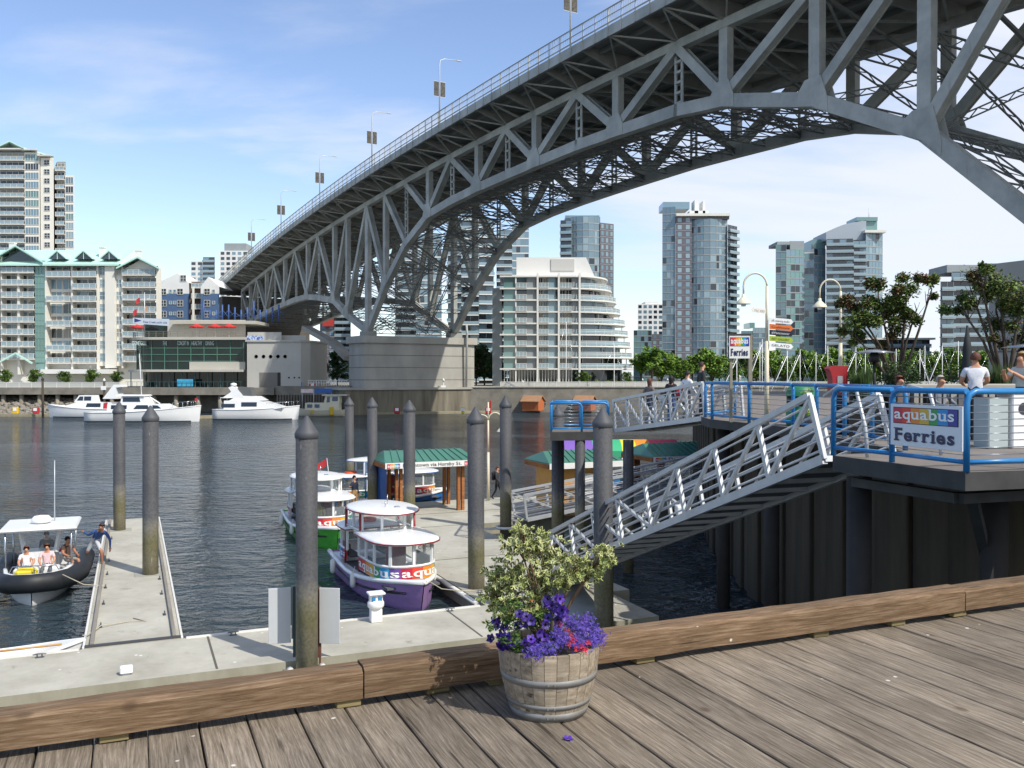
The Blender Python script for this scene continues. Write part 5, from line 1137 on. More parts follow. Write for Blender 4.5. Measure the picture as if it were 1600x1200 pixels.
def ferry(label, hullc, trim, pos, rz, reg=None, start=0):
    o = thing('harbour_ferry', label, 'ferry', pos, rz, 'small passenger ferries at the float')
    HM = M('ferry_hull_'+hullc, hullc, 0.38, ns=5, na=0.16, stretch=(0.5, 1, 1.5)); TR = M('ferry_trim_'+trim, trim, 0.4)
    add_hull(o, 6.7, 2.45, 0.78, 0.92, HM, GELW, GELW, 0.075, stripe=BLACKR, stern=0.8, bowp=2.6)
    # front cabin
    fp_ = upath(0.15, 2.5, 0.98); cabin(o, fp_, 0.80, 1.24, 1.9, 8, GELW, GELW, start=start)
    rp_ = upath(0.0, 2.72, 1.13); rp_ += []; roof_shell(o, rp_, 1.9, 0.11, 0.07, GELW, TR, c=V(1.2, 0, 0))
    if reg: wrap_text(reg, 0.15, fp_, plen(fp_)*0.52, 1.76, INK, o, 0.06)
    # raised wheelhouse
    hp = upath(-1.5, 0.75, 0.9, p=2.2); hb = [V(-p.x-0.75+0.0, -p.y, 0) for p in upath(-1.5, 0.75, 0.9, p=2.2)]
    cabin(o, hp, 1.93, 2.0, 2.58, 7, GELW, GELW, rainbow=False)
    ov = [V(-0.45+1.75*math.cos(2*math.pi*k/26), 1.12*math.sin(2*math.pi*k/26), 0) for k in range(26)]
    roof_shell(o, ov, 2.6, 0.09, 0.09, GELW, TR, 'wheelhouse_roof')
    for s in (-1, 1):
        for xx in (-1.45, 0.1):
            mb = MB(); mb.tube([(xx, s*0.96, 0.7), (xx, s*0.93, 2.6)], 0.035, 8, TR); part('entry_post', mb, None, o)
    # rear cabin with its own low roof
    bp_ = [V(-p.x, -p.y, 0) for p in upath(1.35, 3.0, 0.92)]; cabin(o, bp_, 0.78, 1.16, 1.84, 6, GELW, GELW, start=start+3)
    br2 = [V(-p.x, -p.y, 0) for p in upath(1.2, 3.2, 1.05)]; roof_shell(o, br2, 1.82, 0.1, 0.06, GELW, TR, 'rear_roof', c=V(-2.1, 0, 0))
    # inside: floor, seats, console
    mb = MB(); mb.box((0, 0, 0.62), (5.0, 1.7, 0.06)); part('cabin_floor', mb, SEATG, o)
    for xx, yy, w in ((1.2, 0.66, 0.4), (1.2, -0.66, 0.4), (-2.1, 0.6, 0.4), (-2.1, -0.6, 0.4)):
        mb = MB(); mb.box((xx, yy, 0.9), (1.3, w, 0.1), bev=0.03); mb.box((xx, yy+math.copysign(0.2, yy), 1.12), (1.3, 0.08, 0.4), bev=0.03); part('bench', mb, SEATG, o)
    mb = MB(); mb.box((0.2, 0.25, 1.25), (0.35, 0.6, 1.15), bev=0.04); part('console', mb, REDP, o)
    mb = MB(); mb.tube([V(-2.0+0.26*math.cos(2*math.pi*k/14), 0.26*math.sin(2*math.pi*k/14), 2.02) for k in range(14)], 0.06, 8, BUOY, closed=True); part('lifebuoy', mb, None, o)
    mb = MB(); mb.tube([(-0.2, 0.1, 2.7), (-0.2, 0.1, 3.1)], 0.015, 6); mb.tube([(0.3, -0.15, 2.7), (0.3, -0.15, 2.95)], 0.015, 6); part('antenna', mb, CHROME, o)
    mb = MB(); mb.box((0.45, 0.2, 2.74), (0.14, 0.2, 0.1), bev=0.03); part('spotlight', mb, CHROME, o)
    FEN = M('boat_fender', 'c9c9c4', 0.5, rand=0.2)
    for xx, s in ((1.0, 1), (-0.9, 1), (-2.4, 1), (0.4, -1), (-1.9, -1)):
        mb = MB(); mb.lathe([(0.03, 0.86), (0.09, 0.80), (0.10, 0.5), (0.08, 0.40), (0.02, 0.36)], (xx, s*1.26, -0.08), 10); mb.tube([(xx, s*1.26, 0.75), (xx, s*1.2, 0.95)], 0.012, 5); part('fender', mb, FEN, o)
    mb = MB(); mb.lathe([(0.3, 0.0), (0.3, 0.02), (0.0, 0.02)], (2.75, 0, 0.84), 12); part('rope_coil', mb, ROPE, o)
    return o
rzB = math.atan2(-E2.y, -E2.x)
ferry('purple-hulled rainbow ferry moored bow towards the long float', '9a7aac', '8c1f2a', D(-1.55, 4.75), rzB+R(4), 'C05468BC')
ferry('green-hulled rainbow ferry moored behind the purple one', '4aa238', 'd9d9d4', D(-1.75, 15.1), rzB+R(2), start=1)
ferry('blue-hulled rainbow ferry lying broadside behind the green-roofed shelter', '2f6fb4', '2f6fb4', D(3.2, 21.95), DROT, start=4)
mb = MB(); q = G(513, 720, 3.0); fo = thing('ferry_flag', 'small red and white flag on the stern of the blue ferry', 'flag', D(0.2, 21.9, 0.7))
mb.tube([(0, 0, 0), (-0.25, 0, 2.1)], 0.02, 6); part('staff', mb, LAMPM, fo)
mb = MB(); mb.loft([[V(-0.22, 0, 1.75), V(-0.26, 0, 2.1)], [V(-0.5, 0.06, 1.55), V(-0.54, 0.06, 1.9)], [V(-0.8, 0, 1.45), V(-0.84, 0, 1.75)]]); part('cloth', mb, M('flag_c23a3c', 'c23a3c', 0.8), fo)

# --- inflatable with hard top
o = thing('inflatable_boat', 'black-tubed inflatable boat with a white hard top beside the finger float', 'boat', D(-12.0, 9.5), rzB-R(1)); o.scale = (0.84, 1, 1)
mb = MB(); path = [V(-3.4, 1.2, 0.55), V(-1.5, 1.22, 0.55), V(0.8, 1.2, 0.58), V(2.0, 1.0, 0.62), V(2.9, 0.6, 0.68), V(3.25, 0, 0.72), V(2.9, -0.6, 0.68), V(2.0, -1.0, 0.62), V(0.8, -1.2, 0.58), V(-1.5, -1.22, 0.55), V(-3.4, -1.2, 0.55)]
fine = []
for i in range(len(path)-1):
    for t in (0, .33, .66): fine.append(path[i].lerp(path[i+1], t))
fine.append(path[-1]); mb.tube(fine, [0.20]+[0.29]*(len(fine)-2)+[0.20], 14); part('tube', mb, BLACKR, o)
mb = MB(); mb.tube([p+V(0, 0, 0.0) for p in [q*1.0 for q in fine]][8:23], 0.30, 14); 
add_hull(o, 6.4, 2.1, 0.42, 0.55, GELW, M('boat_floor_grey', 'a9acab', 0.6), None, zk=-0.45)
mb = MB(); mb.tube([V(p.x, p.y*0.80, p.z+0.22) for p in fine][6:25], 0.07, 8); part('inner_coaming', mb, GELW, o)
HT = 2.05
mb = MB(); mb.box((-0.3, 0, HT), (2.7, 2.25, 0.12), bev=0.05); part('hard_top', mb, GELW, o)
for sx in (-1.45, 0.85):
    for sy in (-0.95, 0.95): mb = MB(); mb.tube([(sx*0.9, sy, 0.55), (sx, sy, HT-0.05)], 0.03, 8); part('hard_top_post', mb, CHROME, o)
mb = MB(); mb.prism([(-0.5, -0.5), (0.3, -0.4), (0.3, 0.4), (-0.5, 0.5)], 0.5, 1.25); part('console', mb, GELW, o)
for s in (-1, 1):
    mb = MB(); mb.bar((0.25, s*0.45, 1.2), (0.1, s*0.6, HT), 0.12, 0.10); part('windscreen_post', mb, GELW, o)
mb = MB(); mb.mesh([V(0.28, -0.42, 1.25), V(0.28, 0.42, 1.25), V(0.14, 0.52, HT-0.06), V(0.14, -0.52, HT-0.06)], [(0, 1, 2, 3)]); part('windscreen', mb, CLEAR, o, fix=False)
mb = MB(); mb.lathe([(0.16, 0.0), (0.30, 0.06), (0.31, 0.16), (0.22, 0.25), (0.0, 0.28)], (-0.2, 0, HT+0.06), 18); part('radar_dome', mb, GELW, o)
mb = MB(); mb.tube([(-0.7, 0.35, HT), (-0.8, 0.35, HT+2.1)], [0.02, 0.012], 6); part('antenna', mb, LAMPM, o)
for xx, yy, w, mt in ((1.35, 0.0, 1.3, GELW), (-1.3, 0, 1.4, GELW), (-2.4, 0, 1.5, REDP)):
    mb = MB(); mb.box((xx, yy, 0.72), (0.55, w, 0.4), bev=0.05); part('seat', mb, mt, o)
mb = MB(); mb.tube([(2.1, -0.75, 0.8), (2.2, -0.6, 1.1), (2.35, 0.6, 1.1), (2.15, 0.75, 0.8)], 0.02, 6); mb.tube([(2.3, 0, 0.8), (2.35, 0, 1.1)], 0.02, 6); part('bow_rail', mb, CHROME, o)
mb = MB(); mb.box((1.95, -0.25, 0.86), (0.5, 0.62, 0.26), bev=0.09); part('yellow_bag', mb, M('bag_yellow', 'd9c52a', 0.7), o)
mb = MB(); mb.box((-3.5, 0, 0.75), (0.45, 0.5, 0.9), bev=0.1); part('outboard', mb, BLACKR, o)

# --- white dinghy
o = thing('dinghy', 'small white open rowing dinghy tied behind the long float', 'dinghy', D(-12.1, 0.55, -0.08), DROT)
rg = hull_rings(3.6, 1.3, 0.5, 0.62, zk=-0.15, n=10); mb = MB(); mb.loft(rg, GELW, True); mb.face(rg[0][::-1], GELW); part('hull', mb, None, o)
rg2 = [[V(p.x*0.95, p.y*0.9, max(p.z, 0.05)+0.03) for p in r] for r in rg]; mb = MB(); mb.loft(rg2, GELW, True); part('inner_hull', mb, None, o, fix=False)
mb = MB(); mb.tube([r[0] for r in rg]+[r[-1] for r in rg[::-1]], 0.04, 8); part('gunwale', mb, GELW, o)
for xx in (-0.7, 0.6): mb = MB(); mb.box((xx, 0, 0.36), (0.28, 1.05, 0.04)); part('thwart', mb, GELW, o)
mb = MB(); mb.tube([(-1.2, 0.2, 0.48), (1.3, -0.25, 0.62)], 0.025, 6); part('oar', mb, M('oar_wood', 'b98d52', 0.6), o)

# --- white motor yachts across the water
def super_(o, prof, w, mat, name, w2=None, win=None):
    """superstructure piece: side outline (x,z) given a width, sides leaning in"""
    w2 = w2 or w*0.86; zs = [z for x, z in prof]; za, zb = min(zs), max(zs); mb = MB()
    def yv(z): return (w+(w2-w)*(z-za)/max(1e-6, zb-za))/2
    L_ = [V(x, yv(z), z) for x, z in prof]; R_ = [V(x, -yv(z), z) for x, z in prof]; n = len(prof)
    mb.face(L_, mat); mb.face(R_[::-1], mat)
    for i in range(n): mb.face([L_[i], R_[i], R_[(i+1) % n], L_[(i+1) % n]], mat)
    q = part(name, mb, None, o)
    for wp in (win or []):
        for s in (1, -1):
            mb = MB(); f = [V(x, s*(yv(z)+0.025), z) for x, z in wp]; mb.face(f, TINT); part('window', mb, None, q, fix=False)
def rail_run(o, pts, h, n):
    mb = MB(); mb.tube([p+V(0, 0, h) for p in pts], 0.03, 6); tl = plen(pts)
    for k in range(n+1): p, _ = along(pts, max(0.001, min(tl-.001, tl*k/n))); mb.tube([p, p+V(0, 0, h)], 0.025, 5)
    part('handrail', mb, CHROME, o)
def yacht(name, lab, x, y, rz, L, B, z0, z1):
    p = G(x, y, 0.0); o = thing(name, lab, 'yacht', (p.x, p.y+B/2, 0), rz); rg = add_hull(o, L, B, z0, z1, GELW, None, GELW, 0.07, bowp=2.3, stern=0.9, zk=-0.5)
    mb = MB(); mb.loft([[V(r[2].x, r[2].y*1.012, 0.02), V(r[2].x, r[2].y*1.012, 0.2)] for r in rg][:-1], M('boot_top_dark', '2a2d36', 0.5)); mb.loft([[V(r[-3].x, r[-3].y*1.012, 0.02), V(r[-3].x, r[-3].y*1.012, 0.2)] for r in rg][:-1], M('boot_top_dark', '2a2d36', 0.5)); part('boot_stripe', mb, None, o, fix=False)
    return o, rg
o, rg = yacht('motor_yacht', 'long white classic motor yacht with a mast, centre of the moored yachts', 218, 660, 0, 17.2, 4.4, 1.5, 2.5)
super_(o, [(-5.2, 1.4), (3.6, 1.6), (4.4, 2.2), (3.2, 2.75), (-5.2, 2.75)], 3.5, GELW, 'deckhouse', win=[[(-1.2, 2.0), (1.2, 2.0), (1.0, 2.6), (-0.7, 2.6)], [(1.8, 2.05), (3.1, 2.1), (2.5, 2.55), (1.7, 2.6)], [(-4.6, 2.0), (-2.2, 2.0), (-2.2, 2.6), (-4.6, 2.6)]])
super_(o, [(-3.3, 2.7), (0.9, 2.7), (0.2, 4.0), (-3.1, 4.0)], 2.9, GELW, 'wheelhouse', win=[[(-2.9, 3.1), (-0.2, 3.1), (-0.4, 3.8), (-2.9, 3.8)]])
super_(o, [(-3.9, 4.0), (0.5, 4.0), (0.3, 4.18), (-3.9, 4.18)], 3.1, GELW, 'hard_top')
mb = MB(); mb.tube([(-0.6, 0, 4.1), (-0.9, 0, 10.5)], [0.09, 0.04], 8); mb.tube([(0.0, 0.6, 4.1), (2.0, 0.6, 2.8)], 0.1, 6); part('mast', mb, GELW, o)
rail_run(o, [V(4.6, 1.1, 2.2), V(6.5, 0.8, 2.35), V(8.2, 0.15, 2.5), V(6.5, -0.8, 2.35), V(4.6, -1.1, 2.2)], 0.75, 10)
mb = MB(); mb.loft([[V(8.0, 0, 3.2), V(8.0, 0, 3.7)], [V(7.6, 0.05, 3.1), V(7.6, 0.05, 3.6)]]); part('bow_flag', mb, M('flag_c23a3c', 'c23a3c', 0.8), o)
o, rg = yacht('motor_yacht', 'white motor yacht with a red-trimmed cockpit at the left of the moored yachts', 128, 653, math.pi, 13.5, 4.0, 1.5, 2.2)
super_(o, [(-4.6, 1.3), (2.6, 1.5), (3.2, 2.0), (1.2, 2.6), (-4.6, 2.6)], 3.2, GELW, 'deckhouse', win=[[(-2.9, 1.8), (-0.4, 1.8), (-0.6, 2.45), (-2.9, 2.45)]])
super_(o, [(-1.6, 2.6), (1.7, 2.6), (0.9, 3.8), (-1.4, 3.8)], 2.6, GELW, 'wheelhouse', win=[[(-1.2, 2.9), (0.0, 2.9), (0.0, 3.6), (-1.2, 3.6)], [(0.15, 2.9), (1.2, 2.9), (0.75, 3.6), (0.15, 3.6)]])
super_(o, [(-5.6, 3.2), (-3.2, 3.2), (-5.0, 5.6), (-6.2, 5.6), (-6.3, 5.2), (-5.4, 5.1)], 2.8, GELW, 'radar_arch')
super_(o, [(-4.4, 1.5), (-3.4, 1.5), (-3.4, 2.5), (-4.0, 2.6)], 3.3, M('red_canvas', 'b02a32', 0.8), 'canvas')
o, rg = yacht('motor_yacht', 'sleek white cruiser with a canvas-topped flybridge, right of the moored yachts', 397, 656.5, 0, 13.6, 4.2, 1.7, 2.25)
super_(o, [(-5.0, 1.6), (3.2, 1.75), (4.6, 2.0), (1.6, 2.9), (0.4, 3.15), (-5.0, 3.1)], 3.5, GELW, 'deckhouse', win=[[(-2.2, 2.15), (0.3, 2.15), (0.3, 2.85), (-2.2, 2.85)], [(-5.4, 2.0), (-3.2, 2.0), (-3.2, 2.6), (-5.4, 2.6)]])
super_(o, [(-4.2, 3.1), (1.4, 3.1), (0.2, 3.8), (-2.8, 3.9)], 3.0, GELW, 'flybridge')
super_(o, [(-5.4, 3.5), (-3.6, 3.5), (-1.6, 3.4), (-3.0, 5.0), (-3.9, 5.4), (-4.4, 5.2), (-3.9, 4.5)], 2.8, GELW, 'radar_arch')
super_(o, [(-2.9, 3.9), (-0.6, 3.9), (-0.9, 5.2), (-2.9, 5.3)], 2.3, M('grey_canvas', '5d5f60', 0.8), 'canopy')
mb = MB(); mb.lathe([(0.2, 0), (0.5, 0.1), (0.5, 0.4), (0.1, 0.55)], (-3.9, 0, 5.4), 14); part('radar_dome', mb, GELW, o)
mb = MB(); mb.tube([(-5.4, 1.6, 1.9), (-5.5, 1.6, 3.6), (-3.8, 1.5, 3.6)], 0.07, 6); mb.tube([(-5.4, -1.6, 1.9), (-5.5, -1.6, 3.6), (-3.8, -1.5, 3.6)], 0.07, 6); part('cockpit_frame', mb, GELW, o)
rail_run(o, [V(1.8, 1.6, 2.1), V(4.6, 1.0, 2.25), V(6.5, 0.1, 2.4), V(4.6, -1.0, 2.25), V(1.8, -1.6, 2.1)], 0.6, 10)
CRM = M('cream_boat', 'd2cbb0', 0.5, ns=1, na=0.05)
p = G(497, 650, 0.0); o = thing('cabin_boat', 'cream flat-sided cabin boat with yellow fenders beside the bridge pier', 'boat', (p.x, p.y+1.6, 0), math.pi)
add_hull(o, 9.0, 3.2, 1.0, 1.3, CRM, None, CRM, 0.05, bowp=3.0, stern=0.95)
super_(o, [(-3.6, 1.0), (2.4, 1.0), (2.4, 2.3), (-3.6, 2.3)], 2.7, CRM, 'cabin', win=[[(1.1, 1.45), (2.0, 1.45), (2.0, 2.05), (1.1, 2.05)], [(-0.2, 1.45), (0.7, 1.45), (0.7, 2.05), (-0.2, 2.05)]])
super_(o, [(-3.7, 2.3), (-0.9, 2.3), (-1.2, 3.6), (-3.7, 3.6)], 2.4, CRM, 'wheelhouse', win=[[(-2.0, 2.4), (-1.4, 2.4), (-1.5, 3.4), (-2.0, 3.4)], [(-3.4, 2.6), (-2.4, 2.6), (-2.4, 3.4), (-3.4, 3.4)]])
super_(o, [(-5.0, 3.6), (-0.6, 3.6), (-0.6, 3.75), (-5.0, 3.75)], 2.8, CRM, 'cabin_roof')
mb = MB(); mb.box((-2.4, 1.75, 0.9), (0.7, 0.3, 1.5), bev=0.1); mb.box((1.1, 1.7, 0.7), (0.35, 0.25, 0.8), bev=0.1); part('fender', mb, M('fender_yellow', 'd8b32a', 0.6), o)
FLG = [('flag_3a5ca8', '3a5ca8'), ('flag_c23a3c', 'c23a3c'), ('flag_b99a80', 'b99a80')]
for k, (xx, (nm, c)) in enumerate(zip((473, 495, 516), FLG)):
    pz = G(xx, 645, 0.0); fo = thing('flag_pole', ('flag pole with a blue and red pennant by the cream boat', 'flag pole with a red and white flag by the cream boat', 'flag pole with a faded flag by the cream boat')[k], 'flag', (pz.x, pz.y, 0.4)); h = 5.6
    mb = MB(); mb.tube([(0, 0, 0), (0, 0, h)], 0.05, 6); part('pole', mb, LAMPM, fo)
    mb = MB(); mb.loft([[V(0, 0, h-1.3), V(0, 0, h-0.1)], [V(-0.8, 0.2, h-1.5), V(-0.8, 0.2, h-0.3)], [V(-1.7, 0, h-1.7), V(-1.7, 0, h-0.6)]]); part('cloth', mb, M(nm, c, 0.8), fo)
    if k == 1:
        mb = MB(); mb.loft([[V(-0.5, -0.02, h-1.43), V(-0.5, -0.02, h-0.23)], [V(-1.15, 0.08, h-1.6), V(-1.15, 0.08, h-0.45)]]); part('white_band', mb, GELW, fo)
p = G(512, 627, 0); 
bs = thing('float_sign', 'white and blue sign boards over the float by the cream boat', 'sign', (XP(502, 161), 161, 0.4))
mb = MB(); mb.box((-2.6, 0, 3.95), (2.2, 0.1, 0.7)); part('white_board', mb, M('sign_pink_white', 'd8c6c2', 0.6, ns=2, na=0.2), bs)
mb = MB(); mb.box((0.4, 0, 4.0), (3.2, 0.1, 0.75)); part('blue_board', mb, M('sign_blue', '2e5fa6', 0.6, ns=2, na=0.2), bs)
mb = MB(); 
for xx in (-3.5, -1.4, 1.8): mb.tube([(xx, 0.1, 0), (xx, 0.1, 4.3)], 0.05, 6)
part('post', mb, LAMPM, bs)
# ------------------------------------------------------------------ pilings
def piling_mat():
    m = bpy.data.materials.new('piling_sleeve'); m.use_nodes = True; t = m.node_tree; N = t.nodes; L = t.links; b = N['Principled BSDF']; b.inputs['Roughness'].default_value = 0.7
    tc = N.new('ShaderNodeTexCoord'); sp = N.new('ShaderNodeSeparateXYZ'); L.new(tc.outputs['Object'], sp.inputs[0])
    nz = N.new('ShaderNodeTexNoise'); nz.inputs['Scale'].default_value = 2.2; nz.inputs['Detail'].default_value = 8; nz.inputs['Roughness'].default_value = 0.7; L.new(tc.outputs['Object'], nz.inputs['Vector'])
    n2 = N.new('ShaderNodeTexNoise'); n2.inputs['Scale'].default_value = 16; n2.inputs['Detail'].default_value = 6; L.new(tc.outputs['Object'], n2.inputs['Vector'])
    ad = N.new('ShaderNodeMath'); ad.operation = 'MULTIPLY_ADD'; ad.inputs[1].default_value = 0.9; L.new(nz.outputs['Fac'], ad.inputs[0]); L.new(sp.outputs['Z'], ad.inputs[2])
    rp = N.new('ShaderNodeValToRGB'); e = rp.color_ramp.elements; mr = N.new('ShaderNodeMapRange'); mr.inputs['From Min'].default_value = 0; mr.inputs['From Max'].default_value = 7; L.new(ad.outputs[0], mr.inputs[0]); L.new(mr.outputs[0], rp.inputs[0])
    e[0].position = 0.10; e[0].color = (*srgb('6f6a50'), 1); e[1].position = 0.52; e[1].color = (*srgb('4a4b4e'), 1)
    for p_, c in ((0.20, '857e68'), (0.29, '74704f'), (0.36, '807c70'), (0.42, '5a5b5e')): q = e.new(p_); q.color = (*srgb(c), 1)
    mx = N.new('ShaderNodeMixRGB'); mx.blend_type = 'MULTIPLY'; mx.inputs[0].default_value = 0.55; L.new(rp.outputs[0], mx.inputs[1])
    r2 = N.new('ShaderNodeValToRGB'); r2.color_ramp.elements[0].position = 0.35; r2.color_ramp.elements[1].position = 0.62; r2.color_ramp.elements[0].color = (0.45, 0.45, 0.45, 1); L.new(n2.outputs['Fac'], r2.inputs[0]); L.new(r2.outputs[0], mx.inputs[2])
    # bird streaks near the top
    wv = N.new('ShaderNodeMapping'); wv.inputs['Scale'].default_value = (7, 7, 0.5); L.new(tc.outputs['Object'], wv.inputs[0]); n3 = N.new('ShaderNodeTexNoise'); n3.inputs['Scale'].default_value = 1.6; n3.inputs['Detail'].default_value = 3; L.new(wv.outputs[0], n3.inputs['Vector'])
    st = N.new('ShaderNodeMapRange'); st.inputs['From Min'].default_value = 0.73; st.inputs['From Max'].default_value = 0.78; L.new(n3.outputs['Fac'], st.inputs[0])
    m3 = N.new('ShaderNodeMixRGB'); m3.inputs[2].default_value = (0.55, 0.55, 0.52, 1); L.new(st.outputs[0], m3.inputs[0]); L.new(mx.outputs[0], m3.inputs[1]); L.new(m3.outputs[0], b.inputs['Base Color'])
    bp = N.new('ShaderNodeBump'); bp.inputs['Strength'].default_value = 0.4; bp.inputs['Distance'].default_value = 0.015; L.new(n2.outputs['Fac'], bp.inputs['Height']); L.new(bp.outputs[0], b.inputs['Normal'])
    return m
PILM = piling_mat(); CAPM = M('piling_cap', '47494d', 0.6, ns=2.5, na=0.15, rand=0.1)
def piling(pos, ztop, lab, r=0.25):
    o = thing('piling', lab, 'piling', (pos.x, pos.y, 0), random.uniform(0, 6), 'capped mooring pilings'); o.rotation_euler.x = R(random.uniform(-0.5, 0.5)); o.rotation_euler.y = R(random.uniform(-0.5, 0.5)); r *= random.uniform(0.95, 1.04)
    mb = MB(); mb.lathe([(r, -1.2), (r, ztop-0.42)], n=22); part('shaft', mb, PILM, o)
    mb = MB(); mb.lathe([(r+0.012, ztop-0.52), (r+0.025, ztop-0.49), (r+0.025, ztop-0.40), (r+0.005, ztop-0.37), (0.035, ztop-0.02), (0.0, ztop)], n=22, cap=False); part('cap', mb, CAPM, o)
    return o
PIL = [(D(-9.72, 17.3), 5.95, 'grey piling at the far end of the finger float'), (D(-8.68, 7.8), 6.05, 'grey piling standing through the middle of the finger float'),
       (D(-5.6, -3.35), 6.12, 'thick mossy piling with sign boards in front of the long float'), (V(-9.17, 50, 0), 5.85, 'slim grey piling behind the green ferry, farthest of the three together'),
       (V(-6.77, 43, 0), 6.0, 'grey piling left of the green-roofed shelter, middle of the three together'), (V(-4.47, 38.5, 0), 5.98, 'grey piling in front of the green-roofed shelter roof'),
       (D(0.46, 1.75), 6.08, 'thick piling standing on the ferry float beside the purple ferry'), (D(5.3, 10.95), 6.2, 'piling in a steel hoop right of the dock lamp'),
       (V(1.82, 35, 0), 5.9, 'piling in front of the blue-railed landing'), (D(2.06, -3.36), 6.2, 'thick piling behind the flower barrel, beside the main gangway')]
for p, zt_, lab in PIL: piling(p, zt_, lab)
# base shoes where pilings pass the floats
for (p, _, lab) in (PIL[0], PIL[1], PIL[6]):
    mb = MB(); mb.box((p.x, p.y, DZ+0.012), (0.95, 0.7, 0.018), rz=DROT); tag(mb.build('pile_plate', M('pile_plate_grey', '9a988e', 0.8)), 'flat plate round the foot of the '+{0: 'far finger-float piling', 1: 'near finger-float piling', 6: 'ferry-float piling'}[PIL.index((p, _, lab))], 'plate')
p = PIL[7][0]; mb = MB(); mb.tube([V(p.x, p.y, DZ+0.12)+(E1*math.cos(a)+E2*math.sin(a))*0.42 for a in [2*math.pi*k/16 for k in range(16)]], 0.06, 8, closed=True); mb.bar(V(p.x, p.y, DZ+0.1)-E1*0.42, D(4.35, 10.95, DZ+0.1), 0.1, 0.1)
tag(mb.build('pile_hoop', WHITEPL), 'pale steel hoop round the piling right of the dock lamp', 'pile hoop')
# roller bracket and sign boards at the mossy piling
p = PIL[2][0]; rbk = thing('pile_bracket', 'steel roller bracket holding the mossy piling to the float', 'bracket', (p.x, p.y, 0), DROT); GALV = M('galvanised_steel', '8f959a', 0.45, 0.6)
for s in (-1, 1):
    mb = MB(); mb.box((s*0.42, 0.16, DZ-0.22), (0.12, 0.5, 0.12)); mb.box((s*0.62, 0.36, DZ-0.2), (0.5, 0.03, 0.26)); part('arm', mb, GALV, rbk)
    mb = MB(); mb.tube([(s*0.36, -0.12, DZ-0.15), (s*0.36, 0.12, DZ-0.15)], 0.09, 12); part('roller', mb, WHITEPL, rbk)
mb = MB(); mb.box((0, -0.36, DZ-0.24), (0.9, 0.1, 0.1)); part('crossbar', mb, GALV, rbk)
mb = MB(); mb.tube([(-0.1, -0.33, DZ-0.12), (0.14, -0.33, DZ-0.12)], 0.075, 12); part('roller', mb, WHITEPL, rbk)
ALU = M('aluminium_sheet', 'd4d6d6', 0.5, 0.25, ns=1.5, na=0.06); RUST = M('rusty_post', '6d4a3d', 0.8, ns=6, na=0.3); DGREEN = M('dark_green_post', '3f4b4a', 0.6)
for xx, w, yaw, pm, lab, sx in ((437, 0.5, 0.25, DGREEN, 'blank pale sign board left of the mossy piling', 1), (515, 0.48, -0.12, RUST, 'blank pale sign board right of the mossy piling', -1)):
    c = P(xx, 962, 20.35); so = thing('sign_board', lab, 'sign', (c.x, c.y, 0), yaw)
    mb = MB(); mb.box((0, 0, c.z), (w, 0.03, 1.28), bev=0.006); part('panel', mb, ALU, so)
    if sx > 0: mb = MB(); mb.box((w/2+0.13, 0.14, c.z+0.03), (0.24, 0.03, 1.24)); part('rear_panel', mb, M('shaded_sheet', '8f9a98', 0.5), so)
    mb = MB(); mb.box((sx*(w/2+(0.08 if sx > 0 else 0.02)), 0.06, (c.z+0.64+0.1)/2), (0.07, 0.05, c.z+0.64-0.1)); part('post', mb, pm, so)
# power pedestal, utility box
o = thing('power_pedestal', 'white shore power pedestal with blue sockets on the long float', 'power pedestal', D(-3.3, -0.62, DZ), DROT)
mb = MB(); mb.box((0, 0, 0.18), (0.3, 0.24, 0.36), bev=0.02); part('base', mb, WHITE, o)
mb = MB(); mb.lathe([(0.17, 0.36), (0.22, 0.42), (0.22, 0.52), (0.17, 0.58)], n=18); mb.box((0, 0, 0.56), (0.34, 0.22, 0.34), bev=0.03); part('head', mb, WHITE, o)
mb = MB(); mb.box((0, -0.02, 0.765), (0.44, 0.34, 0.06), bev=0.015); part('lid', mb, WHITE, o)
for s in (-1, 1): mb = MB(); mb.box((s*0.085, -0.125, 0.62), (0.1, 0.03, 0.13), bev=0.01); part('socket', mb, M('socket_blue', '2f7fb0', 0.5), o)
mb = MB(); mb.box((0, -0.118, 0.5), (0.12, 0.012, 0.05)); part('meter', mb, GREYP, o)
o = thing('utility_box', 'small white box on the near edge of the long float', 'box', D(-9.35, -2.55, DZ), DROT); mb = MB(); mb.box((0, 0, 0.11), (0.26, 0.16, 0.16), bev=0.02); part('case', mb, WHITE, o); mb = MB(); mb.box((0, 0, 0.02), (0.16, 0.12, 0.04)); part('foot', mb, GALV, o)

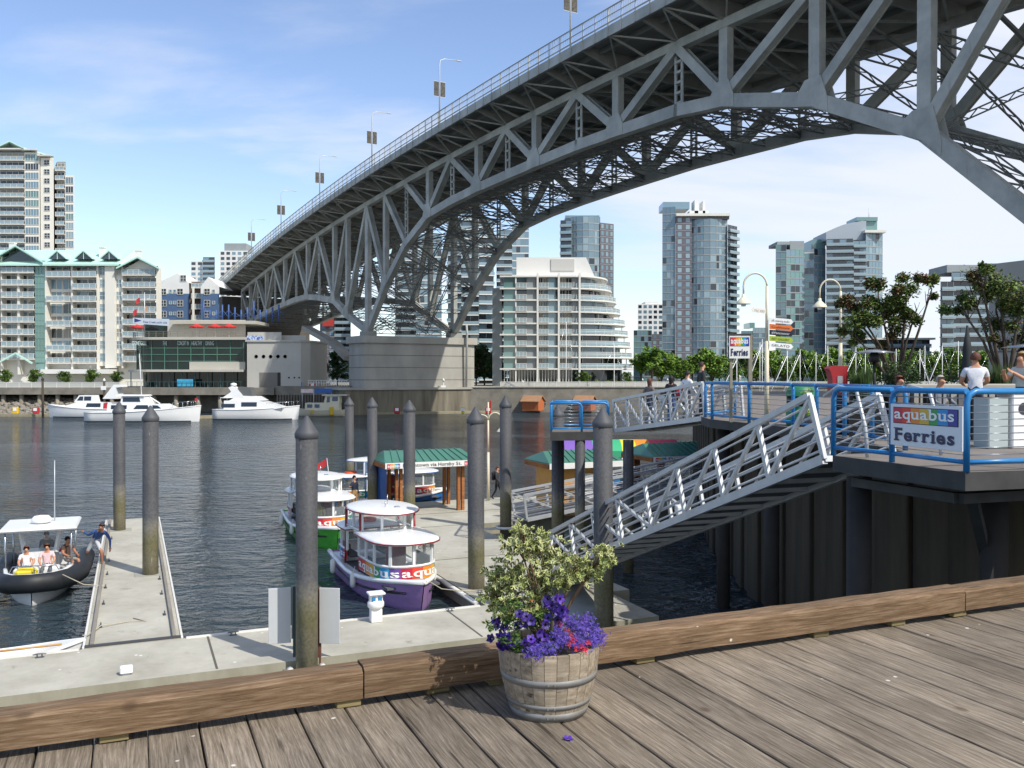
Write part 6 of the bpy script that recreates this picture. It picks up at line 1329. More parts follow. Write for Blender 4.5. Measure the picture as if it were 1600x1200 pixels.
# ------------------------------------------------------------------ dock lamp, shelters
CREAMP = M('cream_lamp_paint', 'd6ccb4', 0.45, ns=4, na=0.05); SHADEM = M('lamp_shade_cream', 'e3dcbf', 0.4)
def shade_mesh(mb, c, r=0.24):
    mb.lathe([(r, 0), (r*0.96, 0.05), (r*0.45, r*0.75), (r*0.25, r*0.95), (r*0.22, r*1.3), (0.0, r*1.35)], c, 16, SHADEM, cap=False)
def goose_lamp(lab, base, h, reach, side, double=False, r=0.05, sh=0.26):
    o = thing('street_lamp', lab, 'street lamp', base); mb = MB(); pts = [V(0, 0, 0), V(0, 0, h*0.55)]; mb.tube(pts, [r*1.5, r*1.25], 10); mb.tube([V(0, 0, h*0.55), V(0, 0, h-reach*0.55)], [r, r*0.85], 10); part('post', mb, CREAMP, o)
    arc = [V(side*reach/2*(1-math.cos(a)), 0, h-reach*0.55+reach*0.55*math.sin(a)) for a in [math.pi*k/12 for k in range(13)]]; arc.append(V(side*reach, 0, h-reach*0.9)); mb = MB(); mb.tube(arc, r*0.6, 8); part('arm', mb, CREAMP, o)
    mb = MB(); shade_mesh(mb, (side*reach, 0, h-reach*0.9-sh*1.3), sh); part('lamp_shade', mb, None, o)
    mb = MB(); mb.lathe([(0.06, -0.1), (0.08, 0.0), (0.05, 0.08)], (side*reach, 0, h-reach*0.9-sh*1.1), 10); part('bulb', mb, WHITE, o)
    if double:
        arc = [V(-side*reach/2*(1-math.cos(a)), 0, h-reach*0.55+reach*0.4*math.sin(a)) for a in [math.pi*k/14 for k in range(9)]]; mb = MB(); mb.tube(arc, r*0.6, 8); mb.tube([V(0, 0, h-reach*0.5), V(0, 0, h+0.55)], r*0.7, 8); part('side_arm', mb, CREAMP, o)
        mb = MB(); mb.box((0.12, 0, h+0.45), (0.1, 0.1, 0.4), bev=0.02); part('red_marker', mb, M('marker_red', 'a02a2a', 0.6), o)
    return o
goose_lamp('cream gooseneck lamp standing on the ferry float', D(7.9, 19.5, DZ), 4.6, 0.72, 1, True, 0.055, 0.27)
GREENR = M('green_standing_seam', '4b7d6b', 0.4, 0.1, ns=1, na=0.1); POSTW = wood_mat('stained_post', '7a4a28', '9a6238', 'b07c4c', grain=30, wear=False); SIGNW = M('sign_white', 'e4e4e0', 0.5)
def mini_rainbow(o, p0, xdir, w, h, n=4, z=0.006, text='aquabus'):
    x = Vector(xdir).normalized(); nrm = x.cross(UP); k = len(text); mb = MB()
    for i in range(7):
        a = Vector(p0)+x*(w*i/7)+nrm*z; c = Vector(p0)+x*(w*(i+1)/7)+nrm*z; mb.face([a, c, c+UP*h, a+UP*h], RBM[i])
    part('rainbow_print', mb, None, o, fix=False)
    put_text(text, h*0.95, Vector(p0)+x*w*0.04+UP*h*0.25+nrm*(z+0.004), x, LETB, o, width=w*0.92, bold=h*0.015, slab=True)
def shelter(lab, a0, a1, b0, b1, ze, zr2, text, posts, tarp=False, name='ferry_shelter', kiosk=False):
    o = thing(name, lab, 'shelter'); mb = MB(); bm2 = (b0+b1)/2
    A, B_, C_, E_ = D(a0, b0, ze), D(a1, b0, ze), D(a1-0.35, bm2, zr2), D(a0+0.35, bm2, zr2); F_, H_ = D(a0, b1, ze), D(a1, b1, ze)
    for f in ([A, B_, C_, E_], [H_, F_, E_, C_], [F_, A, E_], [B_, H_, C_]): mb.face(f); mb.face([p-V(0, 0, 0.09) for p in f][::-1])
    for p, q in ((A, B_), (B_, H_), (H_, F_), (F_, A)): mb.face([p-V(0, 0, .09), q-V(0, 0, .09), q, p])
    rf = part('roof', mb, GREENR, o); sm = MB(); n = int((a1-a0)/0.36)
    for k in range(1, n):
        f = k/n; p = A.lerp(B_, f); q = E_.lerp(C_, f); sm.bar(p+UP*0.02, q+UP*0.02, 0.035, 0.06)
    part('roof_seam', sm, GREENR, rf, kind='stuff')
    for (pa, pb) in posts:
        for s in (-0.11, 0.11): q = MB(); q.box((0, 0, (ze-0.12-DZ)/2), (0.14, 0.2, ze-0.12-DZ), bev=0.01); w = part('post', q, POSTW, o); w.location = D(pa+s, pb, DZ); w.rotation_euler = (0, 0, DROT)
    mb = MB(); c = D((a0+a1)/2, b0-0.05, ze-0.15); mb.box(c, (a1-a0, 0.06, 0.27), rz=DROT); part('sign_board', mb, SIGNW, o)
    for s in (0, 1): mb = MB(); c = D(a0 if s == 0 else a1, (b0+b1)/2, ze-0.17); mb.box(c, (0.08, b1-b0-0.1, 0.2), rz=DROT); part('side_beam', mb, POSTW, o)
    w = a1-a0
    if text:
        mini_rainbow(o, D(a0+0.08, b0-0.085, ze-0.265), E1, 0.62, 0.21); mini_rainbow(o, D(a1-0.7, b0-0.085, ze-0.265), E1, 0.62, 0.21)
        put_text(text, 0.22, D(a0+0.85, b0-0.09, ze-0.22), E1, INK, o, width=w-1.7, bold=0.003, slab=True)
    if tarp:
        mb = MB(); rg = []
        for k in range(9): bb = b0+0.35+(b1-b0-0.6)*k/8; rg.append([D(a0+0.2+0.06*math.sin(k*2.1), bb, DZ+0.12), D(a0+0.16+0.05*math.sin(k*1.7), bb, DZ+1.2), D(a0+0.2, bb, ze-0.2)])
        mb.loft(rg); part('blue_tarp', mb, M('blue_tarp', '2d5590', 0.6, ns=2, na=0.2), o)
    if kiosk:
        mb = MB(); c = D((a0+a1)/2, (b0+b1)/2, (DZ+ze-0.3)/2+0.1); mb.box(c, (a1-a0-0.9, b1-b0-0.8, ze-DZ-0.25), rz=DROT); part('hut', mb, M('kiosk_tan', 'c9964f', 0.8, ns=2, na=0.1), o)
        mb = MB(); mb.box(D((a0+a1)/2+0.2, b0+0.36, DZ+1.2), (1.1, 0.06, 1.3), rz=DROT); part('notice_panel', mb, WHITE, o)
    return o
shelter('green-roofed timber ferry shelter in front of the blue ferry', 1.55, 6.15, 16.5, 19.5, 2.98, 3.42, 'Downtown via Hornby St.', [(2.35, 17.0), (5.45, 17.0), (2.35, 19.1), (5.45, 19.1)], True)
f2 = poly_float('east_float', 'concrete float behind the second gangway carrying the ticket hut', 'float', [(9.7, 13.2), (24, 13.2), (24, 20.4), (9.7, 20.4)])
shelter('green-roofed tan ticket hut behind the grey gangways', 8.6, 12.6, 13.6, 16.4, 2.95, 3.4, None, [], name='ticket_hut', kiosk=True)
shelter('green-roofed ferry shelter farthest right behind the main gangway', 14.9, 20.2, 14.6, 17.8, 2.95, 3.5, 'David Lam/Yaletown', [(15.6, 15.0), (19.4, 15.0), (15.6, 17.4)], name='ferry_shelter')
# rainbow awning boat
o = thing('rainbow_awning', 'rainbow striped boat awning behind the landing stage', 'awning')
cols = ['7c5bb0', '7c5bb0', '3fae7c', '3fae7c', 'd9d23a', 'e68a2e', 'd8405a', 'd8405a']
x0_, x1_ = XP(880, 52), XP(1055, 52)
for k, c in enumerate(cols):
    mb = MB(); xa, xb = x0_+(x1_-x0_)*k/8, x0_+(x1_-x0_)*(k+1)/8; rg = []
    for j in range(9): a = math.pi*(0.08+0.84*j/8); rg.append([V(xa, 52-1.5*math.cos(a), 2.55+0.75*math.sin(a)), V(xb, 52-1.5*math.cos(a), 2.55+0.75*math.sin(a))])
    mb.loft(rg); mb.face([rg[0][0], rg[0][1], rg[0][1]-V(0, 0, .35), rg[0][0]-V(0, 0, .35)]); part('awning_panel', mb, M('awning_'+c, c, 0.7), o, fix=False)
    mb = MB(); mb.tube([(xa, 50.6, 0.4), (xa, 50.6, 2.6)], 0.03, 6); part('pole', mb, LAMPM, o)
mb = MB(); mb.box(((x0_+x1_)/2, 52, 0.45), (x1_-x0_+0.6, 3.0, 0.9), bev=0.2); part('barge', mb, BRICKD, o)
for xx, c, lab in ((922, 'e0602a', 'orange and white box behind the landing pilings'), (955, '3a86c4', 'blue box behind the thick piling on the east float')):
    p = P(xx, 738, 46.0); mb = MB(); mb.box((p.x, p.y, DZ+0.65), (0.9, 0.5, 1.3), M('box_'+c, c, 0.6), bev=0.03); mb.box((p.x, p.y-0.26, DZ+0.7), (0.5, 0.02, 0.3), WHITE); tag(mb.build('dock_box'), lab, 'box')

# ------------------------------------------------------------------ gangways and blue railings
ALUM = M('gangway_aluminium', 'bfc2c4', 0.42, 0.35, ns=3, na=0.1); GRATE = M('gangway_grating', '5d6063', 0.7, 0.2)
def gangway(lab, A, B_, width, panels, h=1.12, name='gangway', rails=5, side=None, ends=True):
    """aluminium truss gangway; A, B_ are the near-side bottom corners, side is the unit vector across"""
    A = Vector(A); B_ = Vector(B_); d = (B_-A); L_ = d.length; x = d/L_; s = Vector(side); up = s.cross(x).normalized()
    if up.z < 0: up = -up
    o = thing(name, lab, 'gangway'); 
    for q in (0, 1):
        a, c = A+s*(width*q), B_+s*(width*q)
        mb = MB(); mb.bar(a, c, 0.10, 0.16, up=up); part('bottom_chord', mb, ALUM, o)
        mb = MB(); mb.bar(a+up*h, c+up*h, 0.10, 0.10, up=up); part('top_chord', mb, ALUM, o)
        for k in range(panels+1):
            p = a+d*(k/panels); mb = MB(); mb.bar(p, p+up*h, 0.07, 0.09, up=x); part('upright', mb, ALUM, o)
        for k in range(panels):
            lo, hi = (k, k+1) if k >= panels/2 else (k+1, k); mb = MB(); mb.bar(a+d*(lo/panels)+up*0.06, a+d*(hi/panels)+up*(h-0.05), 0.06, 0.08, up=s); part('diagonal', mb, ALUM, o)
        mb = MB()
        for k in range(rails): z = h*(0.16+0.72*k/(rails-1)); off = s*(0.06 if q == 0 else -0.06); mb.tube([a+up*z+off, c+up*z+off], 0.02, 6)
        part('side_rail', mb, ALUM, o)
    mb = MB(); mb.bar(A+s*(width/2)+up*0.05, B_+s*(width/2)+up*0.05, width-0.12, 0.05, up=up); part('walkway', mb, GRATE, o)
    mb = MB(); n = panels*2
    for k in range(n+1): p = A+d*(k/n); mb.bar(p, p+s*width, 0.06, 0.1, up=up)
    part('cross_member', mb, ALUM, o); return o
GA, GB = V(0.78, 27.6, 0.72), V(5.2, 14.75, 5.62)
gdir = (GB-GA); gs = V(-gdir.y, gdir.x, 0).normalized(); gs = gs if gs.x > 0 else -gs
g1 = gangway('long aluminium truss gangway sloping up to the blue-railed platform', GA, GB, 1.45, 9, side=gs)
for f in (0.32, 0.62):
    p = GA+gdir*f+gs*0.3; mb = MB(); mb.box(p+V(0, 0, 0.25), (0.3, 0.35, 0.22), bev=0.02); part('light_box', mb, WHITE, g1)
for q in (0, 1):
    e = GB+gs*(1.45*q); mb = MB(); mb.tube([e+V(0, 0, 1.05), e+V(0.1, -0.35, 1.22), e+V(0.24, -0.75, 1.15), e+V(0.3, -0.95, 0.6), e+V(0.32, -1.0, 0.12)], 0.03, 8); part('end_handrail', mb, ALUM, g1)
mb = MB(); mb.box(GA+gs*0.7+V(0, -0.1, -0.14), (1.5, 0.9, 0.10), rz=DROT); tag(mb.build('landing_plate', GALV), 'steel plate under the foot of the main gangway', 'plate')
gangway('second aluminium gangway crossing behind the pilings', D(6.9, 12.3, 0.62), D(22.0, 11.4, 2.7), 1.4, 9, side=E2)
# landing stage with blue rails
lp = thing('landing_stage', 'small timber landing stage on piles with blue rails', 'landing stage'); LZ2 = 4.93
LPP = [V(1.42, 32.9, 0), V(3.75, 33.1, 0), V(3.95, 35.4, 0), V(1.6, 35.6, 0)]
mb = MB(); mb.prism(LPP, LZ2-0.32, LZ2, TERR, EDGEM); part('deck', mb, None, lp)
for x_, y_ in ((2.55, 33.2), (1.75, 34.9), (3.6, 34.6)): mb = MB(); mb.tube([(x_, y_, -1), (x_, y_, LZ2-0.32)], 0.19, 12); part('pile', mb, PILM, lp)
mb = MB(); mb.tube([(4.15, 31.6, -1), (4.15, 31.6, LZ2-0.2)], 0.19, 12); part('pile', mb, PILM, lp)
BLUER = M('blue_railing_paint', '2b7cb8', 0.35, ns=3, na=0.06); CABLE = M('rail_cable', '9fa6ab', 0.3, 0.7)
def blue_rail(lab, pts, z, h=1.07, step=1.6, cables=9, r=0.045, lowest=0.13, name='blue_railing'):
    o = thing(name, lab, 'railing'); pts = [Vector((p[0], p[1], 0)) for p in pts]
    for i in range(len(pts)-1):
        a, c = pts[i], pts[i+1]; L_ = (c-a).length; n = max(1, round(L_/step))
        for k in range(n):
            p, q = a.lerp(c, k/n), a.lerp(c, (k+1)/n); d = (q-p).normalized(); e = min(0.14, (q-p).length/4)
            mb = MB(); mb.tube([p+V(0, 0, z), p+V(0, 0, z+h-e), p+d*e*0.3+V(0, 0, z+h-e*0.3), p+d*e+V(0, 0, z+h), q-d*e*0+V(0, 0, z+h)], r, 10); part('post_and_rail', mb, BLUER, o)
            mb = MB(); mb.tube([p+V(0, 0, z+lowest), q+V(0, 0, z+lowest)], r*0.8, 8); part('bottom_rail', mb, BLUER, o)
            cb_ = MB()
            for j in range(cables): zz = z+lowest+(h-lowest)*(j+1)/(cables+1); cb_.tube([p+V(0, 0, zz), q+V(0, 0, zz)], 0.007, 4)
            part('cable', cb_, CABLE, o, kind='stuff')
    e = pts[-1]; mb = MB(); mb.tube([e+V(0, 0, z), e+V(0, 0, z+h)], r, 10); part('post', mb, BLUER, o); return o
blue_rail('blue tubular railing round the small landing stage', [(3.6, 33.15), (2.6, 33.05), (1.45, 32.95), (1.62, 35.5), (3.8, 35.3)], LZ2, step=1.2, cables=6)
blue_rail('blue tubular railing round the platform corner nearest the camera', [(5.16, 14.22), (5.62, 13.1), (6.03, 11.75), (7.2, 12.08), (9.5, 12.65)], TZ, step=1.5, r=0.042)
blue_rail('blue tubular railing along the terrace edge behind the ferry sign', [(6.75, 15.2), (6.98, 18.6), (6.98, 22), (5.92, 26.2), (5.98, 27.4), (7.4, 29.4)], TZ, step=2.0, cables=6)
# upper ramp
RA, RBb = V(3.85, 33.0, LZ2+0.05), V(6.1, 28.0, TZ-0.05); rd = (RBb-RA); rs_ = V(-rd.y, rd.x, 0).normalized(); rs_ = rs_ if rs_.x > 0 else -rs_
gangway('short aluminium ramp with people between landing stage and terrace', RA, RBb, 1.5, 6, side=rs_, rails=6)
# steel piles and braces under the platform
pu = thing('platform_supports', 'dark steel piles and braces under the terrace platform', 'supports')
for (x_, y_, r_) in ((5.62, 14.35, 0.19), (7.3, 13.4, 0.19), (6.9, 17.5, 0.2), (6.9, 23.5, 0.2), (6.4, 26.8, 0.2)):
    mb = MB(); mb.tube([(x_, y_, -1.5), (x_, y_, TZ-0.34)], r_, 12); part('pile', mb, M('dark_pile_steel', '2e2b28', 0.8, 0.0, ns=2, na=0.3), pu)
mb = MB(); mb.bar((6.55, 12.6, TZ-0.45), (8.6, 15.4, 2.4), 0.14, 0.14); mb.bar((5.9, 14.6, 2.5), (6.4, 16.8, TZ-0.5), 0.12, 0.12); part('brace', mb, EDGEM, pu)
mb = MB(); mb.bar((6.2, 12.3, TZ-0.42), (12, 14.2, TZ-0.42), 0.2, 0.14); mb.bar((5.5, 14.2, TZ-0.42), (6.2, 12.3, TZ-0.42), 0.16, 0.14); part('edge_beam', mb, EDGEM, pu)
# ferry sign on the near railing
sd = (V(6.03, 11.75, 0)-V(5.62, 13.1, 0)).normalized(); sn = sd.cross(UP); s0 = V(5.62, 13.1, 0)+sn*0.07+sd*0.06; SW = 1.36; SZ0, SZ1 = TZ+0.27, TZ+0.87
so = thing('ferry_sign', 'large white aquabus ferries sign fixed to the near blue railing', 'sign')
mb = MB(); c = s0+sd*(SW/2); mb.box((c.x, c.y, (SZ0+SZ1)/2), (SW, 0.02, SZ1-SZ0), rz=math.atan2(sd.y, sd.x), bev=0.004); part('panel', mb, M('sign_panel', 'dfe3e6', 0.35), so)
def ferry_print(o, p0, xd, w, h, nrm):
    """rainbow band with the name and the word below it"""
    x = Vector(xd); bh = h*0.36; zb_ = h*0.55; mb = MB(); mx_ = w*0.055
    q = Vector(p0)+nrm*0.013; a = q+x*(mx_-0.012)+UP*(zb_-0.01); c = q+x*(w-mx_+0.012)+UP*(zb_-0.01); mb.face([a, c, c+UP*(bh+0.02), a+UP*(bh+0.02)], INK); part('band_border', mb, None, o, fix=False)
    mb = MB(); iw = w-2*mx_
    for i, cc in enumerate(['c02a4a', 'd8422f', 'e88a2c', 'd8b23a', '3f9a55', '2f8fd0', '3c3f9a']):
        a = q+nrm*0.004+x*(mx_+iw*i/7)+UP*zb_; c = q+nrm*0.004+x*(mx_+iw*(i+1)/7)+UP*zb_; mb.face([a, c, c+UP*bh, a+UP*bh], M('sign_'+cc, cc, 0.4))
    part('rainbow_band', mb, None, o, fix=False)
    put_text('aquabus', bh*0.98, q+x*(mx_*1.25)+UP*(zb_+bh*0.29)+nrm*0.010, x, LETB, o, width=iw*0.94, bold=bh*0.018, slab=True)
    put_text('Ferries', h*0.42, q+x*(mx_*1.4)+UP*(h*0.13)+nrm*0.006, x, M('sign_navy', '20264f', 0.4), o, width=iw*0.93, bold=h*0.014, slab=True)
ferry_print(so, s0+UP*SZ0, sd, SW, SZ1-SZ0, sn)
# second ferry sign on two posts
o = thing('post_sign', 'small aquabus ferries sign on two timber posts by the terrace edge', 'sign'); Yq = 24.5
for xx in (1143, 1173): a = P(xx, 600, Yq); mb = MB(); mb.box((a.x, a.y+0.06, (TZ+ZP(523, Yq))/2), (0.1 if xx > 1150 else 0.07, 0.09, ZP(523, Yq)-TZ)); part('post', mb, M('grey_post_wood', '8a8574', 0.85, ns=8, na=0.2), o)
a = P(1139, 560, Yq); w_ = XP(1171, Yq)-XP(1139, Yq); h_ = ZP(524, Yq)-ZP(559.5, Yq)
mb = MB(); mb.box((a.x+w_/2, a.y-0.02, a.z+h_/2), (w_, 0.04, h_)); part('panel', mb, SIGNW, o); mb = MB(); mb.box((a.x+w_/2, a.y, a.z+h_+0.03), (w_+0.06, 0.1, 0.05)); part('top_cap', mb, EDGEM, o)
ferry_print(o, V(a.x, a.y-0.032, a.z), (1, 0, 0), w_, h_, V(0, -1, 0))
# gooseneck lamps on the terrace
l1 = P(1198, 600, 23.5); lamp1 = goose_lamp('cream gooseneck lamp carrying the arrow signs', V(l1.x, l1.y, TZ), ZP(427, 23.5)-TZ, 0.62, -1, r=0.043, sh=0.2)
l2 = P(1313, 600, 25.5); goose_lamp('cream gooseneck lamp left of the reddish maple', V(l2.x, l2.y, TZ), ZP(437, 25.5)-TZ, 0.60, -1, r=0.042, sh=0.2)
gp = thing('arrow_signs', 'stack of five coloured arrow signs and one pointing left on the lamp post', 'sign', V(l1.x, l1.y, 0))
Ya = 23.5
for k, (yy, bgc, fg, txt, left) in enumerate(((487, 'ece9e0', 'b9a98a', 'TEC RES', True), (500, 'e8e8e6', '55555a', 'silk weaving studio', False), (510, 'd8702c', '5a2a18', 'Crafthouse', False), (519, '17182a', 'd8dcdc', '#Vancouver', False), (528.5, '9fb43a', '4d5a20', 'ART GALLERY', False), (538.5, 'efefec', '33353a', 'GELATO', False))):
    z_ = ZP(yy, Ya); w_ = 0.62 if not left else 0.38; h_ = 0.135; s = -1 if left else 1; m_ = M('arrow_'+bgc, bgc, 0.5)
    tilt = -0.09; pts = [(0.05, -h_/2), (w_, -h_/2), (w_+0.06, 0), (w_, h_/2), (0.05, h_/2)]
    f = [V(s*x, -0.075, z_+z+(tilt*x if not left else -tilt*x*1.4)) for x, z in pts]; f = f if s > 0 else f[::-1]; mb = MB(); mb.face(f); bk2 = [p+V(0, 0.02, 0) for p in f]; mb.face(bk2[::-1])
    for i in range(5): mb.face([f[i], bk2[i], bk2[(i+1) % 5], f[(i+1) % 5]])
    ab_ = part('arrow_board', mb, m_, gp)
    xs = 0.10 if not left else -w_+0.02; put_text(txt, 0.085, V(xs, -0.082, z_-0.03+(tilt*xs if not left else 0.03)), (1, 0, tilt), M('arrow_ink_'+fg, fg, 0.6), ab_, width=w_-0.14 if not left else w_-0.1, ext=0.0)
# ------------------------------------------------------------------ plants
def leafset(name, cols, rough=0.6): return [M(name+str(i), c, rough, ns=0, spec=0.3) for i, c in enumerate(cols)]
def leaf_cloud(mb, blobs, n, size, mats, rng, flat=0.4, shell=0.55, weights=None, aspect=0.6, top_mat=None):
    """many small leaf faces spread through ellipsoid clumps"""
    vol = [b[1].x*b[1].y*b[1].z for b in blobs]; tot = sum(vol); sub = []
    for (c, r), v in zip(blobs, vol):
        m = max(3, int(14*v/tot*len(blobs)**0.5))
        for _ in range(m):      # each clump breaks into twig clusters
            while True:
                q = V(rng.uniform(-1, 1), rng.uniform(-1, 1), rng.uniform(-1, 1))
                if 0.15 < q.length < 1: break
            q = q.normalized()*(q.length**shell); sub.append((c+V(q.x*r.x, q.y*r.y, q.z*r.z), min(r)*rng.uniform(0.22, 0.5), rng.randrange(len(mats)), q.z))
    for i in range(n):
        c, rr, mi, hz = rng.choice(sub); q = V(rng.gauss(0, 0.5), rng.gauss(0, 0.5), rng.gauss(0, 0.42))*rr*1.25; p = c+q
        d = V(rng.uniform(-1, 1), rng.uniform(-1, 1), rng.uniform(-0.7, 0.5)).normalized(); u = d.cross(V(rng.uniform(-.5, .5), rng.uniform(-.5, .5), 1)).normalized(); s = size*rng.uniform(0.6, 1.3)
        m = mats[mi] if rng.random() < 0.7 else rng.choice(mats)
        if top_mat and hz > 0.25 and rng.random() < 0.15: m = top_mat
        w = u*s*aspect*0.5; nrm = d.cross(u)*s*0.12
        mb.face([p, p+d*s*0.5+w+nrm, p+d*s, p+d*s*0.5-w+nrm], m)
def tree(name, lab, base, H, blobs, n, size, mats, rng, trunk_r=0.1, stems=None, top_mat=None, group=None, bark=None):
    o = thing(name, lab, 'tree', base, 0, group); base = Vector(base)
    bark = bark or M('tree_bark', '4d443b', 0.9, ns=6, na=0.3); tb = MB()
    bl = [(c-base, r) for c, r in blobs]; low = min(c.z for c, r in bl)
    fork = V(0, 0, max(0.25, low*0.35)); tb.tube([V(0, 0, 0), fork*0.6, fork], [trunk_r*1.3, trunk_r*1.05, trunk_r], 8)
    for c, r in bl:
        mid = fork.lerp(c, 0.5)+V(rng.uniform(-.1, .1), rng.uniform(-.1, .1), 0.08*c.z); tb.tube([fork, mid, c, c+V(rng.uniform(-.3, .3)*r.x, 0, r.z*0.6)], [trunk_r*0.7, trunk_r*0.45, trunk_r*0.25, trunk_r*0.08], 6)
        for _ in range(4): q = V(rng.uniform(-1, 1)*r.x, rng.uniform(-1, 1)*r.y, rng.uniform(-.6, .9)*r.z)*0.8; tb.tube([mid.lerp(c, 0.6), c+q], [trunk_r*0.22, trunk_r*0.06], 5)
    part('trunk', tb, bark, o); mb = MB(); leaf_cloud(mb, bl, n, size, mats, rng, top_mat=top_mat); q = part('crown', mb, None, o, fix=False); return o
rg_ = random.Random(31)
def pblobs(lst, Y, dep=0.8): return [(P(x, y, Y+rg_.uniform(-0.5, 0.5)*dep), V(rx/FPX*Y, dep*0.55*rx/FPX*Y+0.25, ry/FPX*Y)) for x, y, rx, ry in lst]
MAPL = leafset('maple_leaf_', ['4a5e2e', '5c7238', '6e8044', '5e5236']); MRED = M('maple_leaf_red', '8a6048', 0.6)
Yt = 24.0; b_ = P(1402, 610, Yt)
tree('maple_tree', 'reddish green maple right of the second gooseneck lamp', V(b_.x, Yt, TZ), 4, pblobs([(1344, 492, 32, 24), (1372, 462, 34, 22), (1418, 446, 30, 18), (1388, 498, 38, 24), (1336, 524, 22, 14), (1432, 484, 24, 18), (1456, 452, 12, 16), (1368, 530, 26, 16), (1322, 480, 16, 14)], Yt), 15000, 0.105, MAPL, rg_, 0.07, top_mat=MRED)
Yt = 22.0; b_ = P(1572, 610, Yt)
tree('maple_tree', 'reddish green maple in front of the brown bridge pier', V(b_.x, Yt, TZ), 4, pblobs([(1518, 456, 34, 20), (1556, 434, 38, 20), (1596, 456, 36, 28), (1498, 478, 24, 14), (1556, 486, 40, 26), (1604, 506, 30, 34), (1566, 524, 26, 18), (1640, 470, 40, 40), (1530, 420, 14, 10)], Yt), 16000, 0.10, MAPL, rg_, 0.07, top_mat=MRED)
# far shoreline trees: four shapes, copied
FARL = [leafset('park_leaf_', ['56762a', '688a32', '44602a', '7a983c']), leafset('dark_leaf_', ['2c4420', '3a5528', '24381c', '47602c']), leafset('street_leaf_', ['4a6a2a', '5c7a33', '3a5524', '6a8238'])]
def proto_tree(lab, mats, seed, H=6.6, W=3.0, n=2600, size=0.55):
    r2 = random.Random(seed); bl = []
    for k in range(7): a = r2.uniform(0, 6.28); f = r2.uniform(0.2, 0.75); z = H*r2.uniform(0.42, 0.86); w = W*(1-abs(z/H-0.6))*0.62; bl.append((V(math.cos(a)*W*f*0.8, math.sin(a)*W*f*0.8, z), V(w, w, w*0.85)))
    bl.append((V(0, 0, H*0.85), V(W*0.45, W*0.45, H*0.14)))
    return tree('park_tree', lab, (0, 0, 0), H, bl, n, size, mats, r2, 0.16)
protos = [proto_tree('x', FARL[0], 41), proto_tree('x', FARL[0], 42, 7.4, 2.4), proto_tree('x', FARL[0], 43, 5.8, 3.0), proto_tree('x', FARL[1], 44, 8.5, 3.8, 3600), proto_tree('x', FARL[2], 45, 3.6, 1.7, 1500, 0.34)]
used = [False]*5
KIDS = {}
def plant_tree(k, pos, s, rz, lab, group, sz=None):
    o = protos[k] if not used[k] else copy_tree(protos[k], None, {p_.name: children(p_) for p_ in (protos[k],)}); used[k] = True
    o.location = pos; o.scale = (s, s, sz or s); o.rotation_euler = (0, 0, rz); o['label'] = lab; o['category'] = 'tree'; o['group'] = group
    return o
rr_ = random.Random(9); x = 1002
while x < 1585:
    Yq_ = rr_.uniform(190, 206); plant_tree(rr_.choice([0, 1, 2]), V(XP(x, Yq_), Yq_, LZ), rr_.uniform(0.95, 1.3), rr_.uniform(0, 6), 'leafy green tree in the row along the far right shore', 'trees along the far right shore'); x += rr_.uniform(11, 19)
for x_, Yq_, s_, lab in ((757, 205, 1.05, 'dark leafy tree just right of the bridge pier'), (776, 202, 0.9, 'leafy tree between the pier and the white terraced building'), (744, 215, 1.2, 'tall leafy tree behind the right end of the pier'), (500, 215, 0.75, 'dark tree left of the pier under the bridge'), (527, 205, 0.95, 'dark tree close against the left side of the pier'), (478, 235, 0.8, 'dark tree behind the porthole hall')):
    plant_tree(3, V(XP(x_, Yq_), Yq_, LZ-0.3), s_, rr_.uniform(0, 6), lab, 'trees around the bridge pier')
for x_, lab in ((10, 'small round street tree at the left edge of the promenade'), (52, 'small round street tree, second along the promenade'), (104, 'small round street tree, third along the promenade'), (141, 'small round street tree, fourth along the promenade'), (181, 'small round street tree beside the restaurant glass')):
    plant_tree(4, V(XP(x_, 175), 175, LZ), rr_.uniform(0.9, 1.1), rr_.uniform(0, 6), lab, 'street trees on the promenade')
plant_tree(4, V(XP(914, 190), 190, LZ), 1.25, 1, 'low spreading tree in front of the white terraced building', 'street trees on the promenade', 0.9)
plant_tree(4, V(XP(982, 190), 190, LZ), 0.9, 2, 'small tree at the right corner of the white terraced building', 'street trees on the promenade')
NTH = ['first', 'second', 'third', 'fourth', 'fifth', 'sixth', 'seventh', 'eighth', 'ninth', 'tenth', 'eleventh', 'twelfth', 'thirteenth', 'fourteenth', 'fifteenth', 'sixteenth', 'seventeenth', 'eighteenth', 'nineteenth', 'twentieth']
def nth(k): return NTH[k] if k < 20 else ('twenty-' if k < 29 else '')+(NTH[k-20] if k < 29 else 'thirtieth' if k == 29 else 'thirty-'+NTH[(k-30) % 10] if k < 39 else 'fortieth' if k == 39 else 'forty-'+NTH[(k-40) % 10])
_row = sorted([o for o in bpy.data.objects if o.get('group') == 'trees along the far right shore'], key=lambda q: q.location.x/q.location.y)
for k, q in enumerate(_row): q['label'] = 'leafy green tree, %s from the left in the row along the far right shore' % nth(k)
hd = MB(); r5 = random.Random(77); leaf_cloud(hd, [(V(XP(930+k*7, 186), 186.5, LZ+0.6), V(0.8, 0.6, 0.6)) for k in range(10)], 2200, 0.3, FARL[0], r5); tag(hd.build('hedge', fix=False), 'clipped hedge along the promenade right of the low tree', 'hedge')

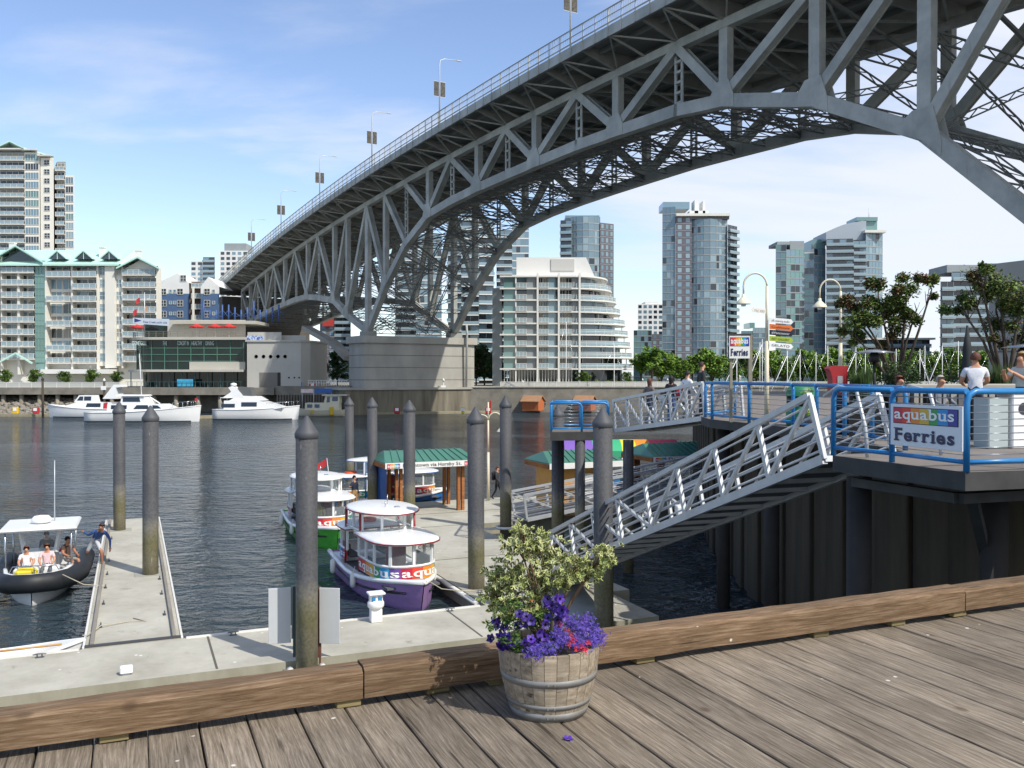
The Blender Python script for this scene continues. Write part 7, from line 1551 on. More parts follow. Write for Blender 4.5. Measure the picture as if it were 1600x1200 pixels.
# ------------------------------------------------------------------ flower barrel
BP_ = G(857, 1108, BZ); bar = thing('barrel_planter', 'half wine barrel planter with metal hoops standing on the boardwalk', 'planter', (BP_.x, BP_.y, BZ+0.004))
STAVE = wood_mat('barrel_stave', '7a6f60', '9d907d', 'b6ab9a', grain=30, rnd=0.14, wear=False); HOOP = M('barrel_hoop', '8d9092', 0.6, 0.3, ns=8, na=0.25, col2='77736c')
BH = 0.385; rp_b = lambda z: 0.214+0.076*(1-(1-z/BH)**1.7)
NS = 26
for k in range(NS):
    a0, a1 = 2*math.pi*(k+0.02)/NS, 2*math.pi*(k+0.98)/NS; rings = []
    for z in (0, 0.08, 0.17, 0.26, 0.34, BH+random.uniform(-0.004, 0.004)):
        r = rp_b(min(z, BH)); t_ = 0.022; pts = []
        for a in (a0, (a0+a1)/2, a1): pts.append(V(r*math.cos(a), r*math.sin(a), z))
        for a in (a1, a0): pts.append(V((r-t_)*math.cos(a), (r-t_)*math.sin(a), z))
        rings.append(pts)
    mb = MB(); mb.loft(rings, smooth=False, closed=True, capa=True, capb=True); part('stave', mb, STAVE, bar)
for z0, z1 in ((0.205, 0.245), (0.072, 0.10), (0.004, 0.05)):
    mb = MB(); mb.lathe([(rp_b(z0)+0.001, z0), (rp_b(z0)+0.003, z0), (rp_b(z1)+0.003, z1), (rp_b(z1)+0.001, z1)], n=40, cap=False); hp_ = part('hoop', mb, HOOP, bar)
    mb = MB(); a = -1.55; c = V(math.cos(a), math.sin(a), 0)*(rp_b((z0+z1)/2)+0.006)
    for s in (-0.018, 0.018): mb.box(c+V(s, 0, (z0+z1)/2), (0.009, 0.006, 0.009))
    part('rivet', mb, HOOP, hp_)
mb = MB(); mb.lathe([(0.0, BH-0.05), (rp_b(BH)-0.022, BH-0.05)], n=28, cap=False); part('soil', mb, M('potting_soil', '2c221a', 0.95, ns=20, na=0.4), bar)
ZR = BZ+BH
sh = thing('variegated_shrub', 'cream and green variegated shrub growing from the barrel', 'shrub', (BP_.x, BP_.y, ZR-0.05)); rs2 = random.Random(13); PXM = BP_.y/FPX
LGR = leafset('variegated_green_', ['4a5e2c', '5c7036', '3b4d26']); LCR = leafset('variegated_cream_', ['b8bb7c', 'a6ad6c', 'c9c994'])
bls = []
for x_, y_, rx, ry in ((812, 852, 30, 24), (788, 903, 34, 30), (835, 905, 36, 34), (848, 862, 34, 26), (796, 948, 32, 26), (902, 884, 36, 20), (936, 866, 24, 20), (872, 900, 24, 16), (770, 930, 18, 20), (828, 944, 30, 22), (925, 893, 26, 14), (818, 834, 16, 14)):
    bls.append((V((x_-857)*PXM, rs2.uniform(-0.08, 0.08), CAMZ-(y_-HOR)*PXM-(ZR-0.05)), V(rx*PXM, 0.10, ry*PXM)))
tb = MB(); root = V(0.0, 0, 0)
for c, r in bls:
    mid = V(c.x*0.45, c.y*0.4, c.z*0.5+0.02); tb.tube([root, mid, c], [0.012, 0.008, 0.004], 6)
    for _ in range(6): tb.tube([mid.lerp(c, 0.7), c+V(rs2.uniform(-1, 1)*r.x, rs2.uniform(-1, 1)*r.y, rs2.uniform(-.8, 1)*r.z)*0.85], [0.004, 0.0015], 5)
part('branch', tb, M('shrub_bark', '6b5644', 0.9), sh)
mb = MB()
for c, r in bls:
    nt_ = max(22, int(58*r.x*r.z/(30*26*PXM*PXM)))
    for _ in range(nt_):
        q = V(rs2.gauss(0, .55)*r.x, rs2.gauss(0, .55)*r.y, rs2.gauss(0, .55)*r.z); tip = c+q; ax = (q+V(0, -0.02, 0.05)).normalized(); g = rs2.choice(LGR); cr_ = rs2.choice(LCR)
        for k in range(rs2.randint(6, 10)):   # a rosette of small leaves at a twig end
            az = rs2.uniform(0, 6.28); e1 = ax.orthogonal().normalized(); e2 = ax.cross(e1); d = (ax*rs2.uniform(0.15, 1.0)+(e1*math.cos(az)+e2*math.sin(az))*0.8).normalized()
            u = d.cross(ax if abs(d.dot(ax)) < 0.95 else e1).normalized(); L_ = rs2.uniform(0.024, 0.040); W_ = L_*0.30; p = tip-ax*rs2.uniform(0, 0.03); nn = d.cross(u)*0.002
            A, B1, B2, C_ = p, p+d*L_*0.55+u*W_, p+d*L_*0.55-u*W_, p+d*L_; i1, i2, a_, c_ = p+d*L_*0.55+u*W_*0.55+nn, p+d*L_*0.55-u*W_*0.55+nn, p+d*L_*0.12+nn, p+d*L_*0.86+nn
            mb.face([a_, i1, c_, i2], g); mb.face([A, B1, i1, a_], cr_); mb.face([B1, C_, c_, i1], cr_); mb.face([C_, B2, i2, c_], cr_); mb.face([B2, A, a_, i2], cr_)
part('foliage', mb, None, sh, fix=False)
# petunias
pt = thing('petunia_plant', 'deep purple petunias spilling over the left of the barrel', 'flowers', (BP_.x, BP_.y, ZR-0.03)); PETM = [M('petunia_purple_%d' % i, c, 0.55) for i, c in enumerate(['3a1c80', '4a2494', '2c1466'])]; FLG2 = leafset('flower_leaf_', ['3f5a2a', '54702f', '2f4722'])
def petunia_data(m, mc):
    mb = MB(); n = 20; ring = []; 
    for k in range(n): a = 2*math.pi*k/n; r = 0.029*(0.86+0.14*math.cos(5*a)); ring.append(V(r*math.cos(a), r*math.sin(a), 0.004*math.cos(5*a)+0.003*math.sin(9*a)))
    inner = [V(p.x*0.35, p.y*0.35, -0.006) for p in ring]; mb.loft([ring, inner], m, True, closed=True); mb.loft([inner, [V(p.x*0.1, p.y*0.1, -0.02) for p in ring]], mc, True, closed=True); return mb.data('flower')
PD = [petunia_data(m, M('petunia_throat', '1f0f48', 0.6)) for m in PETM]; rp2 = random.Random(17)
for k in range(46):
    x_ = rp2.uniform(764, 884); y_ = rp2.uniform(945, 1012) if x_ < 850 else rp2.uniform(935, 972)
    if x_ < 790: y_ = rp2.uniform(965, 1022)
    dep = -0.27*math.sqrt(max(0.05, 1-((x_-857)/98)**2))*rp2.uniform(0.55, 1.02); z_ = CAMZ-(y_-HOR)*(BP_.y+dep)/FPX-(ZR-0.03)
    q = link('flower', rp2.choice(PD), pt, ((x_-857)*(BP_.y+dep)/FPX, dep, z_)); q.rotation_euler = (R(rp2.uniform(35, 95)), R(rp2.uniform(-25, 25)), R(rp2.uniform(-50, 50)))
mb = MB(); leaf_cloud(mb, [(V((x_-857)*PXM, -0.16, CAMZ-(y_-HOR)*PXM*0.96-(ZR-0.03)), V(0.075, 0.07, 0.06)) for x_, y_ in ((785, 985), (805, 1000), (830, 985), (845, 1005), (800, 960), (820, 1010), (858, 968))], 900, 0.026, FLG2, rp2); part('foliage', mb, None, pt, fix=False)
lb = thing('lobelia_plant', 'dense small blue violet lobelia on the right of the barrel', 'flowers', (BP_.x, BP_.y, ZR-0.03)); LOB = leafset('lobelia_', ['4c3c9c', '5a48aa', '3a2c82', '6a50a6']); mb = MB(); r7 = random.Random(19)
def lob_c(x_, y_, dep): return V((x_-857)*(BP_.y+dep)/FPX, dep, CAMZ-(y_-HOR)*(BP_.y+dep)/FPX-(ZR-0.03))
cl_ = [lob_c(x_, y_, d_) for x_, y_, d_ in ((905, 985, -0.12), (925, 985, -0.06), (880, 1000, -0.2), (855, 1012, -0.25), (900, 1005, -0.2), (922, 1003, -0.14), (935, 995, -0.06), (868, 990, -0.2), (842, 1022, -0.26), (890, 975, -0.1), (915, 972, -0.03), (830, 1018, -0.26))]
for c in cl_:
    for _ in range(150):
        p = c+V(r7.gauss(0, .022), r7.gauss(0, .022), r7.gauss(0, .02)); m = r7.choice(LOB); nrm = V(r7.uniform(-.6, .6), -1, r7.uniform(-.2, .9)).normalized(); e1 = nrm.orthogonal().normalized(); e2 = nrm.cross(e1)
        for k in range(3): a = k*2.09+r7.random(); d = e1*math.cos(a)+e2*math.sin(a); w = e1*-math.sin(a)+e2*math.cos(a); mb.face([p, p+d*0.005+w*0.0032, p+d*0.0085, p+d*0.005-w*0.0032], m)
q = part('blossom', mb, None, lb, 'stuff', fix=False)
mb = MB(); leaf_cloud(mb, [(c+V(0, 0.012, -0.012), V(0.035, 0.03, 0.028)) for c in cl_], 1100, 0.016, FLG2, r7); part('foliage', mb, None, lb, fix=False)
rf_ = thing('red_verbena', 'few red and one orange blossom among the blue flowers', 'flowers', (BP_.x, BP_.y, ZR-0.03))
for x_, y_, d_, c in ((905, 1010, -0.235, 'd3202e'), (893, 1001, -0.225, 'd3202e'), (884, 985, -0.2, 'a5283c'), (872, 976, -0.17, 'a5283c'), (890, 993, -0.215, 'b83a4a'), (878, 963, -0.12, 'd98a2a'), (828, 937, -0.05, 'd98a2a'), (912, 1016, -0.24, 'd3202e'), (898, 1014, -0.25, 'c8283a'), (917, 1004, -0.2, 'd0303c'), (886, 1008, -0.25, 'a5283c')):
    mb = MB(); c0 = lob_c(x_, y_, d_)
    for _ in range(16):
        p = c0+V(r7.gauss(0, .008), r7.gauss(0, .006), r7.gauss(0, .007))
        for k in range(4): a = k*1.57+r7.random(); mb.face([p, p+V(math.cos(a)*.006+.003*math.sin(a), -0.002, math.sin(a)*.006), p+V(math.cos(a)*.009, -0.003, math.sin(a)*.009), p+V(math.cos(a)*.006-.003*math.sin(a), -0.002, math.sin(a)*.006)])
    part('blossom', mb, M('blossom_'+c, c, 0.6), rf_, fix=False)
p = G(888, 1153, BZ+0.012); q = link('fallen_petal', PD[1], None, p, (R(12), 0, 1)); tag(q, 'purple petunia blossom lying on the planks before the barrel', 'flower')
# ------------------------------------------------------------------ terrace furniture
Yf = 17.5; fn = thing('patio_fence', 'black patio fence behind the near blue railing', 'fence'); BLK = M('black_iron', '1d1e21', 0.5, 0.3); fa_, fb_ = V(XP(1330, 17.6), 17.6, 0), V(XP(1500, 17.0)+5, 17.4, 0)
n_ = 46; d_ = fb_-fa_
for k in range(n_+1): q = fa_+d_*(k/n_); mb = MB(); mb.box((q.x, q.y, TZ+0.5), (0.025 if k % 8 else 0.06, 0.025 if k % 8 else 0.06, 0.98)); part('bar', mb, BLK, fn)
for hz in (0.98, 0.12): mb = MB(); mb.bar(fa_+UP*(TZ+hz), fb_+UP*(TZ+hz), 0.06, 0.05); part('rail', mb, BLK, fn)
def planter_bush(lab, x, y0, y1, Y, w, kind):
    c = P(x, 605, Y); o = thing('patio_shrub', lab, 'shrub', (c.x, Y, TZ)); mb = MB(); mb.box((0, 0, 0.35), (w*1.1, 0.6, 0.7), bev=0.03); part('planter_box', mb, BLK, o); zt_ = ZP(y0, Y)-TZ; mb = MB(); r8 = random.Random(int(x)); mats = leafset('patio_leaf_', ['2f4420', '3d5528', '27381c'])
    if kind == 'spike':
        for _ in range(420):
            a = r8.uniform(0, 6.28); f = r8.random()**0.5*0.45; p = V(math.cos(a)*w*0.35*r8.random(), math.sin(a)*0.2*r8.random(), 0.68); t_ = V(math.cos(a)*w*f*1.2, math.sin(a)*0.35*f*2, zt_*r8.uniform(0.6, 1.0)); s = V(0.008, 0.004, 0)
            m_ = (p+t_)/2+V(0, 0, 0.12); mb.face([p-s, p+s, m_+s, m_-s], r8.choice(mats)); mb.face([m_-s, m_+s, t_], r8.choice(mats))
    else: leaf_cloud(mb, [(V(r8.uniform(-.3, .3)*w, 0, 0.7+(zt_-0.7)*f), V(w*0.45, 0.3, (zt_-0.7)*0.35)) for f in (0.2, 0.45, 0.7)], 1800, 0.06, mats, r8)
    part('foliage', mb, None, o, fix=False)
planter_bush('spiky green patio shrub left of the patio heater', 1345, 566, 605, 19.2, 0.55, 'spike'); planter_bush('bushy green patio shrub below the maple', 1425, 560, 605, 20.5, 1.0, 'leaf'); planter_bush('spiky green patio shrub behind the woman in white', 1560, 562, 605, 20.5, 0.6, 'spike'); planter_bush('low green patio shrub right of the heater', 1385, 572, 605, 21, 0.7, 'leaf'); planter_bush('green patio shrub beside the closed umbrella', 1492, 566, 605, 21.0, 0.7, 'leaf')
c = P(1366, 600, 20.0); o = thing('patio_heater', 'patio heater with a wide silver disc hood', 'patio heater', (c.x, 20.0, TZ)); ht = ZP(549, 20)-TZ
mb = MB(); mb.lathe([(0.0, ht+0.06), (0.12, ht+0.04), (0.42, ht-0.02), (0.43, ht-0.035), (0.1, ht-0.02)], n=24, cap=False); part('hood', mb, M('heater_steel', 'a9aeb2', 0.25, 0.8), o)
mb = MB(); mb.lathe([(0.09, ht-0.25), (0.11, ht-0.22), (0.11, ht-0.06), (0.06, ht-0.02)], n=16); part('burner', mb, BLK, o); mb = MB(); mb.tube([(0, 0, 0.4), (0, 0, ht-0.2)], 0.035, 10); mb.lathe([(0.2, 0), (0.2, 0.6), (0.05, 0.7)], n=16); part('column', mb, BLK, o)
c = P(1602, 600, 19.0); o = thing('patio_heater', 'dark hooded patio heater at the right edge of the photo', 'patio heater', (c.x, 19.0, TZ)); ht = ZP(541, 19)-TZ; mb = MB(); mb.lathe([(0.0, ht+0.06), (0.15, ht+0.03), (0.5, ht-0.03), (0.1, ht-0.03)], n=24, cap=False); part('hood', mb, M('heater_steel', 'a9aeb2', 0.25, 0.8), o); mb = MB(); mb.lathe([(0.12, ht-0.28), (0.16, ht-0.1), (0.1, ht-0.03)], n=16); mb.tube([(0, 0, 0), (0, 0, ht-0.2)], 0.04, 10); part('burner', mb, BLK, o)
c = P(1511, 600, 20.5); o = thing('closed_umbrella', 'tall dark closed patio umbrella left of the right-hand maple', 'umbrella', (c.x, 20.5, TZ)); ht = ZP(514, 20.5)-TZ; mb = MB(); mb.lathe([(0.05, 0.7), (0.10, 0.8), (0.13, ht*0.5), (0.10, ht*0.8), (0.03, ht)], n=9); part('canopy', mb, M('umbrella_dark', '23282a', 0.8), o); mb = MB(); mb.tube([(0, 0, 0), (0, 0, ht+0.08)], 0.025, 8); mb.lathe([(0.28, 0), (0.28, 0.08)], n=16); part('pole', mb, BLK, o)
c = P(1308, 600, 19.5); o = thing('phone_hood', 'red hooded phone kiosk behind the blue railing', 'phone kiosk', (c.x, 19.5, TZ)); RDK = M('kiosk_red', '9c1f24', 0.4); zt_ = ZP(572, 19.5)-TZ
mb = MB(); prof = [(-0.16, zt_-0.62), (0.17, zt_-0.62), (0.17, zt_), (-0.18, zt_), (-0.24, zt_-0.06), (-0.2, zt_-0.12), (-0.155, zt_-0.3)]; f = [V(x_, -0.16, z_) for x_, z_ in prof]; g_ = [V(x_, 0.16, z_) for x_, z_ in prof]; mb.face(f); mb.face(g_[::-1])
for i in range(7): mb.face([f[i], g_[i], g_[(i+1) % 7], f[(i+1) % 7]])
part('hood', mb, RDK, o); mb = MB(); mb.box((0.0, -0.165, zt_-0.3), (0.11, 0.02, 0.16)); part('panel', mb, GREYP, o); mb = MB(); mb.box((0.02, 0, (zt_-0.6)/2), (0.22, 0.22, zt_-0.6), bev=0.02); part('stand', mb, M('kiosk_dark', '23273a', 0.6), o)
c = P(1242, 600, 22.8); o = thing('litter_bin', 'round green litter bin with a domed lid at the terrace edge', 'bin', (c.x+0.15, 22.8, TZ)); GBN = M('bin_green', '2c7a52', 0.45)
mb = MB(); mb.lathe([(0.34, 0.0), (0.36, 0.05), (0.37, 0.5)], n=26); part('body', mb, GBN, o); mb = MB(); mb.lathe([(0.35, 0.5), (0.35, 0.78)], n=26); part('opening', mb, DRK, o); mb = MB(); mb.lathe([(0.38, 0.76), (0.38, 0.84), (0.32, 0.98), (0.18, 1.06), (0.0, 1.08)], n=26, cap=False); part('lid', mb, GBN, o)
c = P(1262, 610, 22.2); o = thing('yellow_flowers', 'yellow flowering plant beside the green litter bin', 'flowers', (c.x+0.1, 22.2, TZ)); mb = MB(); r9 = random.Random(4); leaf_cloud(mb, [(V(0, 0, 0.75), V(0.2, 0.15, 0.28)), (V(0.02, 0, 0.4), V(0.15, 0.12, 0.25))], 700, 0.05, leafset('yellow_leaf_', ['7f9a2c', 'b9b83a', '5a7a28']), r9); part('foliage', mb, None, o, fix=False); mb = MB(); mb.lathe([(0.12, 0), (0.16, 0.3)], n=14); part('pot', mb, BRICKD, o)
o = thing('counter_box', 'white vending counter behind the near railing at the right', 'counter', (XP(1558, 15.5), 15.7, TZ), R(10)); mb = MB(); mb.box((0, 0, 0.45), (0.4, 0.4, 0.9), bev=0.02); part('cabinet', mb, M('cabinet_grey', 'a8b4b4', 0.5), o); mb = MB(); mb.box((0.45, -0.02, 0.48), (0.4, 0.42, 0.96), bev=0.02); part('white_cabinet', mb, WHITE, o); mb = MB(); mb.box((0.22, 0, 0.99), (0.95, 0.5, 0.04)); part('counter_top', mb, PIERC, o); mb = MB(); mb.lathe([(0.0, 0.0), (0.11, 0.0)], n=16, cap=False); q = part('round_print', mb, M('print_dark', '3a3a44', 0.6), o); q.location = (0.47, -0.235, 0.7); q.rotation_euler = (math.pi/2, 0, 0)
mb = MB(); mb.box((XP(1550, 19.5), 20.2, TZ+0.55), (3.2, 0.3, 1.1), bev=0.03); tag(mb.build('terrace_wall', PIERC), 'low grey terrace wall beside the woman in white', 'wall')

# ------------------------------------------------------------------ people
SKIN = M('skin', 'c08d70', 0.6); SKIN2 = M('skin_tan', 'a8745a', 0.6)
HAIR = {k: M('hair_'+k, c, 0.7) for k, c in {'brown': '3d2a20', 'dark': '1d1816', 'grey': 'a09a90', 'auburn': '5a3324', 'blond': 'a08358'}.items()}
STAND = dict(pel=(0, 0, .95), sp=(0, 0, 1.16), ch=(0, 0, 1.36), nk=(0, -.005, 1.50), hd=(0, -.02, 1.60), ht=(0, -.015, 1.69), sL=(.18, 0, 1.42), eL=(.235, .03, 1.14), wL=(.24, -.05, .90), sR=(-.18, 0, 1.42), eR=(-.235, .03, 1.14), wR=(-.24, -.05, .90), hL=(.095, 0, .90), kL=(.10, -.02, .50), aL=(.10, .03, .09), tL=(.11, -.14, .035), hR=(-.095, 0, .90), kR=(-.10, -.02, .50), aR=(-.10, .03, .09), tR=(-.11, -.14, .035))
RAD = dict(pel=.15, sp=.135, ch=.155, nk=.055, hd=.088, ht=.075, s=.075, e=.048, w=.034, h=.095, k=.062, a=.042, t=.036)
SIT = dict(pel=(0, 0, .50), sp=(0, .03, .70), ch=(0, .02, .90), nk=(0, 0, 1.05), hd=(0, -.03, 1.14), ht=(0, -.02, 1.23), sL=(.18, .02, .96), eL=(.24, -.08, .72), wL=(.18, -.30, .64), sR=(-.18, .02, .96), eR=(-.24, -.08, .72), wR=(-.18, -.30, .64), hL=(.10, -.03, .47), kL=(.13, -.44, .48), aL=(.13, -.42, .09), tL=(.13, -.58, .04), hR=(-.10, -.03, .47), kR=(-.13, -.44, .48), aR=(-.13, -.42, .09), tR=(-.13, -.58, .04))
WALK = dict(STAND, kL=(.10, -.16, .52), aL=(.10, -.20, .10), tL=(.11, -.36, .05), kR=(-.10, .04, .50), aR=(-.10, .28, .14), tR=(-.10, .14, .04), eL=(.24, .12, 1.15), wL=(.23, .10, .92), eR=(-.24, -.04, 1.14), wR=(-.22, -.22, .95))
STEP = dict(pel=(0, 0, .86), sp=(.12, -.05, 1.03), ch=(.26, -.12, 1.18), nk=(.36, -.18, 1.28), hd=(.41, -.24, 1.36), ht=(.43, -.26, 1.45), sL=(.42, -.02, 1.16), eL=(.60, -.05, .92), wL=(.66, -.14, .68), sR=(.13, -.20, 1.22), eR=(-.10, -.22, 1.08), wR=(-.28, -.15, 1.16), hL=(.10, -.02, .82), kL=(.34, -.16, .52), aL=(.30, -.04, .10), tL=(.40, -.15, .05), hR=(-.09, 0, .82), kR=(-.26, -.04, .46), aR=(-.48, .12, .14), tR=(-.46, -.02, .06))
PTODO = []
def person(lab, loc, rz, pose, top, leg, hair, skin=None, sleeves='long', shorts=False, scale=1.0, long_hair=False, shoes='2a2a2c', extra=None, over=None):
    o = thing('person', lab, 'person', loc, rz); J = dict(pose); J.update(over or {}); idx = {}; vs = []; es = []; rad = []; reg = []
    def add(k, p, r, g): idx[k] = len(vs); vs.append(Vector(p)*scale); rad.append(r*scale); reg.append(g); return idx[k]
    for k in ('pel', 'sp', 'ch', 'nk', 'hd', 'ht'): add(k, J[k], RAD[k], {'pel': 'leg', 'sp': 'top', 'ch': 'top', 'nk': 'skin', 'hd': 'skin', 'ht': 'skin'}[k])
    es += [(idx[a], idx[b]) for a, b in (('pel', 'sp'), ('sp', 'ch'), ('ch', 'nk'), ('nk', 'hd'), ('hd', 'ht'))]
    hd, ht = Vector(J['hd']), Vector(J['ht']); up_ = (ht-hd).normalized(); fw = V(0, -1, 0); fw = (fw-up_*fw.dot(up_)).normalized()
    add('nose', hd+fw*0.105-up_*0.005, 0.014, 'skin'); es.append((idx['hd'], idx['nose']))
    for s in 'LR':
        for k in ('s', 'e', 'w'): add(k+s, J[k+s], RAD[k], 'top' if (k == 's' or sleeves == 'long') else 'skin')
        w, e = Vector(J['w'+s]), Vector(J['e'+s]); d = (w-e).normalized(); sg = 1 if s == 'L' else -1; u = d.cross(fw); u = u.normalized() if u.length > .1 else V(1, 0, 0); v = d.cross(u).normalized()
        add('pm'+s, w+d*0.075, 0.034, 'skin'); es += [(idx['ch'], idx['s'+s]), (idx['s'+s], idx['e'+s]), (idx['e'+s], idx['w'+s]), (idx['w'+s], idx['pm'+s])]
        for j, (off, ln) in enumerate(((-.027, .072), (-.009, .085), (.009, .08), (.027, .062))):
            a = add('f%d%s' % (j, s), w+d*0.105+v*off, .0095, 'skin'); b = add('g%d%s' % (j, s), w+d*(0.105+ln*.5)+v*off*1.15+u*.006*sg, .0085, 'skin'); c = add('i%d%s' % (j, s), w+d*(0.105+ln*.9)+v*off*1.15+u*.022*sg, .0075, 'skin'); es += [(idx['pm'+s], a), (a, b), (b, c)]
        a = add('th'+s, w+d*0.05-v*0.045, .011, 'skin'); b = add('ti'+s, w+d*0.085-v*0.066, .009, 'skin'); es += [(idx['pm'+s], a), (a, b)]
        for k in ('h', 'k', 'a', 't'): add(k+s, J[k+s], RAD[k], {'h': 'leg', 'k': 'skin' if shorts else 'leg', 'a': 'skin' if shorts else 'leg', 't': 'shoe'}[k])
        es += [(idx['pel'], idx['h'+s]), (idx['h'+s], idx['k'+s]), (idx['k'+s], idx['a'+s]), (idx['a'+s], idx['t'+s])]
    me = bpy.data.meshes.new('body'); me.from_pydata(vs, es, []); ob = bpy.data.objects.new('body', me); COL.objects.link(ob); ob.parent = o
    sk = ob.modifiers.new('skin', 'SKIN'); sk.use_smooth_shade = True; sk.branch_smoothing = 0.6; su = ob.modifiers.new('sub', 'SUBSURF'); su.levels = 1; su.render_levels = 1
    lay = me.skin_vertices[0].data if me.skin_vertices else None
    if lay:
        for i, r in enumerate(rad):
            k = [q for q, j in idx.items() if j == i][0]; fx = 1.0; fy = 1.0
            if k in ('pel', 'sp', 'ch'): fx, fy = 1.12, 0.72
            lay[i].radius = (r*fx, r*fy); lay[i].use_root = (k == 'pel')
    segs = [(vs[a], vs[b], reg[a], reg[b]) for a, b in es]
    PTODO.append((ob, segs, {'top': M('cloth_'+top, top, 0.85, ns=30, na=0.12), 'leg': M('cloth_'+leg, leg, 0.85, ns=30, na=0.12), 'skin': skin or SKIN, 'shoe': M('cloth_'+shoes, shoes, 0.7)}))
    # hair: a cap over the crown and back of the head
    c = (hd+ht)/2*scale; mb = MB(); rings = []
    for i in range(7):
        ph = math.pi*0.62*i/6; rings.append([c+(up_*math.cos(ph)*0.118+(fw*math.cos(a)*(-1)*math.sin(ph)+up_.cross(fw)*math.sin(a)*math.sin(ph))*0.100)*scale-fw*0.018*scale+up_*0.004 for a in [2*math.pi*k/14 for k in range(14)]])
    if long_hair: rings.append([p-up_*0.17*scale+fw*(0.02*scale) for p in rings[-1]])
    hm = MB(); n = 14
    for i in range(len(rings)-1):
        for k in range(n):
            a = 2*math.pi*(k+0.5)/n
            if math.cos(a) < -0.35 and i >= 3: continue     # leave the face open
            hm.face([rings[i][k], rings[i][(k+1) % n], rings[i+1][(k+1) % n], rings[i+1][k]], smooth=True)
    hq = part('hair', hm, HAIR[hair], o)
    ey = MB(); rt = up_.cross(fw)
    for s in (-1, 1): ey.box((hd+fw*0.088+rt*s*0.032+up_*0.022)*scale, (0.018*scale, 0.012*scale, 0.01*scale))
    ey.box((hd+fw*0.09-up_*0.042)*scale, (0.04*scale, 0.012*scale, 0.008*scale)); part('face_detail', ey, M('face_dark', '5a332c', 0.7), o)
    if extra: extra(o)
    return o
def backpack(o): mb = MB(); mb.box((0, 0.2, 1.25), (0.3, 0.16, 0.45), bev=0.05); part('backpack', mb, M('pack_black', '1e1f24', 0.8), o)
FACE = lambda d: math.atan2(d[0], -d[1])
person('person in a blue jacket and pale shorts stepping from the inflatable onto the finger float', D(-10.42, 10.4, DZ-0.06), R(-8), STEP, '34548c', 'b9bcc2', 'brown', SKIN2, 'long', True, 1.0)
IB = bpy.data.objects['inflatable_boat']; mw = Matrix.Translation(IB.location) @ Matrix.Rotation(IB.rotation_euler.z, 4, 'Z')
def in_boat(x, y, z): return (mw @ V(x*0.84, y, z))
fz = rzB+R(90)
person('person in a dark top at the wheel of the inflatable boat', in_boat(-0.75, 0.1, 0.25), fz, STAND, '3a3f38', '3c3a3a', 'dark', scale=0.86)
person('person in a pale pink shirt seated at the bow of the inflatable', in_boat(1.3, 0.28, 0.45), fz, SIT, 'd2b8bc', '5a6068', 'auburn', sleeves='short', scale=0.92)
person('person in a white shirt seated at the bow of the inflatable', in_boat(1.35, -0.3, 0.45), fz, SIT, 'dcdfe2', '6a6f78', 'auburn', sleeves='short', scale=0.9)
person('person in checked shorts seated at the side of the inflatable nearest the float', in_boat(0.3, 0.8, 0.5), fz+0.7, SIT, '4a3a34', '9a948a', 'dark', SKIN2, 'short', True, 0.92)
fx = lambda x_, y_, h: None
p = V(-7.55, 42.4, DZ); person('bearded person in a dark jacket and khaki trousers on the float by the green ferry', p, R(55), STAND, '232a3c', '9a7a52', 'dark', over=dict(eR=(-.34, -.14, 1.22), wR=(-.52, -.26, 1.28)))
person('person in a grey top crouching under the green-roofed shelter', V(XP(624, 44.5), 44.5, DZ), R(-70), SIT, '5c6470', '2d3038', 'auburn', scale=0.95, over=dict(ch=(0, -.14, .84), nk=(0, -.24, .96), hd=(0, -.3, 1.04), ht=(0, -.33, 1.12)))
person('person in black with a backpack standing beside the dock lamp', D(8.45, 19.6, DZ), R(70), WALK, '33363c', '1d1e22', 'auburn', scale=1.0, extra=backpack)
def on_ramp(f, side=0.6): q = RA+rd*f+rs_*side; return V(q.x, q.y, q.z+0.08)
person('long-haired person in a grey top low on the short ramp', on_ramp(0.28, 0.5), R(120), WALK, '6a6260', '3a4254', 'auburn', long_hair=True, scale=.95)
person('dark-haired person in a dark top on the short ramp', on_ramp(0.42, 0.9), R(140), STAND, '2f2c34', '3f5a86', 'dark', long_hair=True, scale=.95)
person('person in a white shirt with a red bag on the short ramp', on_ramp(0.62, 0.8), R(120), WALK, 'd8dade', '4a4a50', 'dark', scale=.97, extra=lambda o: part('red_bag', MB().box((0.3, 0.05, 0.95), (0.12, 0.3, 0.34), bev=0.04), M('bag_red', 'b02430', 0.7), o))
person('tall person in a dark jacket near the top of the short ramp', on_ramp(0.82, 0.6), R(100), STAND, '2c2f30', '3a3a3e', 'brown', scale=1.05)
person('person in a white shirt seen from behind on the terrace', V(XP(1524, 17.9), 17.9, TZ), R(165), STAND, 'd7dae0', '3c4258', 'auburn', sleeves='short', scale=1.0, over=dict(eL=(.24, -.12, 1.16), wL=(.14, -.36, 1.10), eR=(-.25, -.1, 1.16), wR=(-.16, -.34, 1.08)))
person('person in a pale top eating at the right edge of the terrace', V(XP(1597, 17.2), 17.2, TZ), R(-70), STAND, 'b9c0b8', '3a3a40', 'blond', SKIN, 'short', over=dict(eL=(.25, -.14, 1.18), wL=(.12, -.32, 1.32), eR=(-.25, -.14, 1.18), wR=(-.12, -.32, 1.30)))
def chair(lab, c, rz):
    o = thing('patio_chair', lab, 'chair', c, rz); mb = MB(); mb.box((0, 0, 0.40), (0.44, 0.44, 0.04), bev=0.01); part('seat', mb, BLK, o); mb = MB(); mb.box((0, 0.22, 0.66), (0.44, 0.04, 0.45), bev=0.01); part('backrest', mb, BLK, o)
    for sx in (-1, 1):
        for sy in (-1, 1): mb = MB(); mb.tube([(sx*0.2, sy*0.2, 0), (sx*0.2, sy*0.2, 0.4)], 0.015, 6); part('leg', mb, BLK, o)
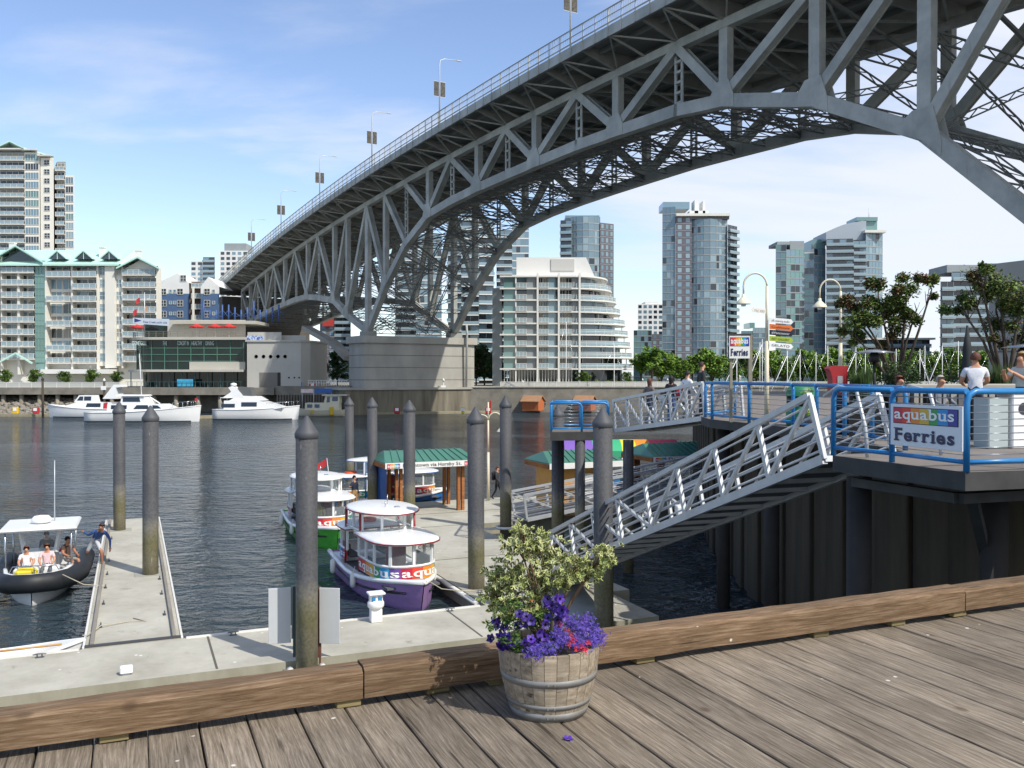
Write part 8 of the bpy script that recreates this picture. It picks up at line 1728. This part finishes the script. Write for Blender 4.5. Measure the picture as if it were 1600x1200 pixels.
for x_, y_, lab, hr, tp in ((1405, 19.6, 'reddish-faced person seated behind the patio fence', 'auburn', '6a5a50'), (1469, 19.3, 'grey-haired person seated behind the patio fence', 'grey', '7a8088')):
    person(lab, V(XP(x_, y_), y_, TZ), R(20), SIT, tp, '3a3a40', hr); chair('black patio chair under the '+lab.split(' seated')[0], V(XP(x_, y_), y_+0.06, TZ), R(20))
GF = bpy.data.objects['harbour_ferry.001']; BF = bpy.data.objects['harbour_ferry.002']
def in_ferry(F_, x, y, z): return Matrix.Translation(F_.location) @ Matrix.Rotation(F_.rotation_euler.z, 4, 'Z') @ V(x, y, z)
person('person in a yellow jacket seated in the green ferry', in_ferry(GF, 1.3, -0.3, 0.62), rzB+R(90), SIT, 'b9b03a', '3a3a44', 'dark', scale=0.9)
person('person in a white top seated in the green ferry', in_ferry(GF, 1.5, 0.5, 0.62), rzB+R(60), SIT, 'd0d0d4', '3a3a44', 'auburn', scale=0.9)
person('person in an orange vest seated in the blue ferry', in_ferry(BF, 1.3, 0.1, 0.62), DROT+R(90), SIT, 'd2582e', '3a3a44', 'dark', scale=0.9)
# grow the bodies and colour clothing by the nearest limb
dg = bpy.context.evaluated_depsgraph_get()
for ob, segs, mm in PTODO:
    new = bpy.data.meshes.new_from_object(ob.evaluated_get(dg)); ob.modifiers.clear(); old = ob.data; ob.data = new; bpy.data.meshes.remove(old)
    keys = ['top', 'leg', 'skin', 'shoe']; new.materials.clear()
    for k in keys: new.materials.append(mm[k])
    for pl in new.polygons:
        c = pl.center; best = None
        for a, b, ra, rb in segs:
            d = b-a; t = max(0, min(1, (c-a).dot(d)/max(1e-9, d.length_squared))); dist = (a+d*t-c).length
            if best is None or dist < best[0]: best = (dist, ra if t < (0.5 if (ra, rb) != ('leg', 'skin') else 0.8) else rb)
        pl.material_index = keys.index(best[1]); pl.use_smooth = True

# ------------------------------------------------------------------ marina: sailboats, moored boats, sheds, far pilings
BLC = M('sail_cover_blue', '2b4f96', 0.7)
def sailboat(lab, x, Y, ytop, jib, hullc='e6e7e6'):
    o = thing('sailboat', lab, 'sailboat', (XP(x, Y), Y, 0), 0, 'masted sailboats across the water'); add_hull(o, 8.5, 2.7, 1.0, 1.3, GELW, None, GELW, 0.05, zk=-0.5); super_(o, [(-1.6, 1.0), (1.9, 1.05), (1.3, 1.6), (-1.6, 1.6)], 1.8, GELW, 'cabin', win=[[(-1.0, 1.2), (0.9, 1.2), (0.8, 1.45), (-1.0, 1.45)]])
    h = ZP(ytop, Y); mb = MB(); mb.tube([(0.6, 0, 1.0), (0.6, 0, h)], [0.08, 0.05], 8); part('mast', mb, WHITE, o); mb = MB(); mb.tube([(0.5, 0, 2.2), (-2.8, 0, 2.2)], 0.16, 8); part('boom_cover', mb, BLC, o)
    mb = MB(); mb.tube([(4.0, 0, 1.4), (0.65, 0, h-0.6)], 0.02, 5); mb.tube([(-4.0, 0, 1.2), (0.6, 0, h)], 0.02, 5); part('stay', mb, CHROME, o)
    if jib: mb = MB(); mb.tube([((-3.6) if jib < 0 else 3.8, 0, 1.5), (0.5, 0, h-1.0)], 0.065, 7); part('furled_jib', mb, WHITE, o)
for x_, Yq_, yt, jb in ((1150, 160, 555, -1), (1186, 158, 535, 0), (1190, 166, 530, -1), (1229, 158, 548, -1), (1249, 164, 546, -1), (1274, 170, 550, 0), (1292, 156, 540, 0), (1336, 160, 543, -1), (1351, 165, 545, 0), (1376, 155, 538, 0), (1399, 162, 545, 0), (1436, 158, 545, 1), (1444, 166, 540, 0), (1471, 160, 540, -1), (1496, 164, 533, 0), (1545, 158, 545, 1)):
    sailboat('white sailboat with a bare mast moored beyond the terrace', x_-4, Yq_, yt, jb)
_row = sorted([q for q in bpy.data.objects if q.get('group') == 'masted sailboats across the water'], key=lambda q: q.location.x/q.location.y)
for k, q in enumerate(_row): q['label'] = 'white sailboat with a bare mast, %s from the left beyond the terrace' % nth(k)
sailboat('sailboat with a blue sail cover moored beside the sheds', 880, 176, 503, 0); sailboat('sailboat with a thin mast in front of the white terraced building corner', 955, 178, 538, 0)
MBW = random.Random(6)
for x_, y_, L_, lab in ((960, 634, 9, 'small white motorboat moored left of the ramp crowd'), (1010, 630, 10, 'white motorboat with a long cabin moored behind the ramp'), (1060, 628, 9, 'small white motorboat moored behind the ramp top'), (1130, 624, 10, 'white motorboat moored behind the ferry sign posts')):
    p = G(x_, y_, 0.0); o = thing('motorboat', lab, 'motorboat', (p.x, p.y, 0), R(MBW.uniform(-20, 20))); add_hull(o, L_, 3.0, 1.1, 1.5, GELW, None, GELW, 0.05); super_(o, [(-2.5, 1.1), (1.8, 1.2), (0.9, 2.3), (-2.4, 2.4)], 2.3, GELW, 'cabin', win=[[(-2.0, 1.6), (0.6, 1.6), (0.4, 2.1), (-2.0, 2.1)]])
TERC = M('shed_orange_wall', 'b5653a', 0.8, ns=2, na=0.12); TROOF = M('shed_brown_roof', 'a07a5c', 0.85, ns=2, na=0.15)
for x_, lab in ((833, 'small orange shed with a brown gable roof on the far float'), (914, 'orange shed partly hidden by pilings near the blue-covered sailboat')):
    Yq_ = 171; o = thing('float_shed', lab, 'shed', (XP(x_, Yq_), Yq_, 0.42), R(-25)); mb = MB(); mb.box((0, 0, 0.95), (3.4, 2.8, 1.9)); part('wall', mb, TERC, o); mb = MB()
    for s in (-1, 1):
        f = [V(-2.0, 0, 2.9), V(2.0, 0, 2.9), V(2.0, s*1.75, 1.8), V(-2.0, s*1.75, 1.8)]; mb.face(f); mb.face([p-V(0, 0, .15) for p in f][::-1])
        for i in range(4): mb.face([f[i], f[(i+1) % 4], f[(i+1) % 4]-V(0, 0, .15), f[i]-V(0, 0, .15)])
    part('roof', mb, TROOF, o, fix=False)
    mb = MB(); mb.mesh([V(1.7, -1.4, 1.9), V(1.7, 1.4, 1.9), V(1.7, 0, 2.8), V(-1.7, -1.4, 1.9), V(-1.7, 1.4, 1.9), V(-1.7, 0, 2.8)], [(0, 1, 2), (3, 5, 4)]); part('gable', mb, TERC, o, fix=False)
A_, B2_ = V(XP(787, 178), 178, LZ), V(XP(850, 172), 172, 0.7); gangway('far white gangway sloping from the promenade to the sheds', A_, B2_, 1.4, 9, side=V(0.09, 0.99, 0), rails=3, h=1.2)
FPM = M('far_pile_dark', '4a4238', 0.9, ns=1, na=0.2); CPW = M('pile_cap_white', 'd8d8d4', 0.5)
for x_, y0, y1, lab in ((67, 590, 652, 'dark mooring pile at the bow of the left yacht'), (163, 592, 650, 'mooring pile with a white marker between the left yachts'), (257, 592, 640, 'dark mooring pile before the restaurant glass'), (365, 592, 640, 'mooring pile with a white sign above the sleek cruiser'), (590, 591, 646, 'thin mooring pile with a sign at the left of the pier fender'), (693, 592, 645, 'thin mooring pile with a sign at the right of the pier fender'), (817, 595, 640, 'dark mooring pile between the sheds'), (875, 592, 634, 'dark capped pile behind the landing stage, left one'), (898, 592, 632, 'dark capped pile behind the landing stage, right one'), (922, 592, 632, 'dark capped pile left of the thin sailboat mast'), (1004, 592, 628, 'dark capped pile behind the ramp crowd'), (1043, 592, 626, 'dark capped pile right of the ramp crowd')):
    q = G(x_, y1, 0.0); zt_ = ZP(y0, q.y); o = thing('mooring_pile', lab, 'mooring pile', (q.x, q.y, 0)); mb = MB(); mb.tube([(0, 0, -1), (0, 0, zt_-0.4)], 0.2 if x_ not in (590, 693) else 0.1, 8); part('shaft', mb, FPM if x_ != 693 else LAMPM, o); mb = MB(); mb.lathe([(0.24, zt_-0.45), (0.24, zt_-0.2), (0.02, zt_+0.15)], n=10); part('cap', mb, CPW if x_ not in (67,) else FPM, o)
    if x_ in (365, 590, 693, 163): mb = MB(); mb.box((0, -0.28, zt_-1.6), (0.9, 0.06, 0.7)); part('sign', mb, WHITE, o)
for x_, y_, c, lab in ((620, 638, 'a8322e', 'red ring buoy stand on the float before the pier'), (763, 641, 'b02a30', 'red box on the float at the right of the pier'), (54, 646, 'b03038', 'red and white box at the foot of the rocks'), (22, 645, 'd8b32a', 'yellow box at the foot of the rocks'), (723, 640, 'd8c02a', 'small yellow marker on the float before the pier')):
    q = G(x_, 648, 0.3); mb = MB(); mb.box((q.x, q.y+0.5, 1.0), (1.0 if c != 'd8c02a' else 0.5, 0.6, 1.2), M('box_'+c, c, 0.6), bev=0.1); mb.box((q.x, q.y+0.18, 1.2), (0.6, 0.04, 0.5), WHITE); tag(mb.build('float_box'), lab, 'box')
